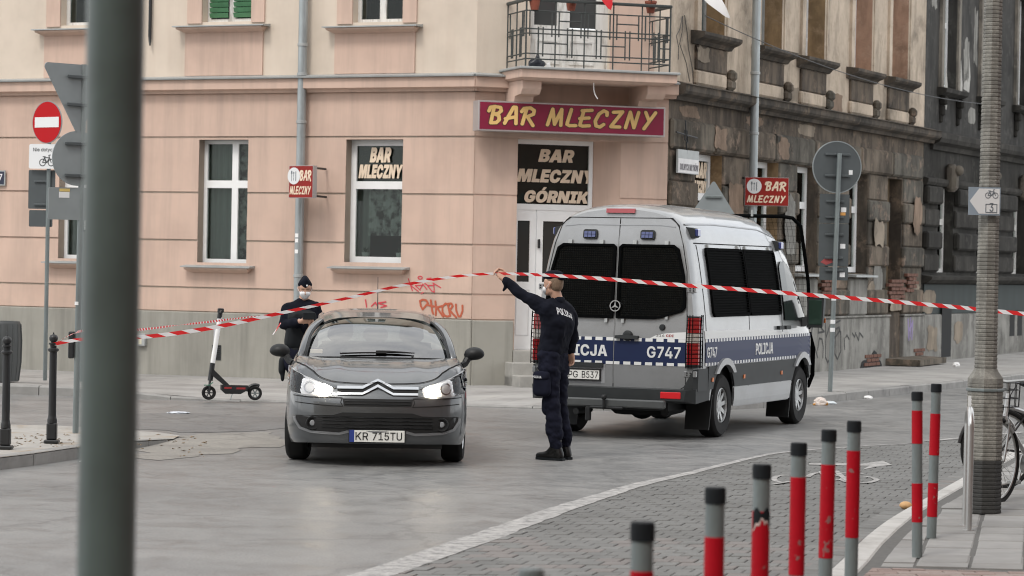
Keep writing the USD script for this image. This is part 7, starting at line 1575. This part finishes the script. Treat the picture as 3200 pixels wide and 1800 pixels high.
# POLICJA across the shoulder blades, wrapped on the jacket
jk = wrinkle(blob(*J, edge_len=.016, smooth=6), .045, 9., 3, (1, 1, 1.1))
def onback(g, c, ax, up_, n, jm, off=.004):
    out = []
    tree = trimesh.proximity.ProximityQuery(jm)
    for q in polys(g):
        q = shapely.segmentize(q, .02); v2, f2 = trimesh.creation.triangulate_polygon(q, engine='earcut')
        p = c+np.outer(v2[:, 0], ax)+np.outer(v2[:, 1], up_); loc, dist, _ = tree.on_surface(p); d = loc-jm.centroid*[1, 1, 0]-[0, 0, 0]
        out.append(trimesh.Trimesh(np.r_[loc+n*off, loc-n*.004], np.r_[f2, f2[:, ::-1]+len(v2)], process=False))
    return trimesh.util.concatenate(out)
bk = q1(1428, 786, -.10); bn_ = np.array([.45, -.89, 0.]); ax_ = np.array([.89, .45, -.12])
part('back_lettering', onback(fit(textpoly('POLICJA', 1., .01, 0, 800), -.125, .125, -.042, .042), bk, ax_, up, bn_, jk, .008), m_patch, P1, smooth=False)
pkc = pk+up*.055-rt*.05+fw*.03
part('pocket_lettering', [ext(fit(textpoly('POLICJA', 1., .01, 0, 700), -.05, .05, -.012, .012), .004).apply_transform(np.array([[-fw[0], 0, -rt[0], pkc[0]], [-fw[1], 0, -rt[1], pkc[1]], [0, 1, 0, pkc[2]], [0, 0, 0, 1.]]))], m_patch, P1, smooth=False)

# --- officer behind the car, looking down at a handset
Y2 = 33.; O2 = at(752, 1085, Y2); O2[2] = 0.
def q2(x, y, dy=0.): return at(x, y, Y2+dy)-O2
P2_ = person('officer in navy uniform and white mask standing behind the grey car', O2)
fw = np.array([.18, -.98, 0]); rt = np.array([-.98, -.18, 0])
hc = q2(767, 727); gaze = np.array([.12, -.95, -.28]); gaze /= np.linalg.norm(gaze); hu = np.array([.03, -.28, .96]); hu /= np.linalg.norm(hu)
neck0 = q2(763, 757, .02); sL, sR = q2(793, 775, .02), q2(724, 780, .02); ch = q2(760, 812, .0); ws_ = q2(757, 868, .02)
eR, wR = q2(714, 818, -.02), q2(758, 808, -.30); eL, wL = q2(800, 818, .0), q2(784, 806, -.28)
hipc = q2(755, 902); hR_, hL_ = hipc+rt*.1, hipc-rt*.1; kR, kL = np.array([hR_[0]+.10, hR_[1]-.04, .5]), np.array([hL_[0]+.04, hL_[1]-.04, .5]); aR, aL = np.array([hR_[0]+.14, 0.02, .1]), np.array([hL_[0]+.06, .02, .1])
dv_ = q2(777, 800, -.36)
hR1 = hand(wR, [.75, -.3, .12], [-.1, -.6, .75], [.1, -.5, .8], .8); hL1 = hand(wL, [-.65, -.3, .12], [.1, -.6, .75], [.1, -.5, .8], .8)
it = head_items(hc, gaze, rt, hu)+hR1+hL1+[[(hc-hu*.05-gaze*.02, .055), (neck0, .06)], [(sL, .05), (sR, .05), (ch, .12)], [(ch, .12), (ws_, .11)], [(ws_, .11), (hR_, .1), (hL_, .1)], [(sR, .05), (eR, .043)], [(eR, .042), (wR, .028)], [(sL, .05), (eL, .043)], [(eL, .042), (wL, .028)], [(hR_, .09), (kR, .06)], [(kR, .055), (aR, .042)], [(hL_, .09), (kL, .06)], [(kL, .055), (aL, .042)], [(aR, .04), (aR+fw*.13-up*.06, .03)], [(aL, .04), (aL+fw*.13-up*.06, .03)]]
part('body', blob(*it, edge_len=.012, smooth=4), m_skin, P2_, smooth=True)
J2 = [[(sL+up*.01, .075), (sR+up*.01, .075), (ch-rt*.06, .15), (ch+rt*.06, .15), (neck0-up*.03, .075)], [(ch-rt*.06, .15), (ch+rt*.06, .15), (ws_-rt*.05, .135), (ws_+rt*.05, .135)], [(sR, .078), (eR, .066)], [(eR, .068), (wR*.85+eR*.15, .05)], [(sL, .078), (eL, .066)], [(eL, .066), (wL*.85+eL*.15, .05)]]
part('jacket', wrinkle(blob(*J2, edge_len=.018, smooth=5), .045, 9., 12, (1, 1, .8)), m_jacket, P2_, smooth=True)
vs_ = [[(ch+fw*.05-rt*.1+up*.08, .09), (ch+fw*.05+rt*.1+up*.08, .09), (ws_+fw*.04-rt*.1+up*.03, .11), (ws_+fw*.04+rt*.1+up*.03, .11)]]
part('vest', wrinkle(blob(*vs_, edge_len=.02), .02, 10, 4), m_cap, P2_, smooth=True)
part('vest_label', [ext(fit(textpoly('POLICJA', 1., .01, 0, 800), -.09, .09, -.014, .014), .006).apply_transform(np.array([[1, 0, 0, (ch+fw*.165)[0]+.03], [0, 0, -1, (ch+fw*.165)[1]-.05], [0, 1, 0, (ch)[2]+.04], [0, 0, 0, 1.]]))], m_patch, P2_, smooth=False)
part('belt', [blob([(ws_-up*.06-rt*.07, .135), (ws_-up*.06+rt*.07, .135), (ws_-up*.10-rt*.07, .132), (ws_-up*.10+rt*.07, .132)])]+[blob([(ws_+rt*.16+fw*a-up*.05, .04), (ws_+rt*.17+fw*a-up*.17, .042)]) for a in (-.08, .05)], m_cap, P2_, smooth=True)
part('holster', blob([(hR_+rt*.11-up*.02, .05), (hR_+rt*.12-up*.16, .045)], [(hR_+rt*.11-up*.16, .03), (hR_+rt*.11-up*.26, .022)]), m_cap, P2_, smooth=True)
part('trousers', wrinkle(blob([(hR_+up*.06, .12), (hL_+up*.06, .12), (hR_-up*.06, .115), (hL_-up*.06, .115)], [(hR_, .115), (kR, .085)], [(kR, .085), (aR+up*.05, .07)], [(hL_, .115), (kL, .085)], [(kL, .085), (aL+up*.05, .07)]), .028, 10, 5), m_trous, P2_, smooth=True)
for a in (aR, aL):
    g = np.array([a[0], a[1], 0]); bt = part('boot', blob([(a+up*.1, .062), (a, .058)], [(a, .055), (g+fw*.1+up*.05, .044)], [(g+fw*.05+up*.05, .045), (g+fw*.2+up*.038, .036)], [(g-fw*.04+up*.045, .042), (g+fw*.1+up*.04, .04)]), m_boot, P2_, smooth=True)
    part('sole', hull([tuple(g+fw*q+rt*b+up*z) for q, b in ((-.085, .03), (-.085, -.03), (0, .047), (0, -.047), (.14, .05), (.14, -.05), (.225, .025), (.225, -.025)) for z in (.002, .026)]), m_cap, bt, smooth=False)
part('hair', blob([(hc-gaze*.035+hu*.025, .080), (hc-gaze*.0+hu*.03, .078)], [(hc-gaze*.04+hu*.02, .078), (hc-gaze*.04-hu*.03, .068)], edge_len=.014), M('dark_hair', (.025, .018, .014), .8, var=.2, obj=True), P2_, smooth=True)
for q in (1, -1):
    e = part('eye', trimesh.creation.icosphere(2, .010).apply_translation(hc+gaze*.075+rt*q*.03-hu*.002), plain('eye_white', (.6, .58, .55), .3), P2_, smooth=True); part('iris', trimesh.creation.icosphere(2, .008).apply_translation(hc+gaze*.0785+rt*q*.03-hu*.004), plain('iris_brown', (.05, .03, .02), .2), e, smooth=True)
    part('eyebrow', tube([hc+gaze*.09+rt*q*.012+hu*.024, hc+gaze*.088+rt*q*.03+hu*.028, hc+gaze*.074+rt*q*.05+hu*.022], .005, 5), m_hair, P2_)
cp = hc+hu*.085
part('side_cap', blob([(cp+gaze*.05+hu*.03, .035), (cp-gaze*.06+hu*.03, .04), (cp+gaze*.07-hu*.03, .03), (cp-gaze*.07-hu*.02, .045), (cp+rt*.055-hu*.03, .035), (cp-rt*.055-hu*.03, .035), (cp+hu*.055, .02)], edge_len=.014), m_navycap, P2_, smooth=True)
part('cap_badge', trimesh.creation.icosphere(2, .012).apply_translation(cp+gaze*.098-hu*.012-rt*.02), m_patch, P2_, smooth=True)
part('mask', blob([(hc+gaze*.068-hu*.04+rt*.035, .034), (hc+gaze*.068-hu*.04-rt*.035, .034), (hc+gaze*.078-hu*.03, .034), (hc+gaze*.066-hu*.085, .03)], edge_len=.012), m_mask, P2_, smooth=True)
for q in (1, -1): part('mask_loop', tube([hc+gaze*.055-hu*.03+rt*q*.062, hc+gaze*.02-hu*.005+rt*q*.082, hc-gaze*.005+hu*.015+rt*q*.088], .003, 5), m_mask, P2_)
ph = thing('handset', 'small black handset held by the officer behind the car', 'handset', O2+dv_-np.array([0, 0, .05]))
part('case', cbx(-.075, .075, -.012, .012, .03, .12, .008), m_cap, ph, smooth=False); part('screen', cbx(-.065, .065, .0125, .0135, .04, .11, .0004), m_vglass, ph, smooth=False)
# ---------------------------------------------------------------- barrier tape, flags, wires, litter
m_tape = usdkit.material(stage, '/World/Looks/barrier_tape', {'u': ('uvmap', {'attribute': 'st'}), 's': ('separate_xyz', {}), 'a': ('math', {'math_type': 'add'}), 'f': ('math', {'math_type': 'fraction'}), 'l': ('math', {'math_type': 'less_than', 'value2': .54}), 'x': ('mix', {'mix_type': 'mix', 'color1': (.74, .72, .71), 'color2': (.62, .018, .02)}),
    'd': ('diffuse_bsdf', {}), 't': ('translucent_bsdf', {}), 'g': ('glossy_bsdf', {'roughness': .25}), 'm': ('mix_closure', {'fac': .35}), 'm2': ('mix_closure', {'fac': .06})},
    [('u.UV', 's.vector'), ('s.x', 'a.value1'), ('s.y', 'a.value2'), ('a.value', 'f.value1'), ('f.value', 'l.value1'), ('l.value', 'x.fac'), ('x.color', 'd.color'), ('x.color', 't.color'), ('d.BSDF', 'm.closure1'), ('t.BSDF', 'm.closure2'), ('m.closure', 'm2.closure1'), ('g.BSDF', 'm2.closure2')], surface='m2.closure')
def tape(label, pts, width, period, twist, seed=0, slant=.35):
    P = np.array(pts); s = np.r_[0, np.cumsum(np.linalg.norm(np.diff(P, axis=0), axis=1))]; n = int(s[-1]/.025); t = np.linspace(0, s[-1], n)
    C_ = np.column_stack([PchipInterpolator(s, P[:, k])(t) for k in range(3)]); T = np.gradient(C_, axis=0); T /= np.linalg.norm(T, axis=1, keepdims=True)
    r = np.random.default_rng(seed); V = []; UV = []; ph_ = twist(t)
    for i in range(n):
        a = np.cross(T[i], [0, 0, 1]); a /= np.linalg.norm(a); b = np.cross(a, T[i]); d = (math.cos(ph_[i])*b+math.sin(ph_[i])*a)*width(t[i], s[-1])/2
        for k, f in ((0, -1), (1, 1)): V.append(C_[i]+d*f); UV.append((t[i]/period, slant*f*.5))
    F = []
    for i in range(n-1): F += [(2*i, 2*i+2, 2*i+3), (2*i, 2*i+3, 2*i+1)]
    v, f = np.array(V), np.array(F); g = usdkit.mesh(stage, numbered('/World', 'barrier_tape'), trimesh.Trimesh(v, f, process=False), m_tape, smooth=True, uv=np.array(UV))
    tags(g.GetPrim(), label, 'barrier tape')
knob = gp(130, 1115, .115)+np.array([.0, -.03, .965]); hnd = np.array(O1)+np.array(q1(1254, 688, .06))
def along(pp, Ys): return [at(x, y, Y) for (x, y), Y in zip(pp, Ys)]
wob = lambda a, b, c: (lambda t: a+b*np.sin(t*c)+.5*b*np.sin(t*c*2.7+1))
tape('red and white barrier tape from the iron bollard up to the officer\'s hand', [knob]+along([(215, 853), (350, 848), (500, 830), (700, 789), (900, 744), (1030, 714), (1180, 692)], np.linspace(26.45, 27.1, 7))+[hnd], lambda t, L: .035+.010*math.sin(t*1.1), .235, wob(.25, .35, .9), 1)
Lr = along([(1300, 689), (1372, 692), (1500, 700), (1700, 716), (1850, 727), (2000, 739), (2240, 758), (2400, 772), (2470, 779), (2600, 792), (2800, 812)], np.linspace(27.15, 24.5, 11))
tape('red and white barrier tape from the officer\'s hand rightwards, behind the concrete post', [hnd]+Lr, lambda t, L: .026+.014*min(1, t/1.2), .205, wob(.15, .2, .5), 2)
bp_ = at(205, 832, 28.0)
tape('thin twisted barrier tape running back from the iron bollard past the sign post', [knob+np.array([0, .02, .0])]+along([(178, 842), (203, 833), (260, 833), (350, 829), (440, 819), (530, 809), (640, 796), (712, 789)], [26.9, 27.9, 28.8, 30, 31, 32, 33.2, 33.6]), lambda t, L: .026, .085, wob(.6, .5, 3.), 3)
tape('short loose end of barrier tape hanging in front of the officer behind the car', along([(706, 812), (700, 822), (692, 834), (686, 842)], [32.5, 32.5, 32.5, 32.5]), lambda t, L: .03, .2, wob(.9, .3, 2.), 4)
# flags over the balcony (only their tips hang into view)
def flag(name, label, outline, Y, m, folds, thick):
    P = [at(x, y, Y) for x, y in outline]; c = np.mean(P, 0); q = Polygon([(p[0]-c[0], p[2]-c[2]) for p in P]); q = shapely.segmentize(q, .05)
    v2, f2 = trimesh.creation.triangulate_polygon(q, engine='earcut'); v3 = np.column_stack([v2, np.zeros(len(v2))])
    for _ in range(3): v3, f2 = trimesh.remesh.subdivide(v3, f2)
    v = np.column_stack([v3[:, 0], .05*np.sin(v3[:, 0]*folds+v3[:, 1]*3)+.02*np.sin(v3[:, 1]*9), v3[:, 1]]); t = thing(name, label, 'flag', c)
    part('cloth', [trimesh.Trimesh(v, f2, process=False), trimesh.Trimesh(v+[0, .003, 0], f2[:, ::-1], process=False)], m, t, smooth=True); return t, c
m_flagr = M('red_flag_cloth', (.58, .012, .02), .7, var=.06); m_flagw = M('white_flag_cloth', (.72, .71, .70), .7, var=.04)
YB = PC.P(1.9, 0, -1.05)[1]
t, c = flag('flag', 'red flag tip hanging over the balcony railing', [(1478, -90), (1540, -90), (1541, 12), (1537, 25), (1530, 22), (1518, 8), (1500, -20)], YB, m_flagr, 14, .003)
part('pole', cyl(np.array([0, .1, .45])+[-.25, .1, .3], np.array([0, .1, .45])+[.3, -.05, -.1], .014, 8), m_oldwhite, t)
t, c = flag('flag', 'white flag end blowing in front of the grimy house', [(1745, -80), (1800, -80), (1812, -10), (1828, 20), (1838, 46), (1826, 42), (1806, 28), (1782, 12), (1766, -4), (1752, -40)], PR.P(1.2, 0, -1.0)[1], m_flagw, 11, .003)
part('pole', cyl((-.6, .2, .2), (-.15, .0, .75), .014, 8), m_oldwhite, t)
# clay pots on the rail and a dark bundle on the balcony floor
m_clay = M('clay_pot', (.22, .06, .035), .8, var=.2)
for k, (x, y, lab) in enumerate([(1345, 10, 'clay balcony pot near the left end of the railing'), (1437, 12, 'clay balcony pot in the middle of the railing, left of the red flag'), (1637, 18, 'clay balcony pot at the right end of the railing')]):
    Yq = PC.P((.6, 1.5, 2.72)[k], 0, -.83)[1]; p = at(x, y, Yq); t = thing('balcony_pot', lab, 'flower pot', p-[0, 0, .09], group='clay pots hung inside the balcony railing')
    part('pot', lathe([(0, 0), (.055, 0), (.085, .15), (.092, .15), (.092, .18), (.08, .18), (.07, .15), (0, .13)], 18), m_clay, t)
    part('plant', [hull([(0, 0, .13), (.02, 0, .17), (.06*math.cos(a), .06*math.sin(a), .2+.03*math.sin(4*a)), (0, .015, .18)]) for a in np.linspace(0, 6, 8)], m_leaf, t)
    part('hook', tube([(0, -.09, .15), (0, -.11, .2), (0, -.06, .24)], .004, 5), m_black, t)
p = at(1352, 153, PC.P(.75, 0, -.7)[1]); t = thing('dark_bundle', 'dark tied bag lying on the balcony floor at its left corner', 'bag', (p[0], p[1], 4.9))
part('bag', wrinkle(blob([((-.08, 0, .06), .07), ((.07, 0, .05), .06), ((0, .02, .10), .06)], [((0, 0, .12), .04), ((.0, 0, .19), .02)]), .05, 18, 2), M('dark_blue_plastic', (.015, .018, .026), .3, var=.3), t, smooth=True)
part('loose_paper', hull([(.13, -.02, .0), (.2, -.03, .02), (.18, .0, .09), (.14, .01, .07)]), m_white, t)
# overhead wire and loose cables on the side front
w0, w1 = PR.P(.6, 5.9, -.35), PR.P(17.5, 5.55, -.3)
single('overhead_wire', tube([w0+(w1-w0)*t-np.array([0, 0, .25*4*t*(1-t)]) for t in np.linspace(0, 1, 24)], .008, 5), m_black, 'thin sagging wire strung along the grimy house front', 'wire')
cb = []
for k, (a, b, c_) in enumerate([((1718, 40), (1708, 110), (1735, 205)), ((1722, 38), (1730, 120), (1745, 228)), ((1716, 42), (1700, 90), (1706, 150))]):
    cb.append(tube([PR.P(*PR.uz(*a, -.05), -.05), PR.P(*PR.uz((a[0]+b[0])/2, (a[1]+b[1])/2+6, -.05), -.07), PR.P(*PR.uz(*b, -.05), -.06), PR.P(*PR.uz((b[0]+c_[0])/2, (b[1]+c_[1])/2, -.05), -.08), PR.P(*PR.uz(*c_, -.05), -.05)], .006, 5))
part('loose_cable', cb[0], m_black, gh, world=True); part('loose_cable', cb[1], m_black, gh, world=True); part('loose_cable', cb[2], m_black, gh, world=True)
a = PC.uz(1496, 200, -.9); part('hanging_cable', tube([PC.P(a[0], 4.70, -.86), PC.P(a[0]+.01, 4.6, -.84), PC.P(a[0]+.03, 4.52, -.85), PC.P(a[0]+.07, 4.46, -.86)], .007, 5), m_white, bld, world=True)
u_, z_ = PR.uz(1697, 375, -.12); part('cable_cluster', [tube([PR.P(.05, 4.05, -.12), PR.P(.5, 4.02, -.13), PR.P(.95, 4.0, -.12)], .014, 5), tube([PR.P(.45, 4.25, -.11), PR.P(.42, 4.02, -.14), PR.P(.5, 3.78, -.12), PR.P(.62, 3.5, -.11)], .012, 5), tube([PR.P(.4, 4.1, -.12), PR.P(.35, 3.95, -.14), PR.P(.5, 3.9, -.14), PR.P(.48, 4.1, -.13)], .01, 5)], m_black, gh, world=True)
# litter
def crumple(name, label, loc, size, m, seed, flat=.5):
    s = trimesh.creation.icosphere(2, 1.); v = s.vertices*(1+.9*(meshkit.fbm(s.vertices*2.2+9*seed, 3, seed)-.5)[:, None]); v = v*np.array(size); v[:, 2] = np.maximum(v[:, 2]+size[2]*.6, 0.002); s.vertices = v+np.array(loc); return single(name, s, m, label, 'litter', smooth=False)
crumple('crumpled_paper', 'white and orange crumpled paper bag in the gutter near the van', gp(2064, 1020, .0), (.10, .05, .07), M('paper_orange_white', (.62, .55, .5), .7, var=.1, scale=3, col2=(.6, .28, .06), c2pos=(.5, .54), c2scale=6), 3)
crumple('plastic_scrap', 'clear plastic scrap lying beside the crumpled paper at the kerb', gp(2085, 1017, .0), (.11, .04, .03), plain('clear_plastic', (.55, .6, .62), .15), 5)
crumple('paper_scrap', 'small white paper scrap by the kerb stones farther along', gp(2182, 1003, .0), (.08, .04, .03), m_white, 6)
crumple('paper_ball', 'white paper ball on the far pavement left of the concrete lamp post', gp(2405, 922, .13), (.07, .06, .05), m_white, 7)
crumple('wet_tissue', 'pale flat scrap on the road left of the car', gp(450, 1040, .004), (.14, .05, .015), M('bluish_paper', (.55, .58, .62), .7), 8)
crumple('chalk_scrap', 'tiny white scrap below the island kerb', gp(208, 1163, .0), (.03, .02, .015), m_white, 9)
p = gp(2279, 1281, .02); single('potato', wrinkle(trimesh.creation.icosphere(3, 1.).apply_transform(np.diag([.052, .04, .032, 1.])).apply_translation((p[0], p[1]+.01, .05)), .008, 30, 2), M('potato_skin', (.52, .31, .14), .7, var=.12, scale=30), 'yellow-brown potato lying in the gutter by the pale kerb', 'potato', smooth=True)
# dry leaves and grit along the island edge
lv = []
for k in range(150):
    x, y = rng.uniform(-20, 520), rng.uniform(1092, 1130)
    if x > 430: y = rng.uniform(1098, 1150)
    p = gp(x, y, .11 if x < 400 else .008); a = rng.uniform(0, 6.28); l = rng.uniform(.012, .04)
    lv.append(hull([p+[l*math.cos(a), l*math.sin(a), .0], p-[l*math.cos(a), l*math.sin(a), 0], p+[-.4*l*math.sin(a), .4*l*math.cos(a), .006], p+[.4*l*math.sin(a), -.4*l*math.cos(a), .01]]))
single('dry_leaves', lv, M('dry_leaf', (.2, .14, .08), .8, var=.35, scale=40), 'brown dry leaves and grit scattered along the island edge', 'leaves', kind='stuff', smooth=False)
